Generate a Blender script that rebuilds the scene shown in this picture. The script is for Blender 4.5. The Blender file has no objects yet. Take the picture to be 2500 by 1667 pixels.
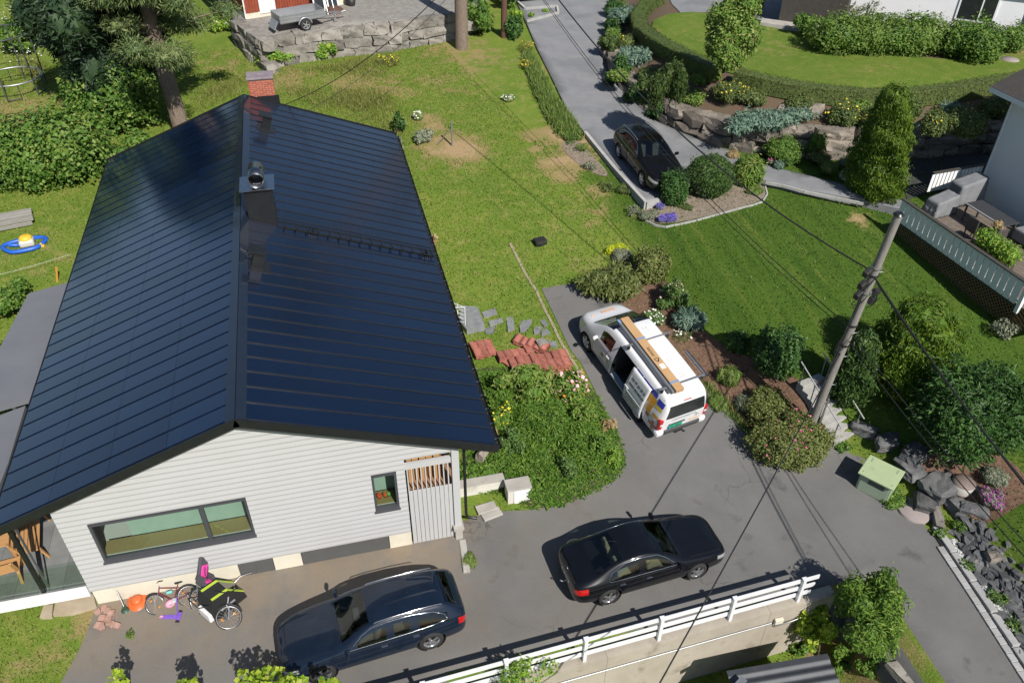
import bpy, bmesh, math, random
import numpy as np
from mathutils import Vector, Matrix, Euler
random.seed(7); RNG = np.random.default_rng(11)
SC = bpy.context.scene; COL = SC.collection
R = math.radians

# ---------------------------------------------------------------- camera
FPX = 1994.0; PITCH, YAW, ROLL = R(37.956), R(14.323), R(0.648); CAMH = 19.6
_fw = np.array([math.sin(YAW)*math.cos(PITCH), math.cos(YAW)*math.cos(PITCH), -math.sin(PITCH)])
_rt = np.array([math.cos(YAW), -math.sin(YAW), 0.0]); _up = np.cross(_rt, _fw)
_rt, _up = _rt*math.cos(ROLL)+_up*math.sin(ROLL), _up*math.cos(ROLL)-_rt*math.sin(ROLL)
cd = bpy.data.cameras.new('camera'); cam = bpy.data.objects.new('camera', cd); COL.objects.link(cam)
cd.sensor_fit = 'HORIZONTAL'; cd.sensor_width = 36.0; cd.lens = FPX/2500*36.0; cd.clip_start = 0.1; cd.clip_end = 2000
M3 = Matrix(((_rt[0], _up[0], -_fw[0]), (_rt[1], _up[1], -_fw[1]), (_rt[2], _up[2], -_fw[2])))
cam.matrix_world = Matrix.Translation((0, 0, CAMH)) @ M3.to_4x4()
SC.camera = cam

# ---------------------------------------------------------------- sky, sun, exposure
SUN_EL = R(44.0); SUN_TO = np.array([0.292, -0.956])          # horizontal direction towards the sun
wd = bpy.data.worlds.new('World'); SC.world = wd; wd.use_nodes = True
wn = wd.node_tree.nodes; wl = wd.node_tree.links
sky = wn.new('ShaderNodeTexSky'); sky.sky_type = 'NISHITA'; sky.sun_disc = False
sky.sun_elevation = SUN_EL; sky.sun_rotation = math.atan2(SUN_TO[0], SUN_TO[1]); sky.altitude = 100
sky.air_density = 1.0; sky.dust_density = 0.6; sky.ozone_density = 1.6
wl.new(sky.outputs['Color'], wn['Background'].inputs['Color']); wn['Background'].inputs['Strength'].default_value = 0.07
sl = bpy.data.lights.new('sun', 'SUN'); sl.energy = 5.0; sl.angle = R(0.53); sl.color = (1.0, 0.955, 0.88)
sun = bpy.data.objects.new('sun', sl); COL.objects.link(sun)
sun.rotation_euler = Vector((SUN_TO[0]*math.cos(SUN_EL), SUN_TO[1]*math.cos(SUN_EL), math.sin(SUN_EL))).to_track_quat('Z', 'Y').to_euler()
sun.location = (20, -40, 60)
SC.view_settings.view_transform = 'Standard'; SC.view_settings.look = 'None'
SC.view_settings.exposure = 0.25; SC.view_settings.gamma = 1.0; SC.view_settings.use_curve_mapping = False
SC.render.engine = 'CYCLES'; SC.cycles.use_denoising = True; SC.cycles.max_bounces = 8
SC.cycles.transparent_max_bounces = 12; SC.cycles.caustics_reflective = False; SC.cycles.caustics_refractive = False

# ---------------------------------------------------------------- terrain shape (used by everything that stands on the ground)
_ty = np.arange(-40, 260, 0.1)
_tz = np.interp(_ty, [-40, 6, 10, 14, 16, 18, 20.5, 24, 28, 32, 36, 45, 60, 90, 250],
                [-1.2, -0.35, -0.05, 0.0, 0.12, 0.4, 0.9, 1.4, 2.0, 2.5, 2.85, 3.5, 4.2, 5.2, 8.0])
_k = np.exp(-0.5*(np.arange(-40, 41)/12.0)**2); _k /= _k.sum()
_tz = np.convolve(np.pad(_tz, 40, mode='edge'), _k, 'valid')
EDGE = np.array([[9.3, 40], [11.3, 27.5], [11.5, 22.5], [12.3, 19.4], [12.9, 17.1], [13.6, 16.1], [15.2, 15.5], [15.7, 13.6], [16.6, 12.6], [16.4, 9], [16.2, -30]])
def seg_d(x, y, P):
    "signed distance to polyline P, positive on the +x side"
    best = np.full(np.shape(x), 1e9); sg = np.ones(np.shape(x))
    for a, b in zip(P[:-1], P[1:]):
        d = b-a; L2 = d@d; t = np.clip(((x-a[0])*d[0]+(y-a[1])*d[1])/L2, 0, 1)
        qx, qy = a[0]+t*d[0], a[1]+t*d[1]; dist = np.hypot(x-qx, y-qy)
        s = np.sign((x-a[0])*d[1]*-1+(y-a[1])*d[0])
        m = dist < best; best = np.where(m, dist, best); sg = np.where(m, s, sg)
    return best*sg
def sstep(a, b, v):
    t = np.clip((v-a)/(b-a), 0, 1); return t*t*(3-2*t)
def wall_y(x): return 10.72+0.05*(np.asarray(x)-5)
def H(x, y):
    x = np.asarray(x, float); y = np.asarray(y, float)
    z = np.interp(y, _ty, _tz)
    d = seg_d(x, y, EDGE)
    A = np.interp(y, [6, 10, 14, 20, 26, 30, 36], [0.5, 0.9, 1.15, 1.0, 0.6, 0.2, 0.0])
    z = z+A*sstep(0.15, 2.6, d)
    drop = sstep(0.28, 0.12, y-wall_y(x))*sstep(13.6, 12.1, x)      # ground below the concrete wall
    z = z*(1-drop)+(-2.3)*drop
    z = z+0.02*np.sin(x*0.9+1)*np.sin(y*0.7)*(y > 26)
    return z
def h(x, y): return float(H(x, y))
def ray(px, py): return _fw+_rt*(px-1250)/FPX-_up*(py-833.5)/FPX
def at(px, py, z):
    d = ray(px, py); t = (z-CAMH)/d[2]; return Vector((t*d[0], t*d[1], z))
def onY(px, py, Y):
    d = ray(px, py); t = Y/d[1]; return Vector((t*d[0], Y, CAMH+t*d[2]))
def G(px, py, f=None):
    "point of the ground (or of height function f) that the photograph shows at this pixel"
    f = f or h; z = 1.0
    for _ in range(30):
        p = at(px, py, z); z = 0.5*z+0.5*f(p.x, p.y)
    p = at(px, py, z); return Vector((p.x, p.y, f(p.x, p.y)))
def dist(p): return (Vector(p)-Vector((0, 0, CAMH))).length
def m_per_px(p): return dist(p)/FPX

# ---------------------------------------------------------------- object helpers
def link(o, parent=None, label=None, cat=None, group=None, kind=None):
    COL.objects.link(o)
    if parent is not None: o.parent = parent
    return tag(o, label, cat, group, kind)
def tag(o, label=None, cat=None, group=None, kind=None):
    if label: o['label'] = label
    if cat: o['category'] = cat
    if group: o['group'] = group
    if kind: o['kind'] = kind
    return o
def thing(name, label, cat, loc=(0, 0, 0), rz=0.0, group=None):
    o = bpy.data.objects.new(name, None); o.empty_display_size = 0.2
    o.location = loc; o.rotation_euler = (0, 0, rz)
    return link(o, None, label, cat, group)
def copy_tree(o, parent=None):
    c = o.copy(); COL.objects.link(c); c.parent = parent
    for ch in o.children: copy_tree(ch, c)
    return c
def obj(name, me, mat=None, parent=None, loc=None, rot=None, scl=None, **kw):
    if mat is not None:
        me.materials.clear(); me.materials.append(mat)
    o = bpy.data.objects.new(name, me)
    if loc is not None: o.location = loc
    if rot is not None: o.rotation_euler = rot
    if scl is not None: o.scale = scl if hasattr(scl, '__len__') else (scl,)*3
    return link(o, parent, **kw)
def np_mesh(name, V, Fc, smooth=False):
    "mesh from a vertex array and an (n,k) face array"
    V = np.asarray(V, np.float32); Fc = np.asarray(Fc, np.int32); n, k = Fc.shape
    me = bpy.data.meshes.new(name)
    me.vertices.add(len(V)); me.vertices.foreach_set('co', V.ravel())
    me.loops.add(n*k); me.loops.foreach_set('vertex_index', Fc.ravel())
    me.polygons.add(n); me.polygons.foreach_set('loop_start', np.arange(0, n*k, k, dtype=np.int32))
    me.polygons.foreach_set('loop_total', np.full(n, k, np.int32))
    me.polygons.foreach_set('use_smooth', np.full(n, smooth))
    me.update(calc_edges=True); return me

class MB:
    "collects simple shapes and builds them into one mesh"
    def __init__(s): s.v = []; s.f = []; s.sm = []
    def add(s, vs, fs, smooth=False, M=None):
        o = len(s.v)
        s.v += [tuple(M @ Vector(p)) if M else tuple(p) for p in vs]
        s.f += [tuple(i+o for i in f) for f in fs]; s.sm += [smooth]*len(fs); return s
    def box(s, c, d, rot=None, taper=None, M=None):
        x, y, z = (k/2 for k in d); tx, ty = taper or (1, 1)
        vs = [(-x, -y, -z), (x, -y, -z), (x, y, -z), (-x, y, -z), (-x*tx, -y*ty, z), (x*tx, -y*ty, z), (x*tx, y*ty, z), (-x*tx, y*ty, z)]
        m = Matrix.Translation(c) @ (Euler(rot).to_matrix().to_4x4() if rot else Matrix())
        if M: m = M @ m
        return s.add(vs, [(3, 2, 1, 0), (4, 5, 6, 7), (0, 1, 5, 4), (1, 2, 6, 5), (2, 3, 7, 6), (3, 0, 4, 7)], False, m)
    def rbox(s, c, d, r=0.02, rot=None, M=None):
        "box with bevelled edges"
        bm = bmesh.new(); bmesh.ops.create_cube(bm, size=1.0)
        for v in bm.verts: v.co = Vector((v.co.x*d[0], v.co.y*d[1], v.co.z*d[2]))
        bmesh.ops.bevel(bm, geom=bm.edges[:], offset=min(r, min(d)*0.45), segments=2, affect='EDGES', profile=0.5)
        bm.verts.index_update()
        m = Matrix.Translation(c) @ (Euler(rot).to_matrix().to_4x4() if rot else Matrix())
        if M: m = M @ m
        s.add([v.co[:] for v in bm.verts], [tuple(v.index for v in f.verts) for f in bm.faces], False, m); bm.free(); return s
    def bar(s, a, b, w, t, up=(0, 0, 1), M=None):
        "rectangular bar from a to b, w wide, t thick along up"
        a, b = Vector(a), Vector(b); d = b-a; L = d.length; d.normalize()
        u = Vector(up); u = (u-d*u.dot(d)).normalized(); q = d.cross(u)
        m = Matrix(((d.x, q.x, u.x, 0), (d.y, q.y, u.y, 0), (d.z, q.z, u.z, 0), (0, 0, 0, 1))); m.translation = (a+b)/2
        return s.box((0, 0, 0), (L, w, t), M=(M @ m if M else m))
    def cyl(s, a, b, r0, r1=None, n=10, cap=True, M=None):
        a, b = Vector(a), Vector(b); r1 = r0 if r1 is None else r1
        d = (b-a).normalized(); u = d.orthogonal().normalized(); w = d.cross(u); vs = []
        for p, r in ((a, r0), (b, r1)):
            vs += [p+(u*math.cos(2*math.pi*i/n)+w*math.sin(2*math.pi*i/n))*r for i in range(n)]
        s.add(vs, [(i, (i+1) % n, n+(i+1) % n, n+i) for i in range(n)], True, M)
        if cap: s.add(vs, [tuple(range(n-1, -1, -1)), tuple(range(n, 2*n))], False, M)
        return s
    def tube(s, pts, r, n=6, closed=False, M=None):
        pts = [Vector(p) for p in pts]; N = len(pts); rr = r if hasattr(r, '__len__') else [r]*N; vs = []
        u = None
        for i, p in enumerate(pts):
            a = pts[(i-1) % N] if (closed or i) else p; b = pts[(i+1) % N] if (closed or i < N-1) else p
            d = (b-a).normalized()
            u = d.orthogonal().normalized() if u is None else (u-d*u.dot(d)).normalized()
            w = d.cross(u)
            vs += [p+(u*math.cos(2*math.pi*k/n)+w*math.sin(2*math.pi*k/n))*rr[i] for k in range(n)]
        fs = [(i*n+k, i*n+(k+1) % n, ((i+1) % N)*n+(k+1) % n, ((i+1) % N)*n+k) for i in range(N if closed else N-1) for k in range(n)]
        s.add(vs, fs, True, M)
        if not closed: s.add(vs, [tuple(range(n-1, -1, -1)), tuple(range((N-1)*n, N*n))], False, M)
        return s
    def lathe(s, prof, n=24, axis='Z', M=None, smooth=True):
        "prof: (radius, height) pairs turned about the axis"
        vs = []
        for r, z in prof:
            for k in range(n):
                a = 2*math.pi*k/n; x, y = r*math.cos(a), r*math.sin(a)
                vs.append((x, y, z) if axis == 'Z' else (x, z, y))
        m = len(prof)
        return s.add(vs, [(i*n+k, i*n+(k+1) % n, (i+1)*n+(k+1) % n, (i+1)*n+k) for i in range(m-1) for k in range(n)], smooth, M)
    def prism(s, poly, z0, z1, M=None):
        n = len(poly); vs = [(p[0], p[1], z0) for p in poly]+[(p[0], p[1], z1) for p in poly]
        return s.add(vs, [tuple(range(n-1, -1, -1)), tuple(range(n, 2*n))]+[(i, (i+1) % n, n+(i+1) % n, n+i) for i in range(n)], False, M)
    def ball(s, c, r, n=10, m=6, M=None):
        r = r if hasattr(r, '__len__') else (r,)*3; vs = []
        for j in range(m+1):
            t = math.pi*j/m
            vs += [(c[0]+r[0]*math.sin(t)*math.cos(2*math.pi*k/n), c[1]+r[1]*math.sin(t)*math.sin(2*math.pi*k/n), c[2]+r[2]*math.cos(t)) for k in range(n)]
        return s.add(vs, [(j*n+k, (j+1)*n+k, (j+1)*n+(k+1) % n, j*n+(k+1) % n) for j in range(m) for k in range(n)], True, M)
    def mesh(s, name):
        me = bpy.data.meshes.new(name); me.from_pydata(s.v, [], s.f)
        me.polygons.foreach_set('use_smooth', s.sm); me.update(); return me
    def build(s, name, mat, parent=None, loc=None, rot=None, **kw):
        return obj(name, s.mesh(name), mat, parent, loc, rot, **kw)

# ---------------------------------------------------------------- materials
MATS = {}
def mat(name, col, rough=0.7, col2=None, scale=6.0, metal=0.0, coat=0.0, bump=0.0, bscale=None, spec=0.5, island=None, obj_rand=0.0, trans=0.0, detail=4.0, wear=None, emis=None, stretch=None, ramp=(0.35, 0.65)):
    if name in MATS: return MATS[name]
    m = bpy.data.materials.new(name); m.use_nodes = True; MATS[name] = m
    N, L = m.node_tree.nodes, m.node_tree.links; b = N['Principled BSDF']
    b.inputs['Roughness'].default_value = rough; b.inputs['Metallic'].default_value = metal
    b.inputs['Coat Weight'].default_value = coat; b.inputs['Coat Roughness'].default_value = 0.03
    b.inputs['Specular IOR Level'].default_value = spec
    geo = N.new('ShaderNodeNewGeometry'); pos = geo.outputs['Position']
    if stretch:
        tc = N.new('ShaderNodeTexCoord'); mp = N.new('ShaderNodeMapping'); mp.inputs['Scale'].default_value = stretch
        L.new(tc.outputs['Object'], mp.inputs['Vector']); pos = mp.outputs['Vector']
    def noise(sc, det=detail, rgh=0.6):
        n = N.new('ShaderNodeTexNoise'); n.inputs['Scale'].default_value = sc; n.inputs['Detail'].default_value = det
        n.inputs['Roughness'].default_value = rgh; L.new(pos, n.inputs['Vector']); return n.outputs['Fac']
    def mixc(f, a, c):
        x = N.new('ShaderNodeMix'); x.data_type = 'RGBA'
        if hasattr(f, 'links'): L.new(f, x.inputs[0])
        else: x.inputs[0].default_value = f
        for v, i in ((a, 6), (c, 7)):
            if hasattr(v, 'links'): L.new(v, x.inputs[i])
            else: x.inputs[i].default_value = (*v, 1)
        return x.outputs[2]
    def rmp(f, a, c):
        r = N.new('ShaderNodeMapRange'); r.inputs[1].default_value = a; r.inputs[2].default_value = c; L.new(f, r.inputs[0]); return r.outputs[0]
    cur = None
    if col2 is not None: cur = mixc(rmp(noise(scale), *ramp), col, col2)
    if wear is not None:      # (colour, scale, threshold lo, hi)
        cur = mixc(rmp(noise(wear[1], 6.0), wear[2], wear[3]), cur if cur is not None else col, wear[0])
    if island is not None:    # list of colours picked per leaf / piece
        r = N.new('ShaderNodeValToRGB'); r.color_ramp.interpolation = 'LINEAR'
        while len(r.color_ramp.elements) < len(island): r.color_ramp.elements.new(0.5)
        for i, c in enumerate(island):
            r.color_ramp.elements[i].position = i/(len(island)-1); r.color_ramp.elements[i].color = (*c, 1)
        L.new(geo.outputs['Random Per Island'], r.inputs[0])
        cur = r.outputs[0] if cur is None else mixc(0.5, cur, r.outputs[0])
    if obj_rand:
        oi = N.new('ShaderNodeObjectInfo'); hs = N.new('ShaderNodeHueSaturation')
        mr = N.new('ShaderNodeMapRange'); mr.inputs[3].default_value = 1-obj_rand; mr.inputs[4].default_value = 1+obj_rand
        L.new(oi.outputs['Random'], mr.inputs[0]); L.new(mr.outputs[0], hs.inputs['Value'])
        if cur is not None: L.new(cur, hs.inputs['Color'])
        else: hs.inputs['Color'].default_value = (*col, 1)
        cur = hs.outputs[0]
    if cur is not None: L.new(cur, b.inputs['Base Color'])
    else: b.inputs['Base Color'].default_value = (*col, 1)
    if bump:
        bp = N.new('ShaderNodeBump'); bp.inputs['Strength'].default_value = bump; bp.inputs['Distance'].default_value = 0.02
        L.new(noise(bscale or scale*4, 5.0), bp.inputs['Height']); L.new(bp.outputs[0], b.inputs['Normal'])
    if trans:
        t = N.new('ShaderNodeBsdfTranslucent'); mx = N.new('ShaderNodeMixShader'); mx.inputs[0].default_value = trans
        if cur is not None: L.new(cur, t.inputs['Color'])
        else: t.inputs['Color'].default_value = (*col, 1)
        L.new(b.outputs[0], mx.inputs[1]); L.new(t.outputs[0], mx.inputs[2]); L.new(mx.outputs[0], N['Material Output'].inputs['Surface'])
    return m
def glass_mat(name, tint, refl=0.06, through=0.75):
    if name in MATS: return MATS[name]
    m = bpy.data.materials.new(name); m.use_nodes = True; MATS[name] = m
    N, L = m.node_tree.nodes, m.node_tree.links; N.remove(N['Principled BSDF'])
    tr = N.new('ShaderNodeBsdfTransparent'); tr.inputs[0].default_value = (*[c*through for c in tint], 1)
    gl = N.new('ShaderNodeBsdfGlossy'); gl.inputs['Roughness'].default_value = 0.01; gl.inputs[0].default_value = (1, 1, 1, 1)
    lw_ = N.new('ShaderNodeLayerWeight'); pw_ = N.new('ShaderNodeMath'); pw_.operation = 'POWER'; pw_.inputs[1].default_value = 5.0; L.new(lw_.outputs['Facing'], pw_.inputs[0])
    ma = N.new('ShaderNodeMath'); ma.operation = 'MULTIPLY_ADD'; ma.inputs[1].default_value = 1-refl; ma.inputs[2].default_value = refl; L.new(pw_.outputs[0], ma.inputs[0])
    mx = N.new('ShaderNodeMixShader'); L.new(ma.outputs[0], mx.inputs[0]); L.new(tr.outputs[0], mx.inputs[1]); L.new(gl.outputs[0], mx.inputs[2])
    L.new(mx.outputs[0], N['Material Output'].inputs['Surface']); return m
def text(body, size, m, parent, M, name='lettering', ext=0.002, bold=0.0, align='CENTER'):
    cu = bpy.data.curves.new(name, 'FONT'); cu.body = body; cu.size = size; cu.extrude = ext; cu.align_x = align; cu.align_y = 'CENTER'; cu.offset = bold
    t = bpy.data.objects.new(name, cu); COL.objects.link(t); dg = bpy.context.evaluated_depsgraph_get()
    me = bpy.data.meshes.new_from_object(t.evaluated_get(dg)); bpy.data.objects.remove(t); me.name = name
    o = obj(name, me, m, parent); o.matrix_local = M; return o
def frame(o, xa, ya):
    "matrix with origin o, x axis xa and y axis near ya (lettering lies in xy)"
    x = Vector(xa).normalized(); y = Vector(ya); y = (y-x*y.dot(x)).normalized(); z = x.cross(y)
    m = Matrix(((x.x, y.x, z.x, 0), (x.y, y.y, z.y, 0), (x.z, y.z, z.z, 0), (0, 0, 0, 1))); m.translation = o; return m
# ================================================================ the setting
def grass_mat(name, greens, dry, lush_dark):
    m = bpy.data.materials.new(name); m.use_nodes = True; MATS[name] = m
    N, L = m.node_tree.nodes, m.node_tree.links; b = N['Principled BSDF']; b.inputs['Roughness'].default_value = 0.9; b.inputs['Specular IOR Level'].default_value = 0.15
    geo = N.new('ShaderNodeNewGeometry')
    def noise(sc, det=5, rgh=0.65, vec=None):
        n = N.new('ShaderNodeTexNoise'); n.inputs['Scale'].default_value = sc; n.inputs['Detail'].default_value = det; n.inputs['Roughness'].default_value = rgh
        L.new(vec or geo.outputs['Position'], n.inputs['Vector']); return n.outputs['Fac']
    def rmp(f, a, c, o0=0.0, o1=1.0):
        r = N.new('ShaderNodeMapRange'); r.inputs[1].default_value = a; r.inputs[2].default_value = c; r.inputs[3].default_value = o0; r.inputs[4].default_value = o1; L.new(f, r.inputs[0]); return r.outputs[0]
    def mixc(f, a, c):
        x = N.new('ShaderNodeMix'); x.data_type = 'RGBA'; L.new(f, x.inputs[0])
        for v, i in ((a, 6), (c, 7)):
            if hasattr(v, 'links'): L.new(v, x.inputs[i])
            else: x.inputs[i].default_value = (*v, 1)
        return x.outputs[2]
    def math2(op, a, c):
        x = N.new('ShaderNodeMath'); x.operation = op
        for v, i in ((a, 0), (c, 1)):
            if hasattr(v, 'links'): L.new(v, x.inputs[i])
            else: x.inputs[i].default_value = v
        return x.outputs[0]
    at1 = N.new('ShaderNodeAttribute'); at1.attribute_name = 'dry'; at2 = N.new('ShaderNodeAttribute'); at2.attribute_name = 'lush'
    c = mixc(rmp(noise(0.35), 0.38, 0.62), greens[0], greens[1])
    c = mixc(rmp(noise(1.7, 6), 0.48, 0.70), c, greens[2])
    mp = N.new('ShaderNodeMapping'); mp.inputs['Rotation'].default_value = (0, 0, R(-32)); mp.inputs['Scale'].default_value = (2.2, 0.16, 1); L.new(geo.outputs['Position'], mp.inputs['Vector'])
    st = noise(1.0, 3, 0.6, mp.outputs[0])
    c = mixc(math2('MULTIPLY', at2.outputs['Fac'], 0.95), c, lush_dark)
    c = mixc(math2('MULTIPLY', at2.outputs['Fac'], rmp(st, 0.54, 0.70, 0, 0.75)), c, (0.120, 0.148, 0.028))
    c = mixc(math2('MULTIPLY', at2.outputs['Fac'], rmp(st, 0.46, 0.30, 0, 0.6)), c, (0.024, 0.062, 0.008))
    f = math2('ADD', at1.outputs['Fac'], rmp(noise(1.3, 7, 0.7), 0.25, 0.75, -0.55, 0.55))
    c = mixc(rmp(f, 0.42, 0.75), c, dry[0])
    c = mixc(rmp(f, 0.95, 1.15), c, dry[1])
    n3 = noise(22.0, 3, 0.7)
    hs = N.new('ShaderNodeHueSaturation'); L.new(c, hs.inputs['Color']); L.new(rmp(n3, 0.3, 0.72, 0.62, 1.32), hs.inputs['Value'])
    L.new(hs.outputs[0], b.inputs['Base Color'])
    bp = N.new('ShaderNodeBump'); bp.inputs['Strength'].default_value = 0.7; bp.inputs['Distance'].default_value = 0.05; L.new(noise(14.0, 5, 0.75), bp.inputs['Height']); L.new(bp.outputs[0], b.inputs['Normal'])
    return m
GRASS = grass_mat('grass', [(0.112, 0.180, 0.024), (0.148, 0.208, 0.031), (0.215, 0.230, 0.056)], [(0.270, 0.215, 0.090), (0.36, 0.255, 0.140)], (0.056, 0.108, 0.013))

def blobs(x, y, L):
    v = np.zeros(np.shape(x))
    for px, py, r, a in L:
        p = G(px, py); v = np.maximum(v, a*np.exp(-((x-p.x)**2+(y-p.y)**2)/(2*r*r)))
    return v
DRY = [(1300, 330, 0.5, 1.1), (1310, 365, 0.45, 1.1), (1345, 400, 0.6, 1.2), (1370, 430, 0.6, 1.1), (1390, 330, 1.2, 1.3), (1400, 395, 0.9, 1.2), (1100, 360, 1.3, 1.25), (1060, 310, 0.8, 1.0), (1150, 375, 0.8, 1.2), (1040, 290, 0.6, 1.0),
       (1120, 130, 2.2, 0.75), (1040, 200, 1.6, 0.6), (880, 205, 1.8, 0.8), (700, 190, 1.8, 0.75), (960, 215, 1.3, 0.7), (1150, 200, 2.0, 0.5), (1200, 150, 1.5, 0.55),
       (1430, 520, 1.4, 0.55), (1420, 640, 1.0, 0.6), (1450, 480, 1.0, 0.6), (1200, 620, 0.8, 0.4), (40, 280, 2.2, 0.8), (560, 160, 2.0, 0.6), (500, 150, 1.5, 0.5), (300, 330, 2, 0.4),
       (250, 1500, 0.5, 1.1), (235, 1590, 0.4, 1.0), (190, 1540, 0.6, 0.7), (60, 1640, 0.8, 0.6), (120, 1600, 0.5, 0.6), (240, 1660, 0.3, 1.0), (2098, 536, 0.42, 1.05),
       (340, 560, 2.0, 0.5), (130, 640, 2, 0.45), (2390, 480, 1.5, 0.3), (2150, 1640, 0.5, 1.3), (2120, 1600, 0.4, 1.3), (1330, 170, 1.2, 0.5), (1990, 1560, 0.5, 1.2)]
gx = np.unique(np.concatenate([np.arange(-70, -16, 2.0), np.arange(-16, 32, 0.5), np.arange(32, 100, 2.0)]))
gv = np.unique(np.concatenate([np.arange(-12, 5, 1.0), np.arange(5, 46, 0.5), np.arange(46, 80, 1.0), np.arange(80, 190, 5.0), [10.72+0.12, 10.72+0.28]]))
GX, GV = np.meshgrid(gx, gv); GY = GV+0.05*(GX-5); GZ = H(GX, GY)
nx, ny = len(gx), len(gv)
ii = np.arange((ny-1)*(nx-1)); r0 = ii//(nx-1)*nx+ii % (nx-1)
me = np_mesh('ground', np.stack([GX.ravel(), GY.ravel(), GZ.ravel()], 1), np.stack([r0, r0+1, r0+nx+1, r0+nx], 1), True)
a = me.attributes.new('dry', 'FLOAT', 'POINT'); a.data.foreach_set('value', blobs(GX, GY, DRY).ravel().astype(np.float32))
lush = sstep(0.3, 1.8, seg_d(GX, GY, EDGE))*sstep(38, 33, GY)
a = me.attributes.new('lush', 'FLOAT', 'POINT'); a.data.foreach_set('value', lush.ravel().astype(np.float32))
obj('ground', me, GRASS, kind='structure')

def sheet(name, poly, zf, m, step=0.6, skirt=0.0, attrs=None, **kw):
    bm = bmesh.new(); vs = [bm.verts.new((p[0], p[1], 0)) for p in poly]; f = bm.faces.new(vs)
    bmesh.ops.triangulate(bm, faces=bm.faces[:])
    xs = [p[0] for p in poly]; ys = [p[1] for p in poly]
    for ax, lo, hi in ((0, min(xs), max(xs)), (1, min(ys), max(ys))):
        c = math.floor(lo/step)*step+step
        while c < hi:
            n = [0, 0, 0]; n[ax] = 1; co = [0, 0, 0]; co[ax] = c
            bmesh.ops.bisect_plane(bm, geom=bm.verts[:]+bm.edges[:]+bm.faces[:], plane_co=co, plane_no=n); c += step
    bmesh.ops.remove_doubles(bm, verts=bm.verts[:], dist=0.004)
    X = np.array([v.co.x for v in bm.verts]); Y = np.array([v.co.y for v in bm.verts]); Z = zf(X, Y)
    for v, z in zip(bm.verts, Z): v.co.z = z
    for f in bm.faces:
        if f.normal.z < 0: f.normal_flip()
        f.smooth = True
    if skirt:
        be = [e for e in bm.edges if e.is_boundary]
        g = bmesh.ops.extrude_edge_only(bm, edges=be)['geom']
        for v in g:
            if isinstance(v, bmesh.types.BMVert): v.co.z -= skirt
        bmesh.ops.recalc_face_normals(bm, faces=bm.faces[:])
        for f in bm.faces:
            if abs(f.normal.z) < .4: f.material_index = 1; f.smooth = False
    me = bpy.data.meshes.new(name); bm.to_mesh(me); bm.free()
    for k, fn in (attrs or {}).items():
        n = len(me.vertices); co = np.empty(n*3, np.float32); me.vertices.foreach_get('co', co); co = co.reshape(-1, 3)
        at_ = me.attributes.new(k, 'FLOAT', 'POINT'); at_.data.foreach_set('value', np.asarray(fn(co[:, 0], co[:, 1]), np.float32)*np.ones(n, np.float32))
    o = obj(name, me, m, kind='structure', **kw)
    if skirt: me.materials.append(mat('dark_earth', (0.055, 0.045, 0.035), 0.95, (0.035, 0.028, 0.022), 4))
    return o
def gp(L, f=None): return [tuple(G(*p, f))[:2] for p in L]
def smooth_poly(P, n=3):
    "rounds an outline (Chaikin)"
    P = [Vector((p[0], p[1])) for p in P]
    for _ in range(n):
        Q = []
        for i in range(len(P)):
            a, b = P[i], P[(i+1) % len(P)]; Q += [a*0.75+b*0.25, a*0.25+b*0.75]
        P = Q
    return [tuple(p) for p in P]
def above(d): return lambda x, y: H(x, y)+d

ASPH = mat('asphalt', (0.128, 0.126, 0.124), 0.85, (0.158, 0.154, 0.149), 0.5, bump=0.35, bscale=90, wear=((0.083, 0.081, 0.081), 0.9, 0.60, 0.72), spec=0.3)
# sandy dirt washed over the asphalt beside the house, tar patches and fine grain
def asphalt_extra(m):
    N, L = m.node_tree.nodes, m.node_tree.links; b = N['Principled BSDF']; base = b.inputs['Base Color'].links[0].from_socket
    geo = N.new('ShaderNodeNewGeometry'); sx = N.new('ShaderNodeSeparateXYZ'); L.new(geo.outputs['Position'], sx.inputs[0])
    def noise(sc, det=6, rg=0.7):
        n = N.new('ShaderNodeTexNoise'); n.inputs['Scale'].default_value = sc; n.inputs['Detail'].default_value = det; n.inputs['Roughness'].default_value = rg; L.new(geo.outputs['Position'], n.inputs['Vector']); return n.outputs['Fac']
    def rm(f, a, c, o0=0, o1=1):
        r = N.new('ShaderNodeMapRange'); r.inputs[1].default_value = a; r.inputs[2].default_value = c; r.inputs[3].default_value = o0; r.inputs[4].default_value = o1; L.new(f, r.inputs[0]); return r.outputs[0]
    def mul(a, c, op='MULTIPLY'):
        x = N.new('ShaderNodeMath'); x.operation = op; L.new(a, x.inputs[0])
        if hasattr(c, 'links'): L.new(c, x.inputs[1])
        else: x.inputs[1].default_value = c
        return x.outputs[0]
    def mix(f, a, c):
        x = N.new('ShaderNodeMix'); x.data_type = 'RGBA'; L.new(f, x.inputs[0]); L.new(a, x.inputs[6])
        if hasattr(c, 'links'): L.new(c, x.inputs[7])
        else: x.inputs[7].default_value = (*c, 1)
        return x.outputs[2]
    d = mul(mul(rm(sx.outputs['Y'], 12.6, 15.3), rm(sx.outputs['X'], 3.2, 1.6)), rm(noise(0.9), 0.3, 0.6))
    c = mix(d, base, (0.245, 0.190, 0.132))
    d2 = mul(rm(sx.outputs['X'], 9.5, 6.0), rm(noise(0.45), 0.35, 0.7, 0, 0.6)); c = mix(d2, c, (0.175, 0.150, 0.122))
    g = N.new('ShaderNodeHueSaturation'); L.new(c, g.inputs['Color']); L.new(rm(noise(60, 2), 0.3, 0.7, 0.85, 1.15), g.inputs['Value']); L.new(g.outputs[0], b.inputs['Base Color'])
asphalt_extra(ASPH)
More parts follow.
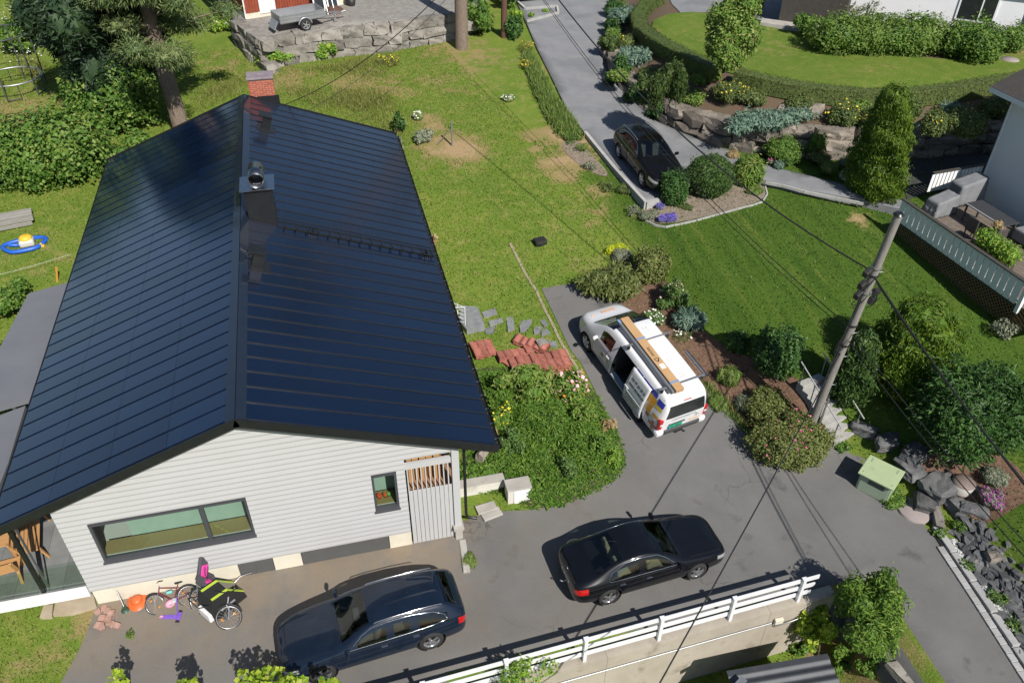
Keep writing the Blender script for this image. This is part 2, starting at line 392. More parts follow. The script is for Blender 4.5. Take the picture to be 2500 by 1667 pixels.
def cracks(m, sc, thr, dark):
    "hairline cracks that come and go"
    N, L = m.node_tree.nodes, m.node_tree.links; b = N['Principled BSDF']; base = b.inputs['Base Color'].links[0].from_socket; geo = N.new('ShaderNodeNewGeometry')
    nz = N.new('ShaderNodeTexNoise'); nz.inputs['Scale'].default_value = 1.3; nz.inputs['Detail'].default_value = 6; L.new(geo.outputs['Position'], nz.inputs['Vector'])
    ad = N.new('ShaderNodeVectorMath'); ad.operation = 'MULTIPLY_ADD'; ad.inputs[1].default_value = (.9, .9, .9); L.new(nz.outputs['Color'], ad.inputs[0]); L.new(geo.outputs['Position'], ad.inputs[2])
    vo = N.new('ShaderNodeTexVoronoi'); vo.feature = 'DISTANCE_TO_EDGE'; vo.inputs['Scale'].default_value = sc; L.new(ad.outputs[0], vo.inputs['Vector'])
    r = N.new('ShaderNodeMapRange'); r.inputs[1].default_value = thr; r.inputs[2].default_value = thr*2.4; r.inputs[3].default_value = 1; r.inputs[4].default_value = 0; L.new(vo.outputs['Distance'], r.inputs[0])
    n2 = N.new('ShaderNodeTexNoise'); n2.inputs['Scale'].default_value = .35; L.new(geo.outputs['Position'], n2.inputs['Vector']); r2 = N.new('ShaderNodeMapRange'); r2.inputs[1].default_value = .52; r2.inputs[2].default_value = .62; r2.inputs[4].default_value = .6; L.new(n2.outputs['Fac'], r2.inputs[0])
    mu = N.new('ShaderNodeMath'); mu.operation = 'MULTIPLY'; L.new(r.outputs[0], mu.inputs[0]); L.new(r2.outputs[0], mu.inputs[1])
    x = N.new('ShaderNodeMix'); x.data_type = 'RGBA'; L.new(mu.outputs[0], x.inputs[0]); L.new(base, x.inputs[6]); x.inputs[7].default_value = (*dark, 1); L.new(x.outputs[2], b.inputs['Base Color'])
cracks(ASPH, .40, .003, (0.07, 0.067, 0.063))
wy = lambda x: float(wall_y(x))+0.24
house_c = [(-7.7, 15.6), (2.3, 15.6)]
drive = gp([(1322, 706), (1390, 694), (1470, 690), (1560, 780), (1645, 865), (1705, 935), (1780, 1010), (1850, 1075), (1940, 1105), (2050, 1092), (2110, 1120), (2190, 1195), (2262, 1292)])
drive += [(16.35, 11.0), (16.25, 8.8), (16.1, 5.0), (16.0, -6.0), (11.5, -6.0), (12.0, 6.0), (12.75, 8.6), (12.9, 9.9), (12.3, wy(12.3))]
drive += [(x, wy(x)) for x in (9, 5, 0, -6)]+[(-8.5, 10.2), (-8.3, 13.2), (-7.9, 14.3), (-7.7, 15.2), (-7.6, 15.7), (2.4, 15.7), (2.6, 15.9)]
drive += gp([(1185, 1250), (1300, 1246), (1400, 1220), (1500, 1175), (1525, 1120), (1490, 1030), (1450, 950), (1420, 890), (1392, 855), (1355, 775)])
sheet('driveway', drive, above(0.03), ASPH)

# gravelled upper road with the parking bay, a step above the lawn
ROADM = mat('road_gravel', (0.190, 0.194, 0.206), 0.92, (0.235, 0.236, 0.243), 0.8, bump=0.6, bscale=70, wear=((0.165, 0.170, 0.180), 0.35, 0.52, 0.66), spec=0.25)
_ry = np.array([20, 27, 31, 35, 40, 46, 60, 90, 250]); _rz = np.array([2.66, 2.66, 2.72, 2.88, 3.25, 3.66, 4.3, 5.3, 8.1])
def HR(x, y): return np.maximum(np.interp(y, _ry, _rz), H(x, y)+0.03)
def hr(x, y): return float(HR(x, y))
road_px = [(1575, 497), (1500, 415), (1428, 325), (1385, 270), (1352, 200), (1312, 120), (1286, 58), (1240, -40), (1200, -110), (1700, -110), (1650, -30), (1500, 10), (1487, 60), (1475, 120), (1490, 180), (1530, 235), (1600, 295), (1700, 338), (1775, 365),
           (1830, 392), (1960, 425), (2110, 462), (2240, 500), (2240, 520), (2110, 490), (1960, 462), (1865, 440), (1790, 432), (1700, 445), (1650, 480), (1608, 490)]
road = [tuple(G(*p, hr))[:2] for p in road_px]
sheet('road', road, HR, ROADM, 0.8, skirt=0.9)

MULCH = mat('bark_mulch', (0.115, 0.060, 0.038), 0.95, (0.185, 0.110, 0.072), 9, bump=1.0, bscale=45, wear=((0.06, 0.035, 0.024), 14, 0.55, 0.66))
SOIL = mat('gravelly_soil', (0.20, 0.155, 0.115), 0.95, (0.26, 0.215, 0.17), 5, bump=0.9, bscale=40, wear=((0.13, 0.10, 0.075), 9, 0.55, 0.66))
bed = lambda L: smooth_poly(gp(L), 2)
sheet('planting_bed', bed([(1578, 505), (1612, 492), (1655, 480), (1705, 447), (1795, 436), (1862, 444), (1872, 470), (1860, 492), (1790, 512), (1700, 536), (1620, 552), (1578, 540), (1560, 520)]), above(0.035), SOIL, 0.5)
sheet('planting_bed', bed([(1440, 690), (1500, 640), (1580, 640), (1640, 700), (1700, 800), (1790, 860), (1850, 880), (1950, 925), (1990, 980), (1940, 1050), (1850, 1075), (1780, 1005), (1705, 930), (1640, 860), (1560, 775), (1480, 715)]), above(0.04), MULCH, 0.5)
sheet('planting_bed', bed([(2230, 1120), (2330, 1105), (2440, 1110), (2500, 1150), (2520, 1220), (2440, 1265), (2390, 1290), (2330, 1260), (2260, 1200)]), above(0.035), MULCH, 0.5)
sheet('planting_bed', bed([(1362, 352), (1410, 338), (1440, 375), (1490, 425), (1470, 435), (1400, 395)]), above(0.02), SOIL, 0.5)

# upper-left gravel yard behind its dry stone wall
YZ = 5.1
GRAVEL = mat('yard_gravel', (0.215, 0.200, 0.180), 0.95, (0.290, 0.275, 0.255), 3, bump=0.8, bscale=40, wear=((0.16, 0.145, 0.128), 7, 0.55, 0.66))
yard_front = [at(*p, YZ) for p in [(572, 50), (612, 78), (640, 96), (742, 80), (860, 68), (960, 57), (1040, 45), (1130, 32)]]
yard = [tuple(p)[:2] for p in yard_front]+[tuple(at(1190, 10, YZ))[:2], tuple(at(1180, -60, YZ))[:2], (14, 120), (-30, 120), tuple(at(520, -40, YZ))[:2]]
sheet('gravel_yard', yard, lambda x, y: np.full(np.shape(x), YZ)+0.02*np.sin(x*2)*np.sin(y*1.7), GRAVEL, 1.5, skirt=2.6)

# upper-right terrace: banked bed behind boulders, lawn inside the clipped hedge
wall_px = [(1500, 20), (1495, 70), (1488, 130), (1510, 190), (1560, 240), (1630, 292), (1720, 332), (1800, 352), (1900, 362), (2010, 372), (2100, 372), (2250, 365), (2400, 352), (2560, 330)]
WALLP = [G(*p, hr) for p in wall_px]
_wp = np.array([[p.x, p.y] for p in WALLP][::-1])
def HT(x, y):
    x = np.asarray(x, float); y = np.asarray(y, float)
    d = np.full(np.shape(x), 1e9)
    for a_, b_ in zip(_wp[:-1], _wp[1:]):
        dd = b_-a_; t = np.clip(((x-a_[0])*dd[0]+(y-a_[1])*dd[1])/(dd@dd), 0, 1); d = np.minimum(d, np.hypot(x-a_[0]-t*dd[0], y-a_[1]-t*dd[1]))
    return 3.85+0.95*sstep(0, 3.2, d)+0.012*np.clip(y-40, 0, 60)
def ht(x, y): return float(HT(x, y))
ter = [(p.x, p.y) for p in WALLP]+[(75, 36), (75, 110), (30, 110)]+[tuple(at(1640, -60, 4.6))[:2], tuple(at(1560, -20, 4.4))[:2]]
terrace_bed = mat('terrace_bed', (0.12, 0.068, 0.045), 0.95, (0.10, 0.085, 0.05), 3, bump=0.9, bscale=40)
sheet('terrace', ter, HT, terrace_bed, 0.9, skirt=2.2)
sheet('terrace_drive', [tuple(G(*p, ht))[:2] for p in [(1662, 34), (1740, 32), (1850, 52), (1905, 60), (1960, 20), (1960, -90), (1600, -90), (1640, 12)]], lambda x, y: HT(x, y)+0.045, ROADM, 0.9)
lawn_px = [(1580, 62), (1640, 35), (1700, 30), (1800, 45), (1850, 62), (1960, 85), (2100, 120), (2300, 150), (2420, 140), (2520, 120), (2560, 190), (2420, 202), (2250, 222), (2120, 226), (2000, 214), (1880, 198), (1790, 185), (1700, 150), (1620, 105)]
LAWNP = [tuple(G(*p, ht))[:2] for p in lawn_px]
sheet('terrace_lawn', smooth_poly(LAWNP, 1), lambda x, y: HT(x, y)+0.05, GRASS, 0.9, attrs={'dry': lambda x, y: 0.15+0.25*np.sin(x*0.7)*np.sin(y*0.9), 'lush': lambda x, y: 0.25+0*x})
# ================================================================ the house with the dark metal roof
XR, XE, XW = -2.806, 3.449, -8.855          # ridge, right eave, left eave
YN, YF, YG = 14.97, 35.447, 15.475          # roof ends, gable wall
ZR, ZE = 6.40, 4.085
def roof_z(x): return ZR-(x-XR)*(ZR-ZE)/(XE-XR) if x >= XR else ZR-(XR-x)*(ZR-ZE)/(XR-XW)
CLAD = mat('white_cladding', (0.455, 0.455, 0.46), 0.55, (0.44, 0.44, 0.44), 1)
WHITEP = mat('white_paint', (0.76, 0.76, 0.77), 0.5, (0.70, 0.70, 0.70), 3)
CREAM = mat('cream_render', (0.66, 0.62, 0.51), 0.8, (0.60, 0.555, 0.45), 1.5, bump=0.2, bscale=40, wear=((0.50, 0.45, 0.36), 1.2, 0.58, 0.72))
GREYP = mat('grey_door_paint', (0.085, 0.088, 0.088), 0.5, (0.095, 0.097, 0.096), 4)
DFRAME = mat('anthracite_frame', (0.055, 0.057, 0.066), 0.45, (0.062, 0.064, 0.072), 4)
BLACKM = mat('black_metal', (0.010, 0.011, 0.013), 0.35, (0.014, 0.015, 0.017), 5)
PANEL = mat('solar_roof_panel', (0.003, 0.0095, 0.030), 0.16, (0.0042, 0.012, 0.037), 0.6, coat=0.65, obj_rand=0.25, spec=0.7)
PANELR = mat('roof_sheet', (0.0014, 0.0062, 0.022), 0.18, (0.002, 0.008, 0.027), 0.6, coat=0.7, obj_rand=0.2, spec=0.7)
for m_ in (PANEL, PANELR): m_.node_tree.nodes['Principled BSDF'].inputs['Coat Roughness'].default_value = 0.20
SEAM = mat('roof_seam', (0.018, 0.021, 0.029), 0.28, (0.024, 0.027, 0.035), 3, coat=0.5, metal=0.3)
STEEL = mat('brushed_steel', (0.55, 0.56, 0.58), 0.25, (0.50, 0.51, 0.53), 8, metal=1.0)
GALV = mat('galvanised', (0.45, 0.46, 0.47), 0.45, (0.38, 0.39, 0.40), 12, metal=0.8)
BRICKM = mat('red_brick', (0.36, 0.095, 0.058), 0.85, (0.42, 0.13, 0.08), 12, bump=0.3, bscale=80, obj_rand=0.16)
MORTAR = mat('mortar', (0.42, 0.36, 0.30), 0.9, (0.36, 0.31, 0.26), 20)
CONC = mat('concrete', (0.34, 0.32, 0.29), 0.9, (0.42, 0.395, 0.355), 1.6, bump=0.3, bscale=50, wear=((0.25, 0.235, 0.21), 2.5, 0.56, 0.70))
SLATE = mat('slate_flag', (0.17, 0.18, 0.185), 0.8, (0.235, 0.24, 0.24), 5, bump=0.4, bscale=25, obj_rand=0.18)
WOOD = mat('oiled_teak', (0.40, 0.205, 0.075), 0.6, (0.47, 0.26, 0.105), 8, bump=0.1, stretch=(2, 18, 18))
GLASS = glass_mat('window_glass', (0.85, 0.95, 0.88), 0.07, 0.9)

house = thing('house', 'white timber house with long dark metal roof beside the driveway', 'house', (0, 0, 0))
sr = math.atan2(ZR-ZE, XE-XR); sl_ = math.atan2(ZR-ZE, XR-XW)
# walls: solid core, rendered basement, cladding boards on the gable facing the drive
XWL, XWR = -7.66, 2.46
def onG(px, py): return onY(px, py, YG)
core = MB()
prof = [(XWL, -0.4), (XWR-1.72, -0.4), (XWR-1.72, roof_z(XWR-1.72)-0.22), (XR, ZR-0.22), (XWL, roof_z(XWL)-0.22)]
WIN = [(-7.0, -3.155, 1.813, 3.235), (0.085, 0.76, 1.87, 3.24)]        # x0 x1 z0 z1
yb = YF-0.45
def slab(mb, x0, x1, z0, z1, y0, y1): mb.box(((x0+x1)/2, (y0+y1)/2, (z0+z1)/2), (abs(x1-x0), abs(y1-y0), abs(z1-z0)))
wallb = MB()
slab(wallb, XWL, XWL+0.2, 0.9, roof_z(XWL)-0.2, YG+0.06, yb); slab(wallb, XWR-0.2, XWR, 0.9, roof_z(XWR)-0.2, YG+2.0, yb); slab(wallb, 0.9, XWR, 0.9, 3.9, YG+2.0, YG+2.2)
slab(wallb, 0.86, 1.0, 0.0, 4.2, YG+0.05, YG+2.0)
gp_ = [(XWL, 0.9), (XWR, 0.9), (XWR, roof_z(XWR)-0.15), (XR, ZR-0.15), (XWL, roof_z(XWL)-0.15)]
wallb.add([(x, yb, z) for x, z in gp_]+[(x, yb-0.2, z) for x, z in gp_], [(0, 1, 2, 3, 4), (9, 8, 7, 6, 5)])
slab(wallb, XWL+0.2, XWR, 4.1, 4.15, YG+0.4, yb-0.2)                                 # ceiling that keeps the inside dark
slab(wallb, XWL+0.2, 0.8, 1.18, 1.25, YG+0.1, yb-0.2)
wall = wallb.build('wall', CLAD, house)
CB = 0.185; z = 0.72; k = 0
XC1 = 1.0
while z < ZR-0.3:
    z1 = z+CB-0.004; zm = z1
    xl = XWL if zm <= roof_z(XWL)-0.16 else XR-(ZR-0.16-zm)*(XR-XW)/(ZR-ZE)
    top = z > 3.98
    lim = XWR if z > 3.66 else XC1
    xr_ = lim if zm <= roof_z(lim)-0.16 else XR+(ZR-0.16-zm)*(XE-XR)/(ZR-ZE)
    spans = [(xl, xr_)]
    for x0, x1, w0, w1 in WIN:
        if z1 > w0-0.02 and z < w1+0.02:
            n = []
            for a_, b_ in spans:
                if a_ < x0 and b_ > x1: n += [(a_, x0), (x1, b_)]
                else: n.append((a_, b_))
            spans = n
    for a_, b_ in spans:
        if b_-a_ > 0.05:
            mb = MB(); t = 0.037
            mb.add([(a_, YG-0.026, z), (b_, YG-0.026, z), (b_, YG-0.026, z1), (a_, YG-0.026, z1), (a_, YG+0.05, z), (b_, YG+0.05, z), (b_, YG+0.05, z1), (a_, YG+0.05, z1), (a_, YG-t, z+.06), (b_, YG-t, z+.06)],
                   [(0, 1, 9, 8), (8, 9, 2, 3), (5, 4, 7, 6), (4, 0, 8, 3, 7), (1, 5, 6, 2, 9), (3, 2, 6, 7), (4, 5, 1, 0)])
            mb.build('cladding_board', CLAD, wall)
    z += CB; k += 1
slabs = MB()                                                                        # sheathing behind the boards, open at the windows
for x0, x1, z0, z1 in [(XWL, WIN[0][0], 0.66, roof_z(XWL)-0.2), (WIN[0][0], WIN[0][1], 0.66, WIN[0][2]), (WIN[0][0], WIN[0][1], WIN[0][3], 4.2), (WIN[0][1], WIN[1][0], 0.66, 4.3), (WIN[1][0], WIN[1][1], 0.66, WIN[1][2]), (WIN[1][0], WIN[1][1], WIN[1][3], 4.3)]:
    slab(slabs, x0, x1, z0, z1, YG+0.052, YG+0.2)
slabs.build('sheathing', CLAD, house)
fb = MB(); doors_ = [(-3.86, -2.90, 0.02, 0.72), (-2.14, 0.36, 0.05, 0.72)]
for x0, x1, z0, z1 in [(XWL+0.04, -3.86, -0.5, 0.72), (-3.86, -2.90, -0.5, 0.02), (-2.90, -2.14, -0.5, 0.72), (-2.14, 0.36, -0.5, 0.05), (0.36, 1.0, -0.5, 0.72)]: slab(fb, x0, x1, z0, z1, YG-0.01, YG+0.22)
slab(fb, XWL+0.04, XWL+0.24, -0.5, 0.95, YG+0.22, yb); slab(fb, XWR-0.2, XWR, -0.5, 0.95, YG+2.0, yb)
fd = fb.build('foundation', CREAM, house)
for i, (x0, x1, z0, z1) in enumerate(doors_):
    mb = MB(); slab(mb, x0+0.02, x1-0.02, z0+0.005, z1, YG+0.0, YG+0.06); d = mb.build('garage_door' if i else 'basement_door', GREYP, house)
    if not i:
        mb = MB().bar((-3.39, YG-0.012, 0.58), (-3.36, YG-0.012, 0.25), 0.02, 0.02).box((-3.36, YG-0.02, 0.22), (0.06, 0.03, 0.05)); mb.build('latch', STEEL, d)
    MB().box(((x0+x1)/2, YG-0.10, z0-0.045), (x1-x0+0.12, 0.30, 0.08)).build('door_sill', CONC, house)
grate = MB()
for i in range(14): grate.box((-3.86+0.96*i/13, YG-0.42, 0.045), (0.015, 0.56, 0.03))
for i in range(9): grate.box((-3.38, YG-0.70+0.56*i/8, 0.045), (0.98, 0.012, 0.034))
grate.build('boot_grate', GALV, house)
# windows
BLIND = mat('pale_green_blind', (0.34, 0.44, 0.39), 0.8, (0.31, 0.41, 0.36), 3); SILLW = mat('oak_sill', (0.24, 0.19, 0.085), 0.5, (0.21, 0.16, 0.07), 8, stretch=(2, 20, 20)); DARKIN = mat('dark_room', (0.02, 0.02, 0.02), 0.9)
for wi, (x0, x1, z0, z1) in enumerate(WIN):
    fr = MB(); t = 0.065
    for a_, b_, c_, d_ in ((x0, x1, z0, z0+t), (x0, x1, z1-t, z1), (x0, x0+t, z0+t, z1-t), (x1-t, x1, z0+t, z1-t)): slab(fr, a_, b_, c_, d_, YG-0.012, YG+0.10)
    w = fr.build('window', DFRAME, house)
    xm = x0+(x1-x0)*0.703
    if wi == 0:
        mb = MB(); slab(mb, xm-0.05, xm+0.05, z0+t, z1-t, YG-0.008, YG+0.09); mb.build('mullion', DFRAME, w); parts = [(x0+t, xm-0.05), (xm+0.05, x1-t)]
    else: parts = [(x0+t, x1-t)]
    mb = MB(); mb.box(((x0+x1)/2, YG-0.05, z0-0.02), (x1-x0+0.04, 0.10, 0.03), rot=(R(8), 0, 0)); mb.build('sill_flashing', DFRAME, w)
    for a_, b_ in parts:
        mb = MB(); mb.add([(a_, YG+0.04, z0+t), (b_, YG+0.04, z0+t), (b_, YG+0.04, z1-t), (a_, YG+0.04, z1-t)], [(0, 1, 2, 3)]); mb.build('pane', GLASS, w)
    mb = MB(); slab(mb, x0-0.02, x1+0.02, z0-0.04, z0+0.03, YG+0.21, YG+0.66); mb.build('inner_sill', SILLW, w)
    mb = MB(); slab(mb, x0-0.3, x1+0.3, z0-0.3, z1+0.3, YG+1.6, YG+1.62); slab(mb, x0-0.32, x0-0.3, z0-0.3, z1+0.3, YG+0.2, YG+1.6); slab(mb, x1+0.3, x1+0.32, z0-0.3, z1+0.3, YG+0.2, YG+1.6); mb.build('room', DARKIN, w)
    if wi == 0:
        mb = MB(); slab(mb, x0+0.62, x1-0.12, z0+0.02, z1+0.3, YG+0.70, YG+0.715); mb.build('blind', BLIND, w)
    else:
        mb = MB(); slab(mb, x0+0.02, x1+0.1, z0+0.02, z1+0.3, YG+0.70, YG+0.715); mb.build('blind', BLIND, w)
        for px_, r_, c_ in ((x0+0.16, 0.075, (0.55, 0.07, 0.03)), (x0+0.33, 0.065, (0.5, 0.10, 0.04)), (x0+0.43, 0.05, (0.12, 0.35, 0.08))):
            MB().lathe([(0.0, 0), (r_*0.75, 0), (r_, 0.12), (r_*0.85, 0.125), (0.0, 0.10)], 12).build('flower_pot', mat('pot_%d' % int(px_*100), c_, 0.6), w, (px_, YG+0.42, z0+0.03))
# slatted screen closing the open store at the right end of the gable
SCR0, SCR1 = 1.04, 2.28
nb = 10; pw = (SCR1-SCR0)/nb
fl = MB(); slab(fl, SCR0, XWR, 1.95, 2.05, YG+0.1, YG+2.0); fl.build('store_floor', mat('store_boards', (0.30, 0.17, 0.09), 0.8, (0.24, 0.13, 0.07), 4, stretch=(12, 1, 1)), house)
for i in range(nb):
    xa = SCR0+i*pw
    MB().box((xa+pw/2, YG+0.02, 1.18), (pw-0.012, 0.03, 2.40)).build('screen_board', CLAD, house)
    MB().box((xa+0.02, YG+0.02, 2.86), (0.032, 0.05, 0.92)).build('screen_slat', CLAD, house)
MB().box(((SCR0+SCR1)/2, YG+0.03, 3.38), (SCR1-SCR0+0.1, 0.09, 0.20)).build('screen_rail', CLAD, house)
MB().box((XWR-0.08, YG+0.03, 2.30), (0.2, 0.2, 3.3)).build('corner_post', CLAD, house)
MB().box((XWR-0.08, YG-0.02, 0.60), (0.30, 0.34, 0.10)).build('post_cap', CONC, house)
MB().rbox((XWR-0.08, YG-0.02, 0.25), (0.22, 0.26, 0.62), 0.02).build('post_pier', CONC, house)
MB().rbox((XWR-0.05, YG-0.75, 0.05), (0.2, 1.15, 0.2), 0.03, rot=(0, 0, R(-5))).build('kerb_stub', CONC, house)
store = MB()
for i in range(5): store.box((SCR0+0.12+i*0.2, YG+0.9+0.1*(i % 2), 2.5), (0.17, 0.5, 0.9))
store.build('stacked_planks', WOOD, house)
MB().rbox((XWR-0.5, YG+1.2, 2.9), (0.6, 0.5, 0.25), 0.1).build('white_sack', WHITEP, house)
MB().tube([(XWR+0.2, YG+0.15, 3.7), (XWR+0.2, YG+0.15, 0.85), (XWR+0.25, YG+0.12, 0.72), (XWR+0.5, YG+0.05, 0.68)], 0.045, 10).build('downpipe', BLACKM, house)

# roof: dark underlay, one sheet or solar panel at a time on top
ro = MB(); th = 0.16
for (xa, xb, za, zb) in ((XR, XE, ZR, ZE), (XR, XW, ZR, ZE)):
    ro.add([(xa, YN, za), (xb, YN, zb), (xb, YF, zb), (xa, YF, za), (xa, YN, za-th), (xb, YN, zb-th), (xb, YF, zb-th), (xa, YF, za-th)],
           [(0, 1, 2, 3), (7, 6, 5, 4), (4, 5, 1, 0), (5, 6, 2, 1), (6, 7, 3, 2)])
roof = ro.build('roof', BLACKM, house)
NR = 34; pit = (YF-YN-0.16)/NR
Lr = math.hypot(XE-XR, ZR-ZE); Ll = math.hypot(XR-XW, ZR-ZE)
def slope_m(side, y, s0):
    "frame on the roof plane: x down the slope, y along the ridge, z out of the roof"
    ang = sr if side > 0 else sl_
    d = Vector((side*math.cos(ang), 0, -math.sin(ang))); n = Vector((side*math.sin(ang), 0, math.cos(ang))); yv = Vector((0, 1, 0))
    m = Matrix(((d.x, yv.x, n.x, 0), (d.y, yv.y, n.y, 0), (d.z, yv.z, n.z, 0), (0, 0, 0, 1))); m.translation = Vector((XR, y, ZR))+d*s0; return m
def panel_mesh(L, W, t, tilt):
    mb = MB(); z0 = 0.004
    mb.add([(0, -W/2, z0), (L, -W/2, z0), (L, W/2, z0), (0, W/2, z0), (0, -W/2, t+tilt), (L, -W/2, t+tilt), (L, W/2, t), (0, W/2, t)], [(4, 5, 6, 7), (0, 1, 5, 4), (1, 2, 6, 5), (2, 3, 7, 6), (3, 0, 4, 7)])
    return mb.mesh('roof_panel')
pmR = panel_mesh(Lr-0.27, pit-0.018, 0.02, 0.0); seamM = MB().box(((Lr-0.30)/2, 0, 0.028), (Lr-0.30, 0.036, 0.036)).mesh('seam')
nseg = 4; segL = (Ll-0.27)/nseg; pmL = panel_mesh(segL-0.008, pit-0.056, 0.026, 0.012)
for m_, mm in ((pmR, PANELR), (seamM, SEAM), (pmL, PANEL)): m_.materials.append(mm)
for i in range(NR):
    y = YN+0.08+pit*(i+0.5)
    o = bpy.data.objects.new('roof_panel', pmR); link(o, roof); o.matrix_local = slope_m(1, y, 0.22)
    if i < NR-1:
        o = bpy.data.objects.new('seam', seamM); link(o, roof); o.matrix_local = slope_m(1, y+pit/2, 0.24)
    for s in range(nseg):
        o = bpy.data.objects.new('solar_panel', pmL); link(o, roof); o.matrix_local = slope_m(-1, y, 0.24+s*segL)
RIDGE = mat('ridge_flashing', (0.012, 0.018, 0.030), 0.2, (0.014, 0.020, 0.034), 3, coat=0.6)
for sd in (1, -1):
    mb = MB().box((0.115, (YF-YN)/2, 0.045), (0.25, YF-YN, 0.012)); o = mb.build('ridge_cap', RIDGE, roof); o.matrix_local = slope_m(sd, YN, 0.0)
    for y in (YN-0.012, YF+0.012):
        L_ = Lr if sd > 0 else Ll
        o = MB().box((L_/2+0.02, 0, -0.06), (L_+0.08, 0.05, 0.24)).build('verge_board', BLACKM, roof); o.matrix_local = slope_m(sd, y, 0.0)
gut = MB(); n = 8
pts = [(XE+0.06+0.065*math.cos(math.pi+math.pi*k/n), ZE-0.06+0.065*math.sin(math.pi+math.pi*k/n)) for k in range(n+1)]
gut.add([(x, YN, z) for x, z in pts]+[(x, YF, z) for x, z in pts], [(k, k+1, n+2+k, n+1+k) for k in range(n)], True)
g_ = gut.build('gutter', BLACKM, house)
clip = MB().box((0, 0, 0), (0.13, 0.03, 0.012)).mesh('gutter_clip'); clip.materials.append(STEEL)
for i in range(34):
    o = bpy.data.objects.new('gutter_clip', clip); o.location = (XE+0.06, YN+0.35+i*0.6, ZE-0.045); link(o, g_)
mb = MB().box((XW-0.03, (YN+YF)/2, ZE-0.08), (0.03, YF-YN, 0.16)); mb.build('eave_board', BLACKM, house)

# brick chimney at the far gable
ch = MB(); cx0, cx1, cy0, cy1 = -2.55, -1.55, YF+0.06, YF+0.72; cz0, cz1 = 5.2, 7.02
slab(ch, cx0+0.012, cx1-0.012, cz0-3.5, cz1, cy0+0.012, cy1-0.012); chim = ch.build('chimney', MORTAR, house)
bl, bh = 0.245, 0.088
bm_x = MB().box((0, 0, 0), (bl-0.024, 0.03, bh-0.020)).mesh('brick'); bm_x.materials.append(BRICKM)
nc = int((cz1-cz0)/bh)
for c in range(nc):
    zc = cz0+bh*(c+0.5)
    for side in range(4):
        W_ = (cx1-cx0) if side < 2 else (cy1-cy0)
        pos = -bl/2*(c % 2)
        while pos < W_-0.03:
            a_ = max(pos, 0.0); b_ = min(pos+bl, W_)
            if b_-a_ > 0.05:
                o = bpy.data.objects.new('brick', bm_x); link(o, chim); m_ = (a_+b_)/2; s_ = (b_-a_-0.024)/(bl-0.024)
                if side == 0: o.location = (cx0+m_, cy0, zc)
                elif side == 1: o.location = (cx0+m_, cy1, zc)
                elif side == 2: o.location = (cx0, cy0+m_, zc); o.rotation_euler = (0, 0, R(90))
                else: o.location = (cx1, cy0+m_, zc); o.rotation_euler = (0, 0, R(90))
                o.scale = (s_, 1, 1)
            pos += bl
CAPM = mat('chimney_cap_slate', (0.20, 0.165, 0.185), 0.7, (0.26, 0.22, 0.24), 6, bump=0.2)
cap = MB().rbox(((cx0+cx1)/2, (cy0+cy1)/2, cz1+0.05), (1.12, 0.80, 0.09), 0.015).build('chimney_cap', CAPM, chim)
MB().rbox(((cx0+cx1)/2+0.02, (cy0+cy1)/2+0.02, cz1+0.105), (0.28, 0.10, 0.05), 0.01).build('chimney_vent', CAPM, chim)
MB().box((cx0+0.72, cy0-0.02, 6.05), (0.9, 0.06, 0.5)).build('flashing', BLACKM, chim)

# steel-capped flue on the right slope
fy = 25.05; fx = -2.12
fl_ = MB(); slab(fl_, fx-0.43, fx+0.43, 5.3, 7.38, fy-0.40, fy+0.40); 
flue = fl_.build('flue_casing', BLACKM, house)
MB().box((fx, fy, 7.40), (1.08, 1.05, 0.03)).build('flue_cap', STEEL, flue)
MB().cyl((fx+0.02, fy, 7.41), (fx+0.02, fy, 7.5), 0.22, n=20).build('flue_collar', STEEL, flue)
hp = MB(); n = 24                                                         # open half-drum cowl lying along the ridge direction
ring = [(0.25*math.cos(2*math.pi*k/n), 0.25*math.sin(2*math.pi*k/n)) for k in range(n)]; ring2 = [(0.235*math.cos(2*math.pi*k/n), 0.235*math.sin(2*math.pi*k/n)) for k in range(n)]
vs = [(x, -0.48, z) for x, z in ring]+[(x, 0.45, z) for x, z in ring]+[(x, 0.45, z) for x, z in ring2]+[(x, -0.48, z) for x, z in ring2]
hp.add(vs, [(a_*n+k, a_*n+(k+1) % n, ((a_+1) % 4)*n+(k+1) % n, ((a_+1) % 4)*n+k) for a_ in range(4) for k in range(n)], True)
hp.build('flue_cowl', mat('flue_steel', (0.30, 0.31, 0.33), 0.3, (0.26, 0.27, 0.29), 6, metal=1.0), flue, (fx+0.02, fy, 7.70))
MB().box((fx+0.02, fy+0.1, 7.70), (0.42, 0.01, 0.42)).build('flue_baffle', BLACKM, flue)
# two roof vents
for (vy, s0, wv) in ((32.4, 0.62, 0.36), (21.9, 0.28, 0.42)):
    mb = MB().box((0.22, 0, 0.25), (0.34, wv*0.75, 0.60)).box((0.12, 0, 0.60), (0.50, wv*1.15, 0.06)).box((0.26, 0, 0.03), (0.72, wv+0.2, 0.03))
    o = mb.build('roof_vent', BLACKM, house); o.matrix_local = slope_m(1, vy, s0)
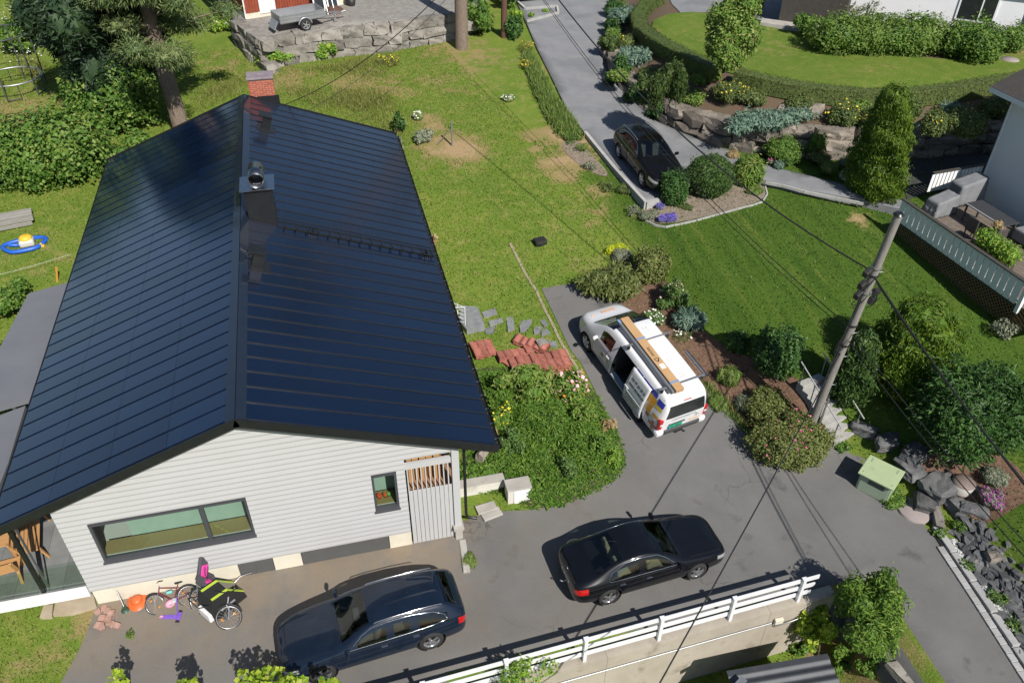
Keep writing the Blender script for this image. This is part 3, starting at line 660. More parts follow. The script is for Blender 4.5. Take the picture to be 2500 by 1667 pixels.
# roof ladder down to the eave
lad = MB(); Ld = Lr-1.2
for dy in (-0.17, 0.17): lad.box((Ld/2, dy, 0.13), (Ld, 0.03, 0.045))
ladder = lad.build('roof_ladder', BLACKM, house); ladder.matrix_local = slope_m(1, 24.6, 1.15)
rung = MB().box((0, 0, 0.16), (0.035, 0.34, 0.03)).box((0, -0.17, 0.09), (0.03, 0.03, 0.14)).mesh('rung'); rung.materials.append(BLACKM)
for i in range(15):
    o = bpy.data.objects.new('rung', rung); o.location = (0.25+i*(Ld-0.4)/14, 0, 0); link(o, ladder)
brk = MB().box((0, 0, 0.06), (0.24, 0.12, 0.1)).box((0, -0.06, 0.1), (0.02, 0.3, 0.2)).mesh('ladder_bracket'); brk.materials.append(BLACKM)
bolt = MB().cyl((0, 0, 0), (0, 0, 0.03), 0.016, n=6).mesh('bolt'); bolt.materials.append(STEEL)
for s_ in (1.15, Ld-0.35):
    o = bpy.data.objects.new('ladder_bracket', brk); o.location = (s_, 0, 0); link(o, ladder)
    for a_ in range(4):
        for b_ in range(2):
            q = bpy.data.objects.new('bolt', bolt); q.location = (s_-0.1+0.07*a_, -0.26+0.07*b_, 0.03); link(q, ladder)

# left-hand porch with tiled floor, and the low felt roofs beyond it
porch = thing('porch', 'tiled corner porch with white edge and black post on the house side', 'porch', (0, 0, 0))
PZ = 0.95; 
TILE = mat('porch_tile', (0.155, 0.160, 0.160), 0.7, (0.19, 0.193, 0.19), 2, bump=0.1, obj_rand=0.12)
mb = MB(); slab(mb, -13.4, XWL-0.01, PZ-0.42, PZ-0.03, YG+0.0, YG+6.5); mb.build('slab', CONC, porch)
mb = MB(); slab(mb, -13.4, XWL-0.02, PZ-0.36, PZ+0.03, YG-0.06, YG-0.01); mb.build('edge_board', WHITEP, porch)
tl = MB().box((0, 0, 0), (0.592, 0.592, 0.03)).mesh('floor_tile'); tl.materials.append(TILE)
for i in range(9):
    for j in range(9):
        o = bpy.data.objects.new('floor_tile', tl); o.location = (XWL-0.33-0.6*i, YG+0.30+0.6*j, PZ-0.012); link(o, porch)
pb = onY(108, 1462, YG-0.1); 
mb = MB().box((pb.x, YG-0.02+0.1, (PZ+ZE)/2-0.25), (0.10, 0.09, ZE-PZ+0.5)); mb.build('porch_post', BLACKM, porch)
mb = MB().box((pb.x+0.12, YG+0.12, PZ+1.45), (0.015, 0.10, 2.9)); mb.build('post_trim', GALV, porch)
mb = MB(); mb.add([(pb.x-0.06, YG+0.05, PZ+0.02), (XWL-0.02, YG+0.05, PZ+0.02), (XWL-0.02, YG+0.05, PZ+0.9), (pb.x-0.06, YG+0.05, PZ+0.9)], [(0, 1, 2, 3)]); mb.build('glass_balustrade', GLASS, porch)
mb = MB(); mb.add([(-13.4, YG+0.05, PZ+0.02), (pb.x-0.06, YG+0.05, PZ+0.02), (pb.x-0.06, YG+0.05, PZ+0.9), (-13.4, YG+0.05, PZ+0.9)], [(0, 1, 2, 3)]); mb.build('glass_balustrade', GLASS, porch)
FELT = mat('grey_roof_felt', (0.125, 0.132, 0.150), 0.85, (0.145, 0.152, 0.170), 0.7, bump=0.2, bscale=60)
for q in ([(70, 716), (164, 690), (130, 905), (78, 972), (-60, 1010), (-60, 960)], [(-60, 1035), (62, 990), (20, 1130), (-20, 1230), (-120, 1270)]):
    P_ = [at(x, y, 3.55) for x, y in q]
    mb = MB().prism([(p.x, p.y) for p in P_], 3.40, 3.55); r_ = mb.build('canopy_roof', FELT, porch)
for x_, y_ in ((-10.6, 18.2), (-10.4, 22.0)):
    MB().box((x_, y_, 1.9), (0.1, 0.1, 3.0)).build('canopy_post', WHITEP, porch)

# teak bench, table on the porch
def seat_frame(mb, w, d, hh):
    for x in (-w/2+0.04, w/2-0.04):
        for y in (-d/2+0.04, d/2-0.04): pass
def bench(loc, rz, label, w=1.5):
    t = thing('garden_bench', label, 'bench', loc, rz, None)
    for i in range(5): MB().rbox((0, -0.2+i*0.1, 0.43), (w, 0.085, 0.03), 0.008).build('seat_slat', WOOD, t)
    for sx in (-1, 1):
        MB().bar((sx*(w/2-0.05), -0.24, 0.42), (sx*(w/2-0.05), -0.36, 0.0), 0.07, 0.05).build('leg', WOOD, t)
        MB().bar((sx*(w/2-0.05), 0.20, 0.42), (sx*(w/2-0.05), 0.34, 0.0), 0.07, 0.05).build('leg', WOOD, t)
        MB().bar((sx*(w/2-0.05), 0.22, 0.40), (sx*(w/2-0.05), 0.42, 0.92), 0.06, 0.05).build('back_post', WOOD, t)
    for k in range(3): MB().bar((-w/2, 0.27+0.055*k, 0.56+0.14*k), (w/2, 0.27+0.055*k, 0.56+0.14*k), 0.03, 0.09).build('back_slat', WOOD, t)
    return t
b1 = at(95, 1345, PZ); bench((b1.x-0.15, b1.y+0.35, PZ+0.005), R(100), 'teak bench with sloping legs on the porch next to the white wall', 1.5)
b2 = at(20, 1420, PZ); bench((b2.x-0.35, b2.y+0.1, PZ+0.005), R(188), 'teak bench on the porch behind the black post', 1.5)
tb = thing('garden_table', 'teak slatted table standing on the porch tiles under the roof edge', 'table', (b2.x-0.6, b2.y+1.0, PZ+0.005), R(5))
for i in range(6): MB().rbox((0, -0.35+0.14*i, 0.70), (1.5, 0.125, 0.03), 0.006).build('top_slat', WOOD, tb)
for sx in (-1, 1):
    for sy in (-1, 1): MB().bar((sx*0.6, sy*0.3, 0.68), (sx*0.68, sy*0.36, 0), 0.06, 0.06).build('leg', WOOD, tb)
# white low wall with the meter cabinet right of the house, paving slabs at its foot
lw = thing('garden_wall', 'low white rendered wall beside the house corner below the leafy bank', 'wall', (0, 0, 0))
wa, wb_ = at(1122, 1225, 0.05), at(1232, 1205, 0.05); dv = (wb_-wa).normalized(); nn = Vector((-dv.y, dv.x, 0))
WHREND = mat('white_render', (0.62, 0.60, 0.54), 0.85, (0.56, 0.53, 0.47), 2, bump=0.25, wear=((0.42, 0.40, 0.34), 2.0, 0.56, 0.70))
MB().bar((wa.x-0.1, wa.y+0.1, 0.30), (wb_.x, wb_.y+0.1, 0.30), 0.2, 0.75).build('wall', WHREND, lw); MB().bar((wa.x-0.12, wa.y+0.12, 0.70), (wb_.x, wb_.y+0.12, 0.70), 0.3, 0.06).build('coping', CONC, lw)
mc = thing('meter_cabinet', 'white painted cabinet with grey lid at the end of the low white wall', 'cabinet', tuple(at(1243, 1238, 0.05)), math.atan2(dv.y, dv.x))
MB().rbox((0.32, 0.22, 0.36), (0.72, 0.42, 0.75), 0.02).build('body', WHREND, mc); MB().rbox((0.32, 0.20, 0.76), (0.78, 0.5, 0.05), 0.015).build('lid', CONC, mc)
MB().rbox((0.40, -0.005, 0.36), (0.50, 0.02, 0.62), 0.008).build('door', WHITEP, mc)
for i, p in enumerate([(1187, 1243), (1200, 1258)]):
    q = G(*p); obj('paving_slab', MB().rbox((0, 0, 0.05), (0.62, 0.34, 0.07), 0.015).mesh('paving_slab'), CONC, None, (q.x, q.y, q.z+0.02), (0, 0, R(8+i*5)), label=['grey concrete slab against the foot of the low white wall', 'grey concrete slab lying on the driveway in front of another slab'][i], cat='paving slab')
# ================================================================ vehicles
TYRE = mat('tyre_rubber', (0.018, 0.018, 0.019), 0.85, (0.026, 0.026, 0.027), 20)
ALLOY = mat('alloy_wheel', (0.62, 0.63, 0.65), 0.28, (0.56, 0.57, 0.59), 10, metal=0.9)
CHROME = mat('chrome', (0.75, 0.76, 0.78), 0.12, metal=1.0)
PLAST = mat('black_plastic', (0.016, 0.016, 0.017), 0.55, (0.022, 0.022, 0.023), 15)
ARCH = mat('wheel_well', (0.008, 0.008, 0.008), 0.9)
CARGLASS = glass_mat('car_glass', (0.62, 0.70, 0.66), 0.07, 0.72)
HEADL = mat('headlamp_lens', (0.55, 0.58, 0.60), 0.08, (0.42, 0.45, 0.47), 14, coat=0.8, metal=0.5)
TAILL = mat('tail_lamp', (0.50, 0.012, 0.014), 0.15, (0.36, 0.006, 0.008), 9, coat=0.8)
PLATE = mat('white_plate', (0.72, 0.72, 0.70), 0.4); INK = mat('black_ink', (0.02, 0.02, 0.025), 0.5)
def paint(name, c, c2, rough=0.35, metal=0.0): return mat(name, c, rough, c2, 3.0, coat=0.75, metal=metal, spec=0.15)
def wheel(parent, x, y, r, w, side, spokes=5, style=0, face=ALLOY):
    e = bpy.data.objects.new('wheel', None); e.location = (x, y, r); link(e, parent)
    prof = [(r*0.66, -w/2), (r*0.72, -w/2-0.004), (r*0.93, -w/2), (r*0.99, -w*0.36), (r, -w*0.2), (r, w*0.2), (r*0.99, w*0.36), (r*0.93, w/2), (r*0.72, w/2+0.004), (r*0.66, w/2)]
    MB().lathe(prof, 28, 'Y').build('tyre', TYRE, e)
    rm = MB(); s = side
    rm.lathe([(r*0.67, -w*0.48), (r*0.60, -w*0.4), (r*0.58, 0), (r*0.60, w*0.4), (r*0.67, w*0.48)], 28, 'Y')
    rm.lathe([(r*0.685, s*(w*0.49)), (r*0.62, s*(w*0.45))], 28, 'Y'); yo = s*w*0.40
    for k in range(spokes):
        a = 2*math.pi*k/spokes
        for da in ((-0.13, 0.13) if style else (0,)):
            m = Matrix.Rotation(a+da, 4, 'Y'); rm.box((r*0.35, yo, 0), (r*0.62, 0.02, r*(0.13 if style else 0.20)), M=m)
    rm.cyl((0, yo-s*0.02, 0), (0, yo+s*0.015, 0), r*0.17, n=14); o = rm.build('rim', face, e)
    MB().cyl((0, 0, 0), (0, s*w*0.1, 0), r*0.56, n=20).build('brake_disc', ARCH, e)
    return e
def smooth_cage(V, Fs, lab, levels):
    "Catmull-Clark surface of a labelled cage, returned as vertex array, quads and labels"
    me = bpy.data.meshes.new('cage'); me.from_pydata(V, [], Fs); names = sorted(set(lab))
    for n in names: me.materials.append(None)
    me.polygons.foreach_set('material_index', [names.index(l) for l in lab]); me.update()
    o = bpy.data.objects.new('cage', me); COL.objects.link(o); md = o.modifiers.new('s', 'SUBSURF'); md.levels = levels
    dg = bpy.context.evaluated_depsgraph_get(); ev = o.evaluated_get(dg); m2 = ev.to_mesh()
    n = len(m2.vertices); co = np.empty(n*3); m2.vertices.foreach_get('co', co); nf = len(m2.polygons)
    lv = np.empty(nf*4, np.int32); m2.loops.foreach_get('vertex_index', lv); mi = np.empty(nf, np.int32); m2.polygons.foreach_get('material_index', mi)
    no = np.empty(n*3); m2.vertices.foreach_get('normal', no)
    ev.to_mesh_clear(); bpy.data.objects.remove(o); bpy.data.meshes.remove(me)
    return co.reshape(-1, 3), lv.reshape(-1, 4), [names[i] for i in mi], no.reshape(-1, 3)
def car(name, label, group, st, glass, paintm, wheels, wr=0.32, ww=0.21, lamps=(), levels=3, cutout=None, style=0, spokes=5, open_faces=()):
    """st: stations nose to tail (x, zs, w, zm, zb, wb, zu, wu, ze, we, zt); faces named by glass/lamps {(i, j): part}"""
    t = thing(name, label, 'van' if name == 'van' else 'car', group=group)
    V = []; J = 11
    for (x, zs, w, zm, zb, wb, zu, wu, ze, we, zt) in st:
        half = [(0, zs), (w*0.80, zs), (w-0.015, zs+0.07), (w, (zs+zm)/2+0.03), (w, zm), (wb, zb), (wu, zu), (we, ze), (we*0.90, ze+0.018), (we*0.5, zt-0.012), (0, zt)]
        V += [(x, y, z) for y, z in half]+[(x, -y, z) for y, z in half[1:-1][::-1]]
    n = 2*J-2; F = []; lab = []
    for i in range(len(st)-1):
        for k in range(n):
            F.append((i*n+k, i*n+(k+1) % n, (i+1)*n+(k+1) % n, (i+1)*n+k)); j = k if k < J-1 else n-1-k; sd = 'L' if k < J-1 else 'R'
            p = glass.get((i, j)) or dict(lamps).get((i, j)) or 'body'
            lab.append(p if p in ('body', 'windshield', 'rear_window') else p+'|'+sd)
    c0 = len(V); x0 = st[0]; x1 = st[-1]
    for e, i0 in ((st[0], 0), (st[-1], (len(st)-1)*n)):
        V.append((e[0], 0, (e[1]+e[10])/2))
        for k in range(0, n, 2):
            a, b, c = i0+k, i0+(k+1) % n, i0+(k+2) % n
            F.append((a, b, c, len(V)-1) if i0 else (c, b, a, len(V)-1)); lab.append('body')
    co, q, lb, no = smooth_cage(V, F, lab, levels)
    if no[:, 2][np.argmax(co[:, 2])] < 0: q = q[:, ::-1]; no = -no
    ctr = co[q].mean(1); keep = np.ones(len(q), bool)
    ra = wr+0.055
    for wx in wheels:
        d = np.hypot(ctr[:, 0]-wx, ctr[:, 2]-wr); keep &= ~((d < ra) & (np.abs(ctr[:, 1]) > 0.45))
        dv = np.hypot(co[:, 0]-wx, co[:, 2]-wr); near = (np.abs(dv-ra) < 0.035) & (np.abs(co[:, 1]) > 0.5)
        co[near, 0] = wx+(co[near, 0]-wx)/dv[near]*ra; co[near, 2] = wr+(co[near, 2]-wr)/dv[near]*ra
    if cutout is not None: keep &= ~cutout(ctr)
    lb = np.array(lb)
    for p in sorted(set(lb)):
        sel = keep & (lb == p)
        if not sel.any(): continue
        fq = q[sel]; u, inv = np.unique(fq, return_inverse=True); nm = p.split('|')[0]; vv = co[u].copy()
        gl = nm in ('windshield', 'rear_window', 'side_window')
        if gl: vv -= no[u]*0.006
        if nm in ('headlight', 'tail_light'): vv += no[u]*0.006
        me = np_mesh(nm, vv, inv.reshape(-1, 4), True)
        obj(nm, me, CARGLASS if gl else HEADL if nm == 'headlight' else TAILL if nm == 'tail_light' else PLAST if nm in ('grille', 'bumper', 'sunroof') else paintm, t)
    for wx in wheels:
        for sd in (1, -1):
            wy_ = sd*(max(s_[2] for s_ in st)-ww/2-0.015)
            wheel(t, wx, wy_, wr, ww, sd, spokes, style)
            MB().lathe([(ra-0.004, sd*0.30), (ra-0.004, sd*(max(s_[2] for s_ in st)-0.03))], 28, 'Y').build('wheel_arch', ARCH, t, (wx, 0, wr))
    return t, co, no
def side_y(co, x, z, sd):
    "half width of the skin near (x, z) on side sd"
    m = (co[:, 1]*sd > 0.2); d = (co[m, 0]-x)**2+(co[m, 2]-z)**2; k = np.argsort(d)[:3]; return float(co[m][k, 1].mean())
def top_z(co, x, y):
    m = co[:, 2] > 0.6; d = (co[m, 0]-x)**2+(co[m, 1]-y)**2; k = np.argsort(d)[:3]; return float(co[m][k, 2].max())
def car_details(t, co, doors, mirx, mirz, pm, belt, seats, seatm, cab=(0.9, -1.3), plate_rear=None, handles=CHROME):
    for sd in (1, -1):
        for (xa, xb, z0, z1) in doors:
            n = 10; P = [(xa+(xb-xa)*k/n, z0) for k in range(n+1)]+[(xb, z0+(z1-z0)*k/n) for k in range(1, n+1)]+[(xb+(xa-xb)*k/n, z1) for k in range(1, n+1)]+[(xa, z1+(z0-z1)*k/n) for k in range(1, n)]
            pts = [(x, side_y(co, x, z, sd)+sd*0.0005, z) for x, z in P]
            d = MB().tube(pts, 0.0065, 4, closed=True).build('door_seam', ARCH, t)
            hx = xb+0.16 if xb < xa else xb-0.16; hz = z1-0.12
            MB().rbox((hx, side_y(co, hx, hz, sd)+sd*0.012, hz), (0.17, 0.03, 0.028), 0.01).build('door_handle', handles, t)
        y = side_y(co, mirx, mirz, sd)
        MB().rbox((mirx+0.02, y+sd*0.12, mirz+0.03), (0.10, 0.20, 0.13), 0.04, rot=(0, 0, sd*R(12))).bar((mirx+0.04, y-sd*0.02, mirz-0.03), (mirx+0.02, y+sd*0.08, mirz), 0.05, 0.03).build('wing_mirror', pm, t)
        if belt:
            pts = [(x, side_y(co, x, z, sd)+sd*0.004, z) for x, z in belt]
            MB().tube(pts, 0.009, 5).build('window_trim', CHROME, t)
    if cab[0] < 1.1:
        for sd in (1, -1): MB().tube([(x, sd*y, top_z(co, x, sd*y)+.001) for x, y in ((1.08, .70), (1.4, .68), (1.8, .65), (2.1, .60), (2.2, .50))], .006, 4).build('bonnet_seam', ARCH, t)
        MB().tube([(2.2, y, top_z(co, 2.2, y)+.001) for y in (-.5, -.25, 0, .25, .5)], .006, 4).build('bonnet_seam', ARCH, t)
    for (sx, sy) in seats:
        MB().rbox((sx, sy, 0.56), (0.48, 0.46, 0.18), 0.06).rbox((sx-0.26, sy, 0.86), (0.15, 0.44, 0.56), 0.05, rot=(0, R(-12), 0)).rbox((sx-0.34, sy, 1.19), (0.08, 0.24, 0.15), 0.03).build('seat', seatm, t)
    MB().rbox((cab[0]-0.02, 0, 0.80), (0.42, 1.30, 0.26), 0.06).build('dashboard', PLAST, t)
    MB().box(((cab[0]+cab[1])/2, 0, 0.40), (cab[0]-cab[1]+0.6, 1.4, 0.05)).build('cabin_floor', PLAST, t)
    m = Matrix.Translation((cab[0]-0.30, 0.36, 0.95)) @ Matrix.Rotation(R(65), 4, 'Y')
    MB().tube([(0.18*math.cos(a), 0.18*math.sin(a), 0) for a in [2*math.pi*k/20 for k in range(20)]], 0.014, 6, closed=True, M=m).build('steering_wheel', PLAST, t)
CREAMS = mat('cream_leather', (0.42, 0.37, 0.25), 0.6); DARKS = mat('grey_upholstery', (0.12, 0.12, 0.125), 0.8)
# x, zs, w, zm, zb, wb, zu, wu, ze, we, zt
sedan_st = [(2.34, .30, .50, .50, .58, .48, .60, .45, .62, .40, .63), (2.27, .22, .72, .52, .63, .68, .66, .64, .68, .58, .69), (2.02, .19, .82, .60, .72, .79, .75, .74, .77, .66, .79), (1.32, .18, .865, .66, .83, .83, .86, .77, .88, .68, .91), (.98, .18, .87, .68, .88, .84, .91, .79, .94, .70, .965),
            (.80, .18, .87, .69, .90, .845, .93, .80, .975, .71, 1.0), (.42, .18, .872, .70, .91, .85, 1.11, .735, 1.19, .65, 1.235), (.06, .18, .873, .70, .92, .85, 1.30, .655, 1.375, .59, 1.42), (-.36, .18, .873, .71, .925, .85, 1.345, .635, 1.42, .575, 1.46), (-.44, .18, .873, .71, .926, .85, 1.345, .634, 1.42, .573, 1.46),
            (-.95, .18, .872, .72, .93, .848, 1.29, .64, 1.365, .57, 1.42), (-1.35, .19, .87, .73, .94, .84, 1.13, .69, 1.23, .60, 1.28), (-1.68, .20, .865, .74, .945, .825, 1.0, .76, 1.07, .67, 1.11), (-2.02, .22, .85, .72, .94, .80, .98, .75, 1.01, .68, 1.035), (-2.26, .26, .80, .68, .90, .75, .94, .70, .965, .64, .98), (-2.35, .32, .62, .60, .82, .60, .86, .56, .88, .5, .89)]
sg = {(5, j): 'windshield' for j in (8, 9)}; sg.update({(6, j): 'windshield' for j in (8, 9)}); sg.update({(10, j): 'rear_window' for j in (8, 9)}); sg.update({(11, j): 'rear_window' for j in (8, 9)})
sg.update({(i, 5): 'side_window' for i in (6, 7, 9, 10)})
SEDP = paint('black_paint', (0.0035, 0.004, 0.006), (0.005, 0.0055, 0.0085))
t, co, no = car('car', 'black saloon car with chrome window line standing beside the white fence', 'cars parked at the houses', sedan_st, sg, SEDP, (1.33, -1.37), 0.315, 0.205, {(0, 4): 'headlight', (1, 4): 'headlight', (14, 4): 'tail_light', (13, 4): 'tail_light', (0, 3): 'bumper'}, style=1)
car_details(t, co, [(.72, -.38, .34, .88), (-.42, -1.18, .34, .90)], .66, .93, SEDP, [(.55, 1.0), (.30, 1.20), (.06, 1.33), (-.4, 1.375), (-.9, 1.33), (-1.3, 1.14), (-1.42, 1.0), (-1.36, .955), (-1.0, .945), (-.4, .94), (.2, .935), (.62, .93)], [(.15, .36), (.15, -.36), (-.72, .34), (-.72, -.34)], CREAMS)
MB().rbox((-2.345, 0, .66), (0.02, .52, .11), .006).build('number_plate', PLATE, t); MB().rbox((-2.30, 0, .90), (.03, .9, .03), .01).build('boot_trim', CHROME, t); text('DL 64153', .11, INK, t, frame((-2.357, 0, .655), (0, -1, 0), (0, 0, 1)))
MB().tube([(-.85, .05, 1.43), (-1.0, .06, 1.50), (-1.12, .06, 1.56)], .005, 5).build('antenna', PLAST, t)
MB().cyl((-2.3, 0, .4), (-2.45, 0, .4), .025).ball((-2.47, 0, .45), .03).build('tow_ball', CHROME, t)
MB().ball((-2.30, 0.0, .93), (.012, .045, .04)).build('badge', CHROME, t)
t.location = (7.26, 13.20, 0.03); t.rotation_euler = (0, 0, R(4.5)); 
wagon_st = [(2.40, .30, .52, .50, .60, .50, .63, .47, .65, .42, .66), (2.32, .22, .74, .53, .66, .70, .69, .66, .71, .60, .72), (2.05, .19, .84, .62, .75, .81, .78, .76, .80, .68, .82), (1.42, .18, .89, .68, .86, .855, .89, .79, .91, .70, .94), (1.06, .18, .895, .70, .91, .865, .94, .81, .97, .72, .99),
            (.88, .18, .895, .71, .925, .87, .96, .82, 1.0, .73, 1.03), (.50, .18, .897, .72, .94, .872, 1.14, .755, 1.22, .67, 1.265), (.12, .18, .898, .72, .95, .873, 1.32, .675, 1.39, .60, 1.43), (-.30, .18, .898, .73, .955, .873, 1.36, .655, 1.435, .585, 1.475), (-.38, .18, .898, .73, .956, .873, 1.36, .654, 1.436, .584, 1.477),
            (-.92, .18, .897, .73, .965, .87, 1.35, .65, 1.43, .58, 1.475), (-1.02, .18, .897, .74, .967, .87, 1.345, .65, 1.425, .58, 1.47), (-1.62, .19, .89, .75, .98, .855, 1.27, .66, 1.37, .57, 1.42), (-1.86, .20, .88, .76, .985, .84, 1.18, .68, 1.33, .56, 1.385), (-2.14, .22, .86, .75, .975, .80, 1.05, .72, 1.12, .62, 1.15), (-2.30, .26, .80, .70, .90, .75, .95, .70, .98, .64, 1.0), (-2.38, .32, .62, .60, .80, .60, .85, .56, .88, .5, .90)]
wg = {(i, j): 'windshield' for i in (5, 6) for j in (8, 9)}; wg.update({(13, j): 'rear_window' for j in (8, 9)}); wg.update({(i, 5): 'side_window' for i in (6, 7, 9, 11, 12)})
def wagon(label, pm, loc, rz, sc, seatm, plate):
    t, co, no = car('car', label, 'cars parked at the houses', wagon_st, wg, pm, (1.45, -1.36), 0.335, 0.225, {(0, 4): 'headlight', (1, 4): 'headlight', (15, 4): 'tail_light', (14, 4): 'tail_light', (0, 3): 'grille'}, spokes=5)
    car_details(t, co, [(.80, -.32, .34, .92), (-.36, -1.14, .34, .94)], .74, .97, pm, [(.60, 1.04), (.36, 1.23), (.10, 1.34), (-.34, 1.385), (-.95, 1.375), (-1.5, 1.29), (-1.78, 1.15), (-1.84, 1.02), (-1.4, .99), (-.9, .98), (-.3, .97), (.3, .965), (.70, .955)], [(.2, .37), (.2, -.37), (-.70, .34), (-.70, -.34)], seatm, (.95, -1.7))
    for sd in (1, -1):
        MB().tube([(x, sd*y, z) for x, y, z in ((.0, .59, 1.425), (-.05, .595, 1.46), (-.5, .59, 1.485), (-1.2, .58, 1.475), (-1.7, .575, 1.43), (-1.76, .575, 1.40))], .014, 6).build('roof_rail', CHROME if pm.name != 'brown_black_paint' else GALV, t)
    MB().rbox((-2.36, 0, .62), (.02, .52, .11), .006).build('number_plate', PLATE, t)
    MB().rbox((2.385, 0, .42), (.03, .52, .11), .006).build('number_plate', PLATE, t)
    MB().box((2.395, 0, .58), (.02, .60, .14)).build('grille', PLAST, t)
    for k in range(2): MB().tube([(.92, .5-.75*k, 1.035), (.70, .1-.6*k, 1.105)], .008, 5).build('wiper', PLAST, t)
    MB().rbox((-1.0, 0, 1.487), (.10, .03, .04), .012).build('antenna', pm, t)
    t.location = loc; t.rotation_euler = (0, 0, rz); t.scale = (sc,)*3
    return t, co
BLUEP = paint('dark_blue_paint', (0.005, 0.0105, 0.023), (0.007, 0.014, 0.030)); BRNP = paint('brown_black_paint', (0.003, 0.003, 0.003), (0.004, 0.004, 0.004)); BRNP.node_tree.nodes['Principled BSDF'].inputs['Coat Weight'].default_value = 0.5
tw, cw = wagon('dark blue estate car with silver roof rails parked below the white gable', BLUEP, (-.42, 12.80, 0.03), R(185.4), 1.0, DARKS, '')
ta, ca = wagon('black estate car parked in the bay next to the clipped round bush', BRNP, (14.49, 32.0, 0), R(-89.4), 1.035, DARKS, ''); ta.location.z = hr(14.49, 32.0)+0.004
# white hatchback whose nose just shows at the far end of the road
WHITECAR = paint('white_paint_car', (0.72, 0.73, 0.74), (0.68, 0.69, 0.70), metal=0.0)
p = G(1330, 4, hr)
tc_, cc_ = wagon('white estate car at the far end of the grey road', WHITECAR, (p.x-0.9, p.y+0.88, 0), R(6), 1.0, DARKS, ''); tc_.location.z = hr(p.x, p.y)+0.004

# ---------------------------------------------------------------- white van with its sliding door pushed back
VS = 1.04
VANP = paint('van_white', (0.70, 0.70, 0.71), (0.67, 0.67, 0.68), 0.35, 0.0)
van_st = [(2.50, .34, .55, .55, .66, .53, .72, .50, .76, .44, .79), (2.42, .24, .80, .58, .74, .76, .82, .70, .87, .62, .90), (2.18, .21, .90, .66, .86, .86, .95, .80, 1.0, .72, 1.04), (1.86, .20, .945, .74, .98, .90, 1.06, .84, 1.12, .76, 1.16), (1.62, .20, .955, .80, 1.04, .915, 1.13, .87, 1.20, .79, 1.235),
          (1.30, .20, .96, .84, 1.08, .92, 1.33, .84, 1.42, .76, 1.46), (.92, .20, .96, .85, 1.10, .925, 1.58, .80, 1.70, .72, 1.74), (.62, .20, .96, .86, 1.10, .925, 1.70, .79, 1.83, .70, 1.87), (.18, .20, .96, .86, 1.10, .925, 1.73, .79, 1.86, .705, 1.91), (.06, .20, .96, .86, 1.10, .925, 1.73, .79, 1.862, .705, 1.915),
          (-.85, .20, .96, .86, 1.10, .925, 1.74, .79, 1.87, .71, 1.93), (-.95, .20, .96, .86, 1.10, .925, 1.74, .79, 1.87, .71, 1.93), (-1.9, .20, .955, .86, 1.10, .92, 1.74, .79, 1.865, .71, 1.92), (-2.50, .22, .945, .86, 1.10, .91, 1.72, .785, 1.84, .70, 1.89), (-2.68, .24, .92, .85, 1.09, .885, 1.66, .775, 1.76, .69, 1.80), (-2.80, .27, .85, .80, 1.02, .83, 1.45, .74, 1.54, .66, 1.56), (-2.85, .34, .74, .72, .92, .72, 1.05, .68, 1.10, .62, 1.12)]
vg = {(i, j): 'windshield' for i in (5, 6) for j in (8, 9)}; vg.update({(4, j): 'windshield' for j in (7, 8, 9)}); vg.update({(i, 7): 'windshield' for i in (5, 6)}); vg.update({(i, 5): 'side_window' for i in (6, 7)})
van, cv, nv = car('van', 'white delivery van with sliding side door open and orange lettering', None, van_st, vg, VANP, (1.60, -1.68), 0.335, 0.215, {(1, 4): 'headlight', (2, 4): 'headlight', (0, 3): 'grille'},
                  cutout=lambda c: (c[:, 1] > 0.4) & (c[:, 0] < -0.02) & (c[:, 0] > -1.02) & (c[:, 2] > 0.42) & (c[:, 2] < 1.70))
car_details(van, cv, [(1.18, .12, .40, 1.02)], 1.02, 1.10, VANP, None, [(.45, .45), (.45, -.45)], DARKS, (1.15, .0), handles=VANP)
# rear: tailgate window, bumper, lamps
RW = mat('tinted_rear_glass', (0.018, 0.022, 0.022), 0.05, (0.03, 0.035, 0.034), 2, coat=0.5)
def skin_x(y, z):
    m = cv[:, 0] < -2.2; d = (cv[m, 1]-y)**2+(cv[m, 2]-z)**2; k = np.argsort(d)[:3]; return float(cv[m][k, 0].mean())
def patch_x(pts_yz, nm, mt, off, n=8):
    "panel that follows the van's tail"
    (y0, y1), (z0, z1), top = pts_yz; Vv = []; Ff = []
    for a in range(n+1):
        z = z0+(z1-z0)*a/n
        for b in range(n+1):
            wv = 1-(1-top)*a/n; y = (y0+y1)/2+(y1-y0)/2*wv*(2*b/n-1); Vv.append((skin_x(y, z)-off, y, z))
    for a in range(n):
        for b in range(n): i = a*(n+1)+b; Ff.append((i, i+n+1, i+n+2, i+1))
    me = np_mesh(nm, Vv, Ff, True); return obj(nm, me, mt, van)
patch_x(((-.72, .72), (1.12, 1.62), .88), 'rear_window', RW, .012)
VBUMP = mat('grey_bumper', (0.045, 0.046, 0.048), 0.6, (0.055, 0.056, 0.058), 9)
MB().rbox((-2.83, 0, .50), (.16, 1.36, .16), .04).rbox((-2.80, 0, .40), (.16, 1.30, .1), .03).build('rear_bumper', VBUMP, van)
for sd in (1, -1):
    MB().rbox((-2.76, sd*.80, .46), (.28, .30, .26), .09).build('bumper_corner', VANP, van)
    MB().rbox((-2.755, sd*.83, .86), (.16, .17, .46), .05).build('tail_light', TAILL, van)
    MB().rbox((-2.838, sd*.83, .88), (.012, .10, .07), .005).build('reverse_lamp', PLATE, van)
GREENPL = mat('green_plate', (0.02, 0.36, 0.20), 0.45); BLUEPL = mat('plate_blue', (0.03, 0.10, 0.42), 0.45)
px_ = skin_x(.28, .70)-.02
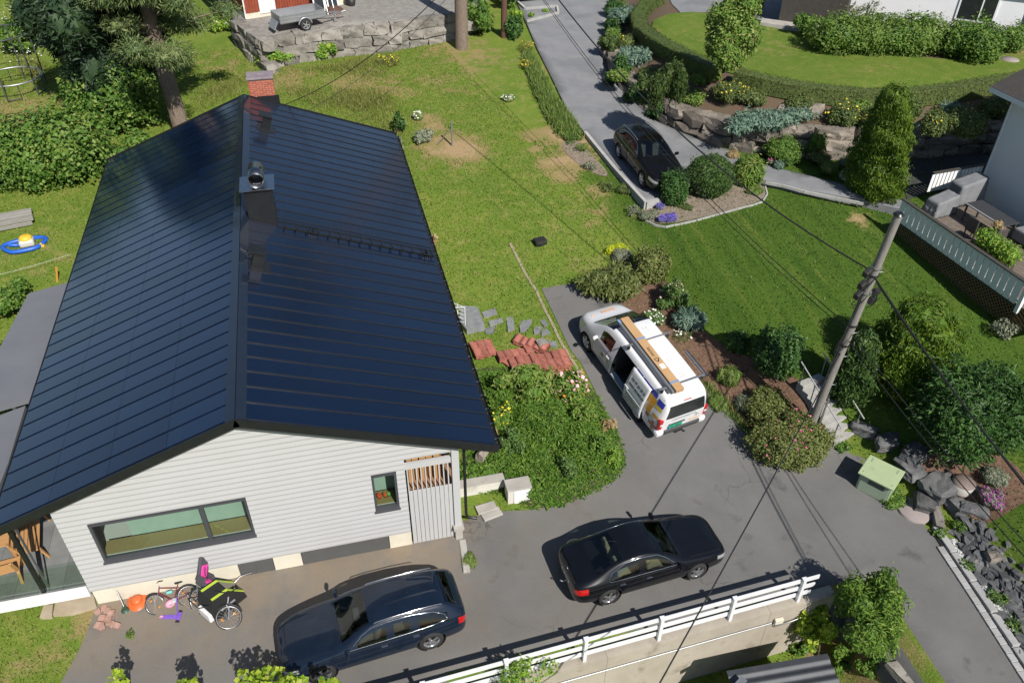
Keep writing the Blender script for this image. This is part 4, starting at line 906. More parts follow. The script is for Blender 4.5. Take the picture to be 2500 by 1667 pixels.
MB().rbox((px_, .30, .70), (.02, .54, .12), .006, rot=(0, R(6), 0)).build('number_plate', GREENPL, van); MB().box((px_-.012, .545, .70), (.006, .05, .11)).build('plate_band', BLUEPL, van)
text('EK 40951', .10, INK, van, frame((px_-.016, .27, .695), (0, -1, 0), (0, 0, 1)))
MB().rbox((px_+.01, .25, .80), (.04, .62, .045), .015).build('plate_handle', PLAST, van)
ORG = mat('orange_print', (0.60, 0.27, 0.05), 0.5); ORP = mat('pale_orange_print', (0.78, 0.50, 0.28), 0.5); NAVY = mat('navy_print', (0.03, 0.05, 0.16), 0.5); TAN = mat('tan_print', (0.42, 0.33, 0.17), 0.5); GREYT = mat('grey_print', (0.18, 0.22, 0.28), 0.5)
text('INTEGRERTE SOLCELLER PÅ TAK', .062, GREYT, van, frame((skin_x(.05, 1.02)-.018, .02, 1.02), (0, -1, 0), (0.2, 0, 1)))
text('Ecosol', .15, ORP, van, frame((skin_x(-.42, .78)-.02, -.45, .74), (0, -1, 0), (0.15, 0, 1)))
MB().tube([(px_-.02, -.47+.045*math.cos(a), .93+.045*math.sin(a)) for a in [2*math.pi*k/14 for k in range(14)]], .008, 5, closed=True).build('maker_badge', CHROME, van)
MB().box((skin_x(0, 1.70)-.012, 0, 1.70), (.02, .28, .03)).build('brake_light', TAILL, van)
MB().cyl((-2.8, -.05, .34), (-2.98, -.05, .34), .025).ball((-3.0, -.05, .39), .035).box((-2.85, .1, .33), (.1, .3, .05)).build('tow_bar', PLAST, van)
# roof: bonnet lettering, ribs, rack, ladder rail, carton
def bz(x, y): return top_z(cv, x, y)
text('Ecosol', .20, ORG, van, frame((2.02, -.05, bz(2.02, 0)+.02), (0, 1, 0), (-1, 0, -.28)))
MB().box((2.02, .56, bz(2.02, .5)+.0), (.10, .09, .015), rot=(0, R(14), 0)).build('bonnet_emblem', ORP, van)
for yr in (-.18, -.30):
    for xr in (.2, -.9, -1.6): MB().rbox((xr-.2, yr, bz(xr-.2, yr)+.004), (.55, .03, .012), .005).build('roof_rib', VANP, van)
for xb in (-.35, -2.30):
    MB().bar((xb, -.86, 2.03), (xb, .86, 2.03), .05, .03).build('roof_bar', GALV, van)
    for sd in (1, -1): MB().rbox((xb, sd*.74, 1.94), (.12, .07, .16), .02).build('bar_foot', PLAST, van)
MB().cyl((-1.25, -.86, 2.06), (-2.40, -.86, 2.06), .035, n=10).cyl((-1.25, -.80, 2.0), (-2.4, -.80, 2.0), .02, n=8).build('ladder_roller', STEEL, van)
for k in range(2): MB().tube([(1.52, .5-.75*k, 1.30), (1.32, .05-.65*k, 1.435)], .010, 5).build('wiper', PLAST, van)
MB().tube([(.62, 0, 1.88), (.45, 0, 2.0)], .006, 5).build('antenna', PLAST, van)
# door opening: dark cargo space with shelves, sill, and the door itself slid back outside the body
CARGO = mat('cargo_liner', (0.035, 0.036, 0.038), 0.8)
cb = MB(); 
for c_, d_ in (((-1.25, 0, .40), (2.6, 1.5, .04)), ((-1.25, -.70, 1.05), (2.6, .04, 1.3)), ((-2.5, 0, 1.05), (.04, 1.5, 1.3)), ((.02, 0, 1.05), (.04, 1.5, 1.3)), ((-1.25, 0, 1.72), (2.6, 1.5, .03))): cb.box(c_, d_)
cb.build('cargo_space', CARGO, van)
MB().rbox((-.72, .25, .80), (.28, .5, .75), .02).build('tool_locker', mat('locker_grey', (0.30, 0.31, 0.32), 0.6), van)
MB().tube([(-.62, .48, 1.18), (-.62, .48, 1.42), (-.80, .48, 1.46), (-.80, .48, 1.18)], .018, 6).build('red_strap', mat('red_strap', (0.5, 0.05, 0.03), 0.6), van)
MB().box((-.52, .86, .38), (.98, .16, .05)).box((-.52, .80, .44), (.98, .06, .03)).build('door_sill', mat('blue_grey_sill', (0.28, 0.33, 0.40), 0.4), van)
dm = []; nI, nJ = 12, 14; DX = -0.98; DOUT = .115
Vv = []
for i in range(nI+1):
    x = -1.03+1.02*(1-i/nI)
    for j in range(nJ+1):
        z = .36+1.36*j/nJ; zz = min(max(z, .3), 1.73); Vv.append((x, side_y(cv, max(x, -.9) if False else -1.4, zz, 1)+0.0, z))
Fq = [(i*(nJ+1)+j, i*(nJ+1)+j+1, (i+1)*(nJ+1)+j+1, (i+1)*(nJ+1)+j) for i in range(nI) for j in range(nJ)]
me = np_mesh('sliding_door', np.array(Vv)+np.array([DX, DOUT, 0]), Fq, True)
bm = bmesh.new(); bm.from_mesh(me); bmesh.ops.recalc_face_normals(bm, faces=bm.faces[:])
if sum(f.normal.y for f in bm.faces) < 0: bmesh.ops.reverse_faces(bm, faces=bm.faces[:])
g_ = bmesh.ops.solidify(bm, geom=bm.faces[:], thickness=0.05); bm.to_mesh(me); bm.free()
DOORP = mat('van_door_paint', (0.62, 0.65, 0.69), 0.3, (0.60, 0.63, 0.67), 3, coat=1.0)
sd_ = obj('sliding_door', me, VANP, van)
def dpt(x, z): return (x+DX, side_y(cv, -1.4, z, 1)+DOUT, z)
MB().tube([dpt(x, z) for x, z in ((-.12, .72), (-.12, .95), (-.10, 1.45), (-.16, 1.56), (-.5, 1.60), (-.95, 1.60))], .009, 5).tube([dpt(x, z) for x, z in ((-.12, .92), (-.16, .86), (-.3, .85), (-.95, .86))], .009, 5).build('door_crease', VANP, sd_)
MB().rbox((DX-.13, side_y(cv, -1.4, .96, 1)+DOUT+.02, .98), (.22, .03, .035), .012).build('door_handle', VANP, sd_)
def side_text(body, size, x, z, m, par, off=DOUT, dx=DX, bold=0.0):
    y0 = side_y(cv, -1.4, z-.1, 1); y1 = side_y(cv, -1.4, z+.1, 1); sl2 = (y1-y0)/.2
    return text(body, size, m, par, frame((x+dx, (y0+y1)/2+off+.008, z), (-1, 0, 0), (0, sl2, 1)), ext=.002, bold=bold)
side_text('Tlf: 97 66 20 21', .125, -.57, 1.40, INK, sd_, bold=.002); side_text('www.ecosol.no', .135, -.57, 1.20, INK, sd_, bold=.003)
side_text('cosol', .34, -.50, .70, TAN, sd_, bold=.004); side_text('CELLER PÅ TAK OG FASADE', .082, -.53, .50, NAVY, sd_)
side_text('E', .34, .22, .70, TAN, van, .0, 0, .004); side_text('INTEGRERTE SOL', .082, .45, .50, NAVY, van, .0, 0)
for k, (dx_, dz_, c_) in enumerate(((0, 0, TAN), (.09, .02, GREYT), (.02, .10, GREYT), (.11, .11, TAN))):
    MB().box((.62-dx_, side_y(cv, .6, .72+dz_, 1)+.006, .70+dz_), (.085, .008, .085)).build('emblem_square', c_, van)
# printed patches behind the door on the rear quarter
BLUV = mat('blue_vinyl', (0.03, 0.045, 0.36), 0.4, coat=0.4); ORV = mat('orange_vinyl', (0.58, 0.28, 0.03), 0.4, coat=0.4); YEV = mat('yellow_vinyl', (0.62, 0.45, 0.06), 0.4, coat=0.4); RUV = mat('rust_vinyl', (0.42, 0.13, 0.05), 0.4, coat=0.4)
def side_patch(x0, x1, z0, z1, m, nm='vinyl_patch'):
    n = 5; Vv = [(x0+(x1-x0)*a/n, side_y(cv, x0+(x1-x0)*a/n, z0+(z1-z0)*b/n, 1)+.007, z0+(z1-z0)*b/n) for a in range(n+1) for b in range(n+1)]
    Ff = [(a*(n+1)+b, a*(n+1)+b+1, (a+1)*(n+1)+b+1, (a+1)*(n+1)+b) for a in range(n) for b in range(n)]
    return obj(nm, np_mesh(nm, Vv, Ff, True), m, van)
side_patch(-1.08, -1.42, 1.56, 1.71, BLUV); side_patch(-1.48, -2.28, 1.56, 1.71, BLUV); side_patch(-2.36, -2.66, 1.45, 1.66, BLUV)
side_patch(-1.1, -1.95, 1.42, 1.54, YEV); side_patch(-1.95, -2.34, 1.22, 1.54, ORV); side_patch(-2.05, -2.30, .92, 1.18, ORV); side_patch(-2.38, -2.66, 1.30, 1.43, YEV)
side_patch(-2.12, -2.30, .74, .90, RUV); side_patch(-2.40, -2.66, .98, 1.10, ORV); side_patch(-2.34, -2.74, .58, .70, RUV); side_patch(-2.48, -2.60, .44, .84, RUV)
vz = 0.90
van.location = (9.62, 20.50, 0); van.scale = (VS,)*3; van.rotation_euler = (0, 0, R(102.27))
zf = h(9.3, 22.2)+.03; zr_ = h(9.98, 18.8)+.03; van.location.z = (zf*1.68+zr_*1.60)/3.28; van.rotation_euler = (0, -math.atan2(zf-zr_, 3.28*VS), R(102.27))
VM = Matrix.Translation(van.location) @ van.rotation_euler.to_matrix().to_4x4() @ Matrix.Scale(VS, 4)
# long carton and profile strapped on the roof bars
CARD = mat('cardboard', (0.46, 0.285, 0.14), 0.85, (0.42, 0.255, 0.12), 2, bump=0.1)
cx = thing('carton', 'long brown cardboard box strapped on top of the white van', 'box'); cx.matrix_world = VM
MB().rbox((-.98, .34, 2.12), (3.30, .30, .14), .008).build('box', CARD, cx)
ky = 2.194
text('kaizer', .17, INK, cx, frame((-.98, .35, ky), (-1, 0, 0), (0, -1, 0)))
MB().bar((-1.28, .27, ky), (-1.42, .35, ky), .025, .004).bar((-1.28, .43, ky), (-1.42, .35, ky), .025, .004).bar((-1.26, .29, ky), (-1.26, .41, ky), .02, .004).bar((-1.26, .29, ky), (-1.36, .29, ky), .02, .004).build('arrow_print', INK, cx)
MB().box((-1.62, .33, ky), (.20, .17, .004)).build('address_label', PLATE, cx)
STRAP = mat('blue_strap', (0.16, 0.26, 0.42), 0.7)
for xs in (-.35, -2.30): MB().box((xs, .34, 2.196), (.07, .32, .012)).box((xs, .50, 2.11), (.06, .012, .18)).build('strap', STRAP, cx)
ax = thing('metal_profile', 'grey metal profile lying beside the carton on the van roof', 'profile'); ax.matrix_world = VM
MB().rbox((-.95, .545, 2.085), (3.25, .085, .085), .008).build('profile', mat('aluminium_grey', (0.30, 0.32, 0.35), 0.4, metal=0.6), ax)
MB().box((.62, .545, 2.088), (.16, .09, .09)).build('end_wrap', STRAP, ax)
# ================================================================ walls, fences, neighbours, poles
STONE = mat('grey_field_stone', (0.175, 0.160, 0.140), 0.95, (0.31, 0.29, 0.26), 1.3, bump=0.9, bscale=22, obj_rand=0.28, wear=((0.085, 0.075, 0.062), 6, 0.58, 0.68), spec=0.2)
STONE2 = mat('brown_boulder', (0.13, 0.115, 0.10), 0.95, (0.27, 0.235, 0.195), 1.1, bump=1.0, bscale=18, obj_rand=0.28, wear=((0.06, 0.053, 0.045), 5, 0.58, 0.68), spec=0.2)
STONE3 = mat('dark_blasted_rock', (0.060, 0.062, 0.066), 0.85, (0.135, 0.135, 0.135), 1.6, bump=0.8, bscale=16, obj_rand=0.3)
def rock_mesh(seed, box=0.6, jit=0.12, cuts=1):
    r = random.Random(seed); bm = bmesh.new(); bmesh.ops.create_cube(bm, size=1.0); bmesh.ops.subdivide_edges(bm, edges=bm.edges[:], cuts=cuts, use_grid_fill=True)
    for v in bm.verts:
        s = v.co.normalized()*0.62; v.co = v.co*box+s*(1-box)
        v.co += Vector((r.uniform(-jit, jit), r.uniform(-jit, jit), r.uniform(-jit, jit)))
    me = bpy.data.meshes.new('stone'); bm.to_mesh(me); bm.free(); return me
def rock_set(m, n=7, box=0.6, jit=0.11):
    L = [rock_mesh(100+i*7+int(box*10), box, jit) for i in range(n)]
    for me in L: me.materials.append(m)
    return L
RK1 = rock_set(STONE, 8, 0.78, 0.075); RK2 = rock_set(STONE2, 8, 0.66, 0.10); RK3 = rock_set(STONE3, 7, 0.68, 0.10)
RKB = [rock_mesh(900+i, 0.66, 0.035, 4) for i in range(5)]
for me in RKB:
    r_ = random.Random(me.name); ph = [r_.uniform(0, 6) for _ in range(6)]
    for v in me.vertices:
        c = v.co; v.co += Vector(c)*(.16*math.sin(3.1*c.x+ph[0])*math.sin(4*c.y+ph[1])+.12*math.sin(7*c.z+ph[2]+3*c.x))
    me.materials.append(STONE3)
def stone(parent, me, loc, scl, rz, tilt=0.0, name='stone', **kw):
    o = bpy.data.objects.new(name, me); o.location = loc; o.scale = scl; o.rotation_euler = (random.uniform(-tilt, tilt), random.uniform(-tilt, tilt), rz); return link(o, parent, **kw)
def stone_wall(t, path, zb, zt, rocks, sl=(0.6, 1.2), hc=0.48, depth=0.55, lean=0.18):
    "courses of stones along a ground path; zb, zt give base and top height at (x, y)"
    for a, b in zip(path[:-1], path[1:]):
        a = Vector((a[0], a[1], 0)); b = Vector((b[0], b[1], 0)); d = b-a; L = d.length; d.normalize(); nrm = Vector((d.y, -d.x, 0)); rz = math.atan2(d.y, d.x)
        zb0 = zb(*((a+b)/2)[:2])-0.12; zt0 = zt(*((a+b)/2)[:2]); nc = max(1, round((zt0-zb0)/hc)); hh = (zt0-zb0)/nc
        for c in range(nc):
            s = -random.uniform(0, 0.4)
            while s < L:
                w = random.uniform(*sl)
                hh2 = hh*random.uniform(0.86, 1.08)
                p = a+d*(s+w/2)+nrm*(lean*(nc-1-c)/max(nc, 1)-0.08+random.uniform(-0.06, 0.06))
                stone(t, random.choice(rocks), (p.x, p.y, zb0+hh*(c+0.5)), (w*1.0, depth*random.uniform(0.8, 1.15), hh2), rz+random.uniform(-0.06, 0.06), 0.05)
                s += w
yw = thing('stone_wall', 'grey dry stone retaining wall holding up the gravel yard with the trailer', 'stone wall')
pth = [(p.x, p.y) for p in yard_front]
stone_wall(yw, pth, lambda x, y: h(x, y-0.4), lambda x, y: YZ+0.06, RK1, (0.7, 1.5), 0.52, 0.7)
bw = thing('boulder_wall', 'brown boulder wall holding the flower bed above the parking bay', 'stone wall')
wp = [(p.x, p.y) for p in WALLP]
def out_base(x, y): return min(h(x, y), hr(x, y))-0.05
stone_wall(bw, wp, out_base, lambda x, y: ht(x, y)+0.12, RK2, (0.7, 1.55), 0.56, 0.85, 0.30)
for px, py, s in ((1950, 350, (2.2, 0.9, 1.75)), (2075, 330, (1.1, 0.7, 0.55)), (2070, 362, (1.7, 0.8, 0.7)), (2010, 318, (1.3, .7, .5)), (2340, 318, (2.2, 0.8, 0.8))):
    p = G(px, py, hr); stone(bw, random.choice(RK2), (p.x, p.y+0.5, p.z+s[2]*0.42), s, R(-14), 0.1)
# dark rocks lining the road at the lower right
rw = thing('rock_bank', 'bank of dark angular rocks between the paved kerb and the lawn', 'rock bank')
ra_, rb_ = G(2315, 1275), G(2540, 1590)
random.seed(21)
for i in range(260):
    f_ = random.random()**0.9; q = ra_.lerp(rb_, f_*1.05); off = random.gauss(0.22, 0.30)
    sz = random.uniform(0.09, 0.23); x_, y_ = q.x+off+0.1, q.y+off*0.4
    stone(rw, random.choice(RK3), (x_, y_, h(x_, y_)+sz*0.18), (sz*1.7, sz, sz*0.8), math.atan2(rb_.y-ra_.y, rb_.x-ra_.x)+random.gauss(0, .6), 0.35)
# single boulders
for i, (px, py, s, lab, rk) in enumerate([(2290, 1192, (1.15, .8, 0.55), 'large striped grey boulder behind the green cabinet', RK3), (2250, 1235, (0.7, 0.55, 0.5), 'grey angular boulder between the green cabinet and the round concrete lid', RK3),
                                       (2220, 1150, (0.9, 0.6, 0.4), 'flat grey stone right behind the green cabinet', RK3), (2110, 1055, (.8, 0.35, 0.35), 'dark long boulder in the shade at the stair foot', RK3), (2165, 1085, (.7, 0.5, 0.4), 'dark boulder in the shade behind the green cabinet', RK3), (2230, 1118, (.75, 0.6, 0.5), 'dark ridged boulder under the big dark shrub', RK3), (2285, 1270, (0.9, 0.28, 0.35), 'grey rectangular stone block beside the round concrete lid', RK1),
                                       (2330, 1240, (0.55, 0.4, 0.4), 'upright dark rock next to the brown round stump', RK3), (2370, 1255, (0.75, 0.45, 0.4), 'dark slab rock at the edge of the bark bed', RK3), (2425, 1365, (0.42, 0.36, 0.32), 'pale tan stone on the lawn above the dark rocks', RK2),
                                       (2085, 1535, (0.55, 0.45, 0.9), 'dark leaning boulder at the end of the concrete wall', RK3), (2168, 1617, (0.5, 0.22, 0.22), 'round grey stone at the road edge below the rowan', RK1), (2200, 1650, (0.75, 0.4, 0.25), 'flat pale stone along the road edge below the rowan', RK1), (2020, 420, (0.0, 0, 0), '', None)]):
    if not lab: continue
    if rk is RK3: rk = RKB
    p = G(px, py); o = stone(None, rk[i % len(rk)], (p.x, p.y, p.z+s[2]*0.25), s, R(20+i*37), 0.12, 'boulder', label=lab, cat='boulder')
# concrete retaining wall, conduit and lamp
rt_ = thing('retaining_wall', 'stained concrete retaining wall under the white rail fence', 'retaining wall')
RETM = mat('stained_concrete', (0.33, 0.29, 0.235), 0.9, (0.42, 0.375, 0.31), 0.8, bump=0.3, bscale=40, wear=((0.24, 0.205, 0.16), 1.6, 0.56, 0.72))
xs = [-9, -4.2, 0.6, 5.4, 10.2, 12.25]
for a, b in zip(xs[:-1], xs[1:]):
    ya, yb_ = float(wall_y(a)), float(wall_y(b))
    MB().add([(a, ya-.05, -2.6), (b-.008, yb_-.05, -2.6), (b-.008, yb_+.27, -2.6), (a, ya+.27, -2.6), (a, ya-.05, .07), (b-.008, yb_-.05, .07), (b-.008, yb_+.27, .07), (a, ya+.27, .07)], [(3, 2, 1, 0), (4, 5, 6, 7), (0, 1, 5, 4), (1, 2, 6, 5), (2, 3, 7, 6), (3, 0, 4, 7)]).build('wall_section', RETM, rt_)
MB().tube([(x, float(wall_y(x))-.08, -.42) for x in (-3, 2, 6, 10.3)], .022, 8).build('conduit', GALV, rt_)
wl_ = thing('wall_lamp', 'small cream junction box at the end of the pipe on the concrete wall', 'junction box', (10.5, float(wall_y(10.5))-.06, -.36))
MB().rbox((0, -.05, 0), (.26, .1, .2), .02).build('housing', CREAM, wl_); MB().tube([(-.1, -.05, -.1), (-.1, -.05, -.24), (.5, -.04, -.18), (1.1, .0, -.05)], .018, 6).build('cable', GALV, wl_)
# white rail fence
FENW = mat('white_fence_paint', (0.72, 0.72, 0.74), 0.5, (0.66, 0.66, 0.68), 4, wear=((0.5, 0.49, 0.47), 9, 0.66, 0.74))
fn = thing('rail_fence', 'white painted three-rail fence on the concrete wall along the driveway', 'fence')
fx = [-5.72+2.1*i for i in range(9)]; fy_ = lambda x: float(wall_y(x))+.08
for x in fx:
    po = MB().box((x, fy_(x), .54), (.09, .09, 1.0)).build('post', FENW, fn); MB().box((x, fy_(x), 1.05), (.13, .13, .025)).build('post_cap', FENW, po)
for zz in (.28, .58, .90):
    for i in range(0, 8, 2):
        a, b = fx[i], (fx[i+2] if i < 6 else 11.6-.12*(zz < .8)*(1+(zz < .4))*.5); b = min(b, 11.6)
        MB().bar((a+.004, fy_(a)+.062, zz), (b-.004, fy_(b)+.062, zz), .03, .155).build('rail', FENW, fn)
# corrugated shed roof below the wall
sh = thing('shed', 'shed with grey corrugated roof below the concrete wall', 'shed')
c0, c1 = at(1775, 1645, -.3), at(2022, 1602, -.3); dx_ = (c1-c0).normalized(); dn = Vector((dx_.y, -dx_.x, 0)); CORR = mat('grey_corrugated', (0.040, 0.044, 0.052), 0.55, (0.050, 0.054, 0.062), 3, metal=0.2)
W_ = (c1-c0).length; n_ = 30; Vv = []; D_ = 3.0
for i in range(n_*4+1):
    s = D_*i/(n_*4); zz = -.3-.12*s+.028*math.sin(s*2*math.pi/.26)
    for e in (0, 1): q = c0+dx_*(W_*e)+dn*s; Vv.append((q.x, q.y, zz))
obj('roof', np_mesh('roof', Vv, [(2*i, 2*i+1, 2*i+3, 2*i+2) for i in range(n_*4)], True), CORR, sh)
MB().bar(tuple(c0+Vector((0, 0, .03))), tuple(c1+Vector((0, 0, .03))), .14, .02).build('ridge_flashing', CORR, sh)
q = c0+dx_*(W_/2)+dn*(D_/2); MB().box((q.x, q.y, -1.6), (W_-.4, D_-.4, 2.0), rot=(0, 0, math.atan2(dx_.y, dx_.x))).build('wall', mat('shed_wall', (0.10, 0.06, 0.04), 0.8, (0.12, 0.075, 0.05), 4), sh)
q = c0+dn*.35+dx_*.12; MB().bar((q.x-.25, q.y-.2, -.12), (q.x+.2, q.y+.05, -.1), .18, .03).build('vent_hood', GALV, sh)

# ---------------------------------------------------------------- green cabinet, lids, kerb of setts
gb = thing('utility_cabinet', 'pale green metal utility cabinet with a sloping lid beside the rocks', 'cabinet')
GRN = mat('pale_green_enamel', (0.37, 0.44, 0.255), 0.5, (0.34, 0.41, 0.235), 3, wear=((0.26, 0.31, 0.18), 3, 0.62, 0.75)); GRN2 = mat('grey_green_enamel', (0.30, 0.37, 0.27), 0.5, (0.27, 0.335, 0.245), 3)
p = G(2130, 1215); gb.location = (15.58, 14.24, h(15.1, 14.0)-.02); gb.rotation_euler = (0, 0, R(-54.9))
MB().rbox((0, 0, .34), (1.0, .74, .9), .015).build("body", GRN2, gb)
MB().rbox((0, -.02, .83), (1.12, .92, .05), .012, rot=(R(6), 0, 0)).build("lid", GRN, gb)
for sx in (-.4, .4): MB().box((sx, .26, .89), (.05, .16, .015), rot=(R(6), 0, 0)).build('hinge', GRN2, gb); 
for sx in (-.45, .45): MB().cyl((sx, -.33, .80), (sx, -.33, .835), .012, n=8).build('lock', PLAST, gb)
MB().rbox((0, -.378, .38), (.88, .015, .62), .005).build('door', GRN2, gb)
for k in range(5): MB().box((.05, -.39, .50+.035*k), (.5, .01, .014)).build('louvre', PLAST, gb)
p = G(2232, 1247); lid = thing('manhole_lid', 'large round pinkish concrete lid at the edge of the asphalt', 'manhole lid', (p.x, p.y, p.z))
LIDM = mat('pink_concrete', (0.27, 0.225, 0.215), 0.9, (0.32, 0.275, 0.265), 2, bump=0.3); MB().lathe([(0, .11), (.48, .11), (.52, .08), (.52, -.06)], 36).build('slab', LIDM, lid); MB().cyl((.02, .02, .105), (.02, .02, .125), .04).build('lifting_eye', mat('rust', (0.22, 0.09, 0.04), 0.9), lid)
p = G(2347, 1190); st_ = thing('well_cover', 'small round brown cover with a pale rim standing in the bark bed', 'well cover', (p.x, p.y, p.z))
MB().lathe([(.34, -.05), (.34, .24), (.30, .25)], 24).build('rim', CONC, st_); MB().lathe([(0, .33), (.22, .33), (.25, .30), (.33, .28), (.335, .22)], 24).build('lid', mat('brown_metal', (0.16, 0.125, 0.11), 0.7, (0.2, 0.16, 0.14), 5), st_)
kb = thing('paved_kerb', 'strip of grey concrete setts and kerbstones along the right edge of the road', 'kerb')
k0, k1 = G(2283, 1322), G(2520, 1690); kd = (k1-k0); KL = kd.length; kd.normalize(); kn = Vector((-kd.y, kd.x, 0)); krz = math.atan2(kd.y, kd.x)
SETT = mat('grey_sett', (0.30, 0.30, 0.295), 0.9, (0.36, 0.355, 0.345), 5, bump=0.3, obj_rand=0.14)
set_ = MB().rbox((0, 0, 0), (.235, .20, .10), .012).mesh('sett'); set_.materials.append(SETT); kst = MB().rbox((0, 0, 0), (.98, .22, .16), .02).mesh('kerbstone'); kst.materials.append(SETT)
i = 0; s = 0.35
while s < KL:
    q = k0+kd*s; o = bpy.data.objects.new('sett', set_); o.location = (q.x, q.y, h(q.x, q.y)+.035+random.uniform(-.004, .004)); o.rotation_euler = (0, 0, krz+random.uniform(-.03, .03)); link(o, kb); s += .243
s = 0.0
while s < KL:
    q = k0+kd*s+kn*.27; o = bpy.data.objects.new('kerbstone', kst); o.location = (q.x, q.y, h(q.x, q.y)+.05); o.rotation_euler = (0, 0, krz); link(o, kb); s += 1.0
q = k0-kd*.05+kn*.1; MB().box((q.x, q.y, h(q.x, q.y)+.035), (.5, .1, .05), rot=(0, 0, krz)).build('drain_slot', ARCH, kb)
# pebbles beside the kerb
pm_ = [rock_mesh(300+i, .4, .1) for i in range(3)]; Vp = []; Fp = []
for i in range(900):
    f_ = random.random(); q = k0+kd*(KL*f_)+kn*(.44+abs(random.gauss(0, .14))); s_ = random.uniform(.03, .075); m_ = random.choice(pm_); b_ = len(Vp); a_ = random.uniform(0, 6.3)
    for v in m_.vertices: Vp.append((q.x+s_*(v.co.x*math.cos(a_)-v.co.y*math.sin(a_)), q.y+s_*(v.co.x*math.sin(a_)+v.co.y*math.cos(a_)), h(q.x, q.y)+.02+s_*v.co.z*.8))
    Fp += [tuple(b_+k for k in pl.vertices) for pl in m_.polygons]
obj('pebbles', np_mesh('pebbles', Vp, Fp), mat('pale_pebble', (0.3, 0.3, 0.3), 0.9, island=[(0.16, 0.16, 0.165), (0.42, 0.42, 0.41), (0.60, 0.59, 0.57)]), label='loose grey and white pebbles along the kerb', cat='pebbles', kind='stuff')

# white kerb wall round the parking bay
kw = thing('kerb_wall', 'pale concrete kerb wall along the edge of the parking bay', 'kerb')
KERBM = mat('pale_kerb', (0.33, 0.325, 0.31), 0.9, (0.39, 0.385, 0.37), 3, bump=0.2, obj_rand=0.08)
kp = [G(x, y, hr) for x, y in ((1428, 325), (1500, 413), (1577, 498), (1607, 490))]
for a, b in zip(kp[:-1], kp[1:]):
    L = (b-a).length; n_ = max(1, int(L/1.0)); d = (b-a)/n_
    for i in range(n_):
        u, v = a+d*i, a+d*(i+1); MB().bar((u.x, u.y, u.z-.42), tuple(Vector((v.x, v.y, v.z-.42))-(v-u).normalized()*.01), .16, 1.05).build('kerbstone', KERBM, kw)
ke = thing('kerb_edging', 'thin stone edging round the soil bed at the lawn', 'edging')
ep = [G(x, y) for x, y in ((1575, 540), (1600, 552), (1625, 556), (1660, 549), (1700, 540), (1750, 526), (1800, 512), (1840, 502), (1862, 494), (1873, 476), (1866, 450))]
for a, b in zip(ep[:-1], ep[1:]):
    MB().bar((a.x, a.y, a.z+.02), tuple(Vector((b.x, b.y, b.z+.02))-(b-a).normalized()*.02), .06, .10).build('edging_stone', KERBM, ke)
pe = thing('path_edging', 'pale stone edging along the grey garden path', 'edging')
ep = [G(x, y, hr) for x, y in ((1868, 444), (1910, 452), (1962, 466), (2040, 482), (2108, 496))]
for a, b in zip(ep[:-1], ep[1:]): MB().bar((a.x, a.y-.05, a.z-.02), tuple(Vector((b.x, b.y-.05, b.z-.02))-(b-a).normalized()*.02), .09, .12).build('edging_stone', KERBM, pe)
# earth-brown edging strip between lawn and drive
es = thing('concrete_edging', 'narrow worn concrete strip between the lawn and the driveway', 'edging')
EDG = mat('worn_edging', (0.27, 0.215, 0.145), 0.95, (0.33, 0.275, 0.20), 5, bump=0.5)
ep = [G(x, y) for x, y in ((1245, 594), (1262, 628), (1282, 668), (1310, 712), (1328, 752), (1350, 795), (1370, 838), (1392, 872), (1412, 905))]
for a, b in zip(ep[:-1], ep[1:]): MB().bar((a.x, a.y, a.z-.02), tuple(Vector((b.x, b.y, b.z-.02))-(b-a).normalized()*.015), .10, .10).build('edging_stone', EDG, es)

# ---------------------------------------------------------------- stairs with steel rails
sa, sb = G(2060, 1078), G(1972, 930); STEPM = mat('grey_step', (0.30, 0.295, 0.28), 0.9, (0.36, 0.35, 0.33), 4, bump=0.3)
stt = thing('garden_stairs', 'concrete garden steps climbing from the driveway to the lawn', 'stairs')
d = Vector((sb.x-sa.x, sb.y-sa.y, 0)); L = d.length; d.normalize(); nrm = Vector((-d.y, d.x, 0)); rz = math.atan2(d.y, d.x); ns = 8; zt = h(sb.x, sb.y)+.08; rise = (zt-sa.z)/ns
for i in range(ns):
    q = Vector((sa.x, sa.y, 0))+d*(L*(i+.5)/ns); MB().rbox((0, 0, 0), (L/ns+.04, 1.0, rise+.25), .015).build('step', STEPM, stt, (q.x, q.y, sa.z+rise*(i+.5)-.12+.06), (0, 0, rz))
RAILM = mat('pale_grey_tube', (0.40, 0.41, 0.41), 0.4, (0.36, 0.37, 0.37), 8, metal=0.5)
for k, sd in enumerate((-1, 1)):
    hr_ = thing('handrail', ['pale steel handrail on the rock side of the garden steps', 'pale steel handrail on the bed side of the garden steps'][k], 'handrail')
    P0 = Vector((sa.x, sa.y, sa.z+.9))+nrm*(-sd*.50); P1 = Vector((sb.x, sb.y, zt+.9))+nrm*(-sd*.50)
    MB().tube([P0-d*.1, P0.lerp(P1, .5), P1+d*.1], .025, 8).build('top_rail', RAILM, hr_)
    for f_ in (.04, .35, .66, .96):
        q = P0.lerp(P1, f_); MB().cyl((q.x, q.y, q.z-1.0), tuple(q), .02, n=8).build('baluster', RAILM, hr_)

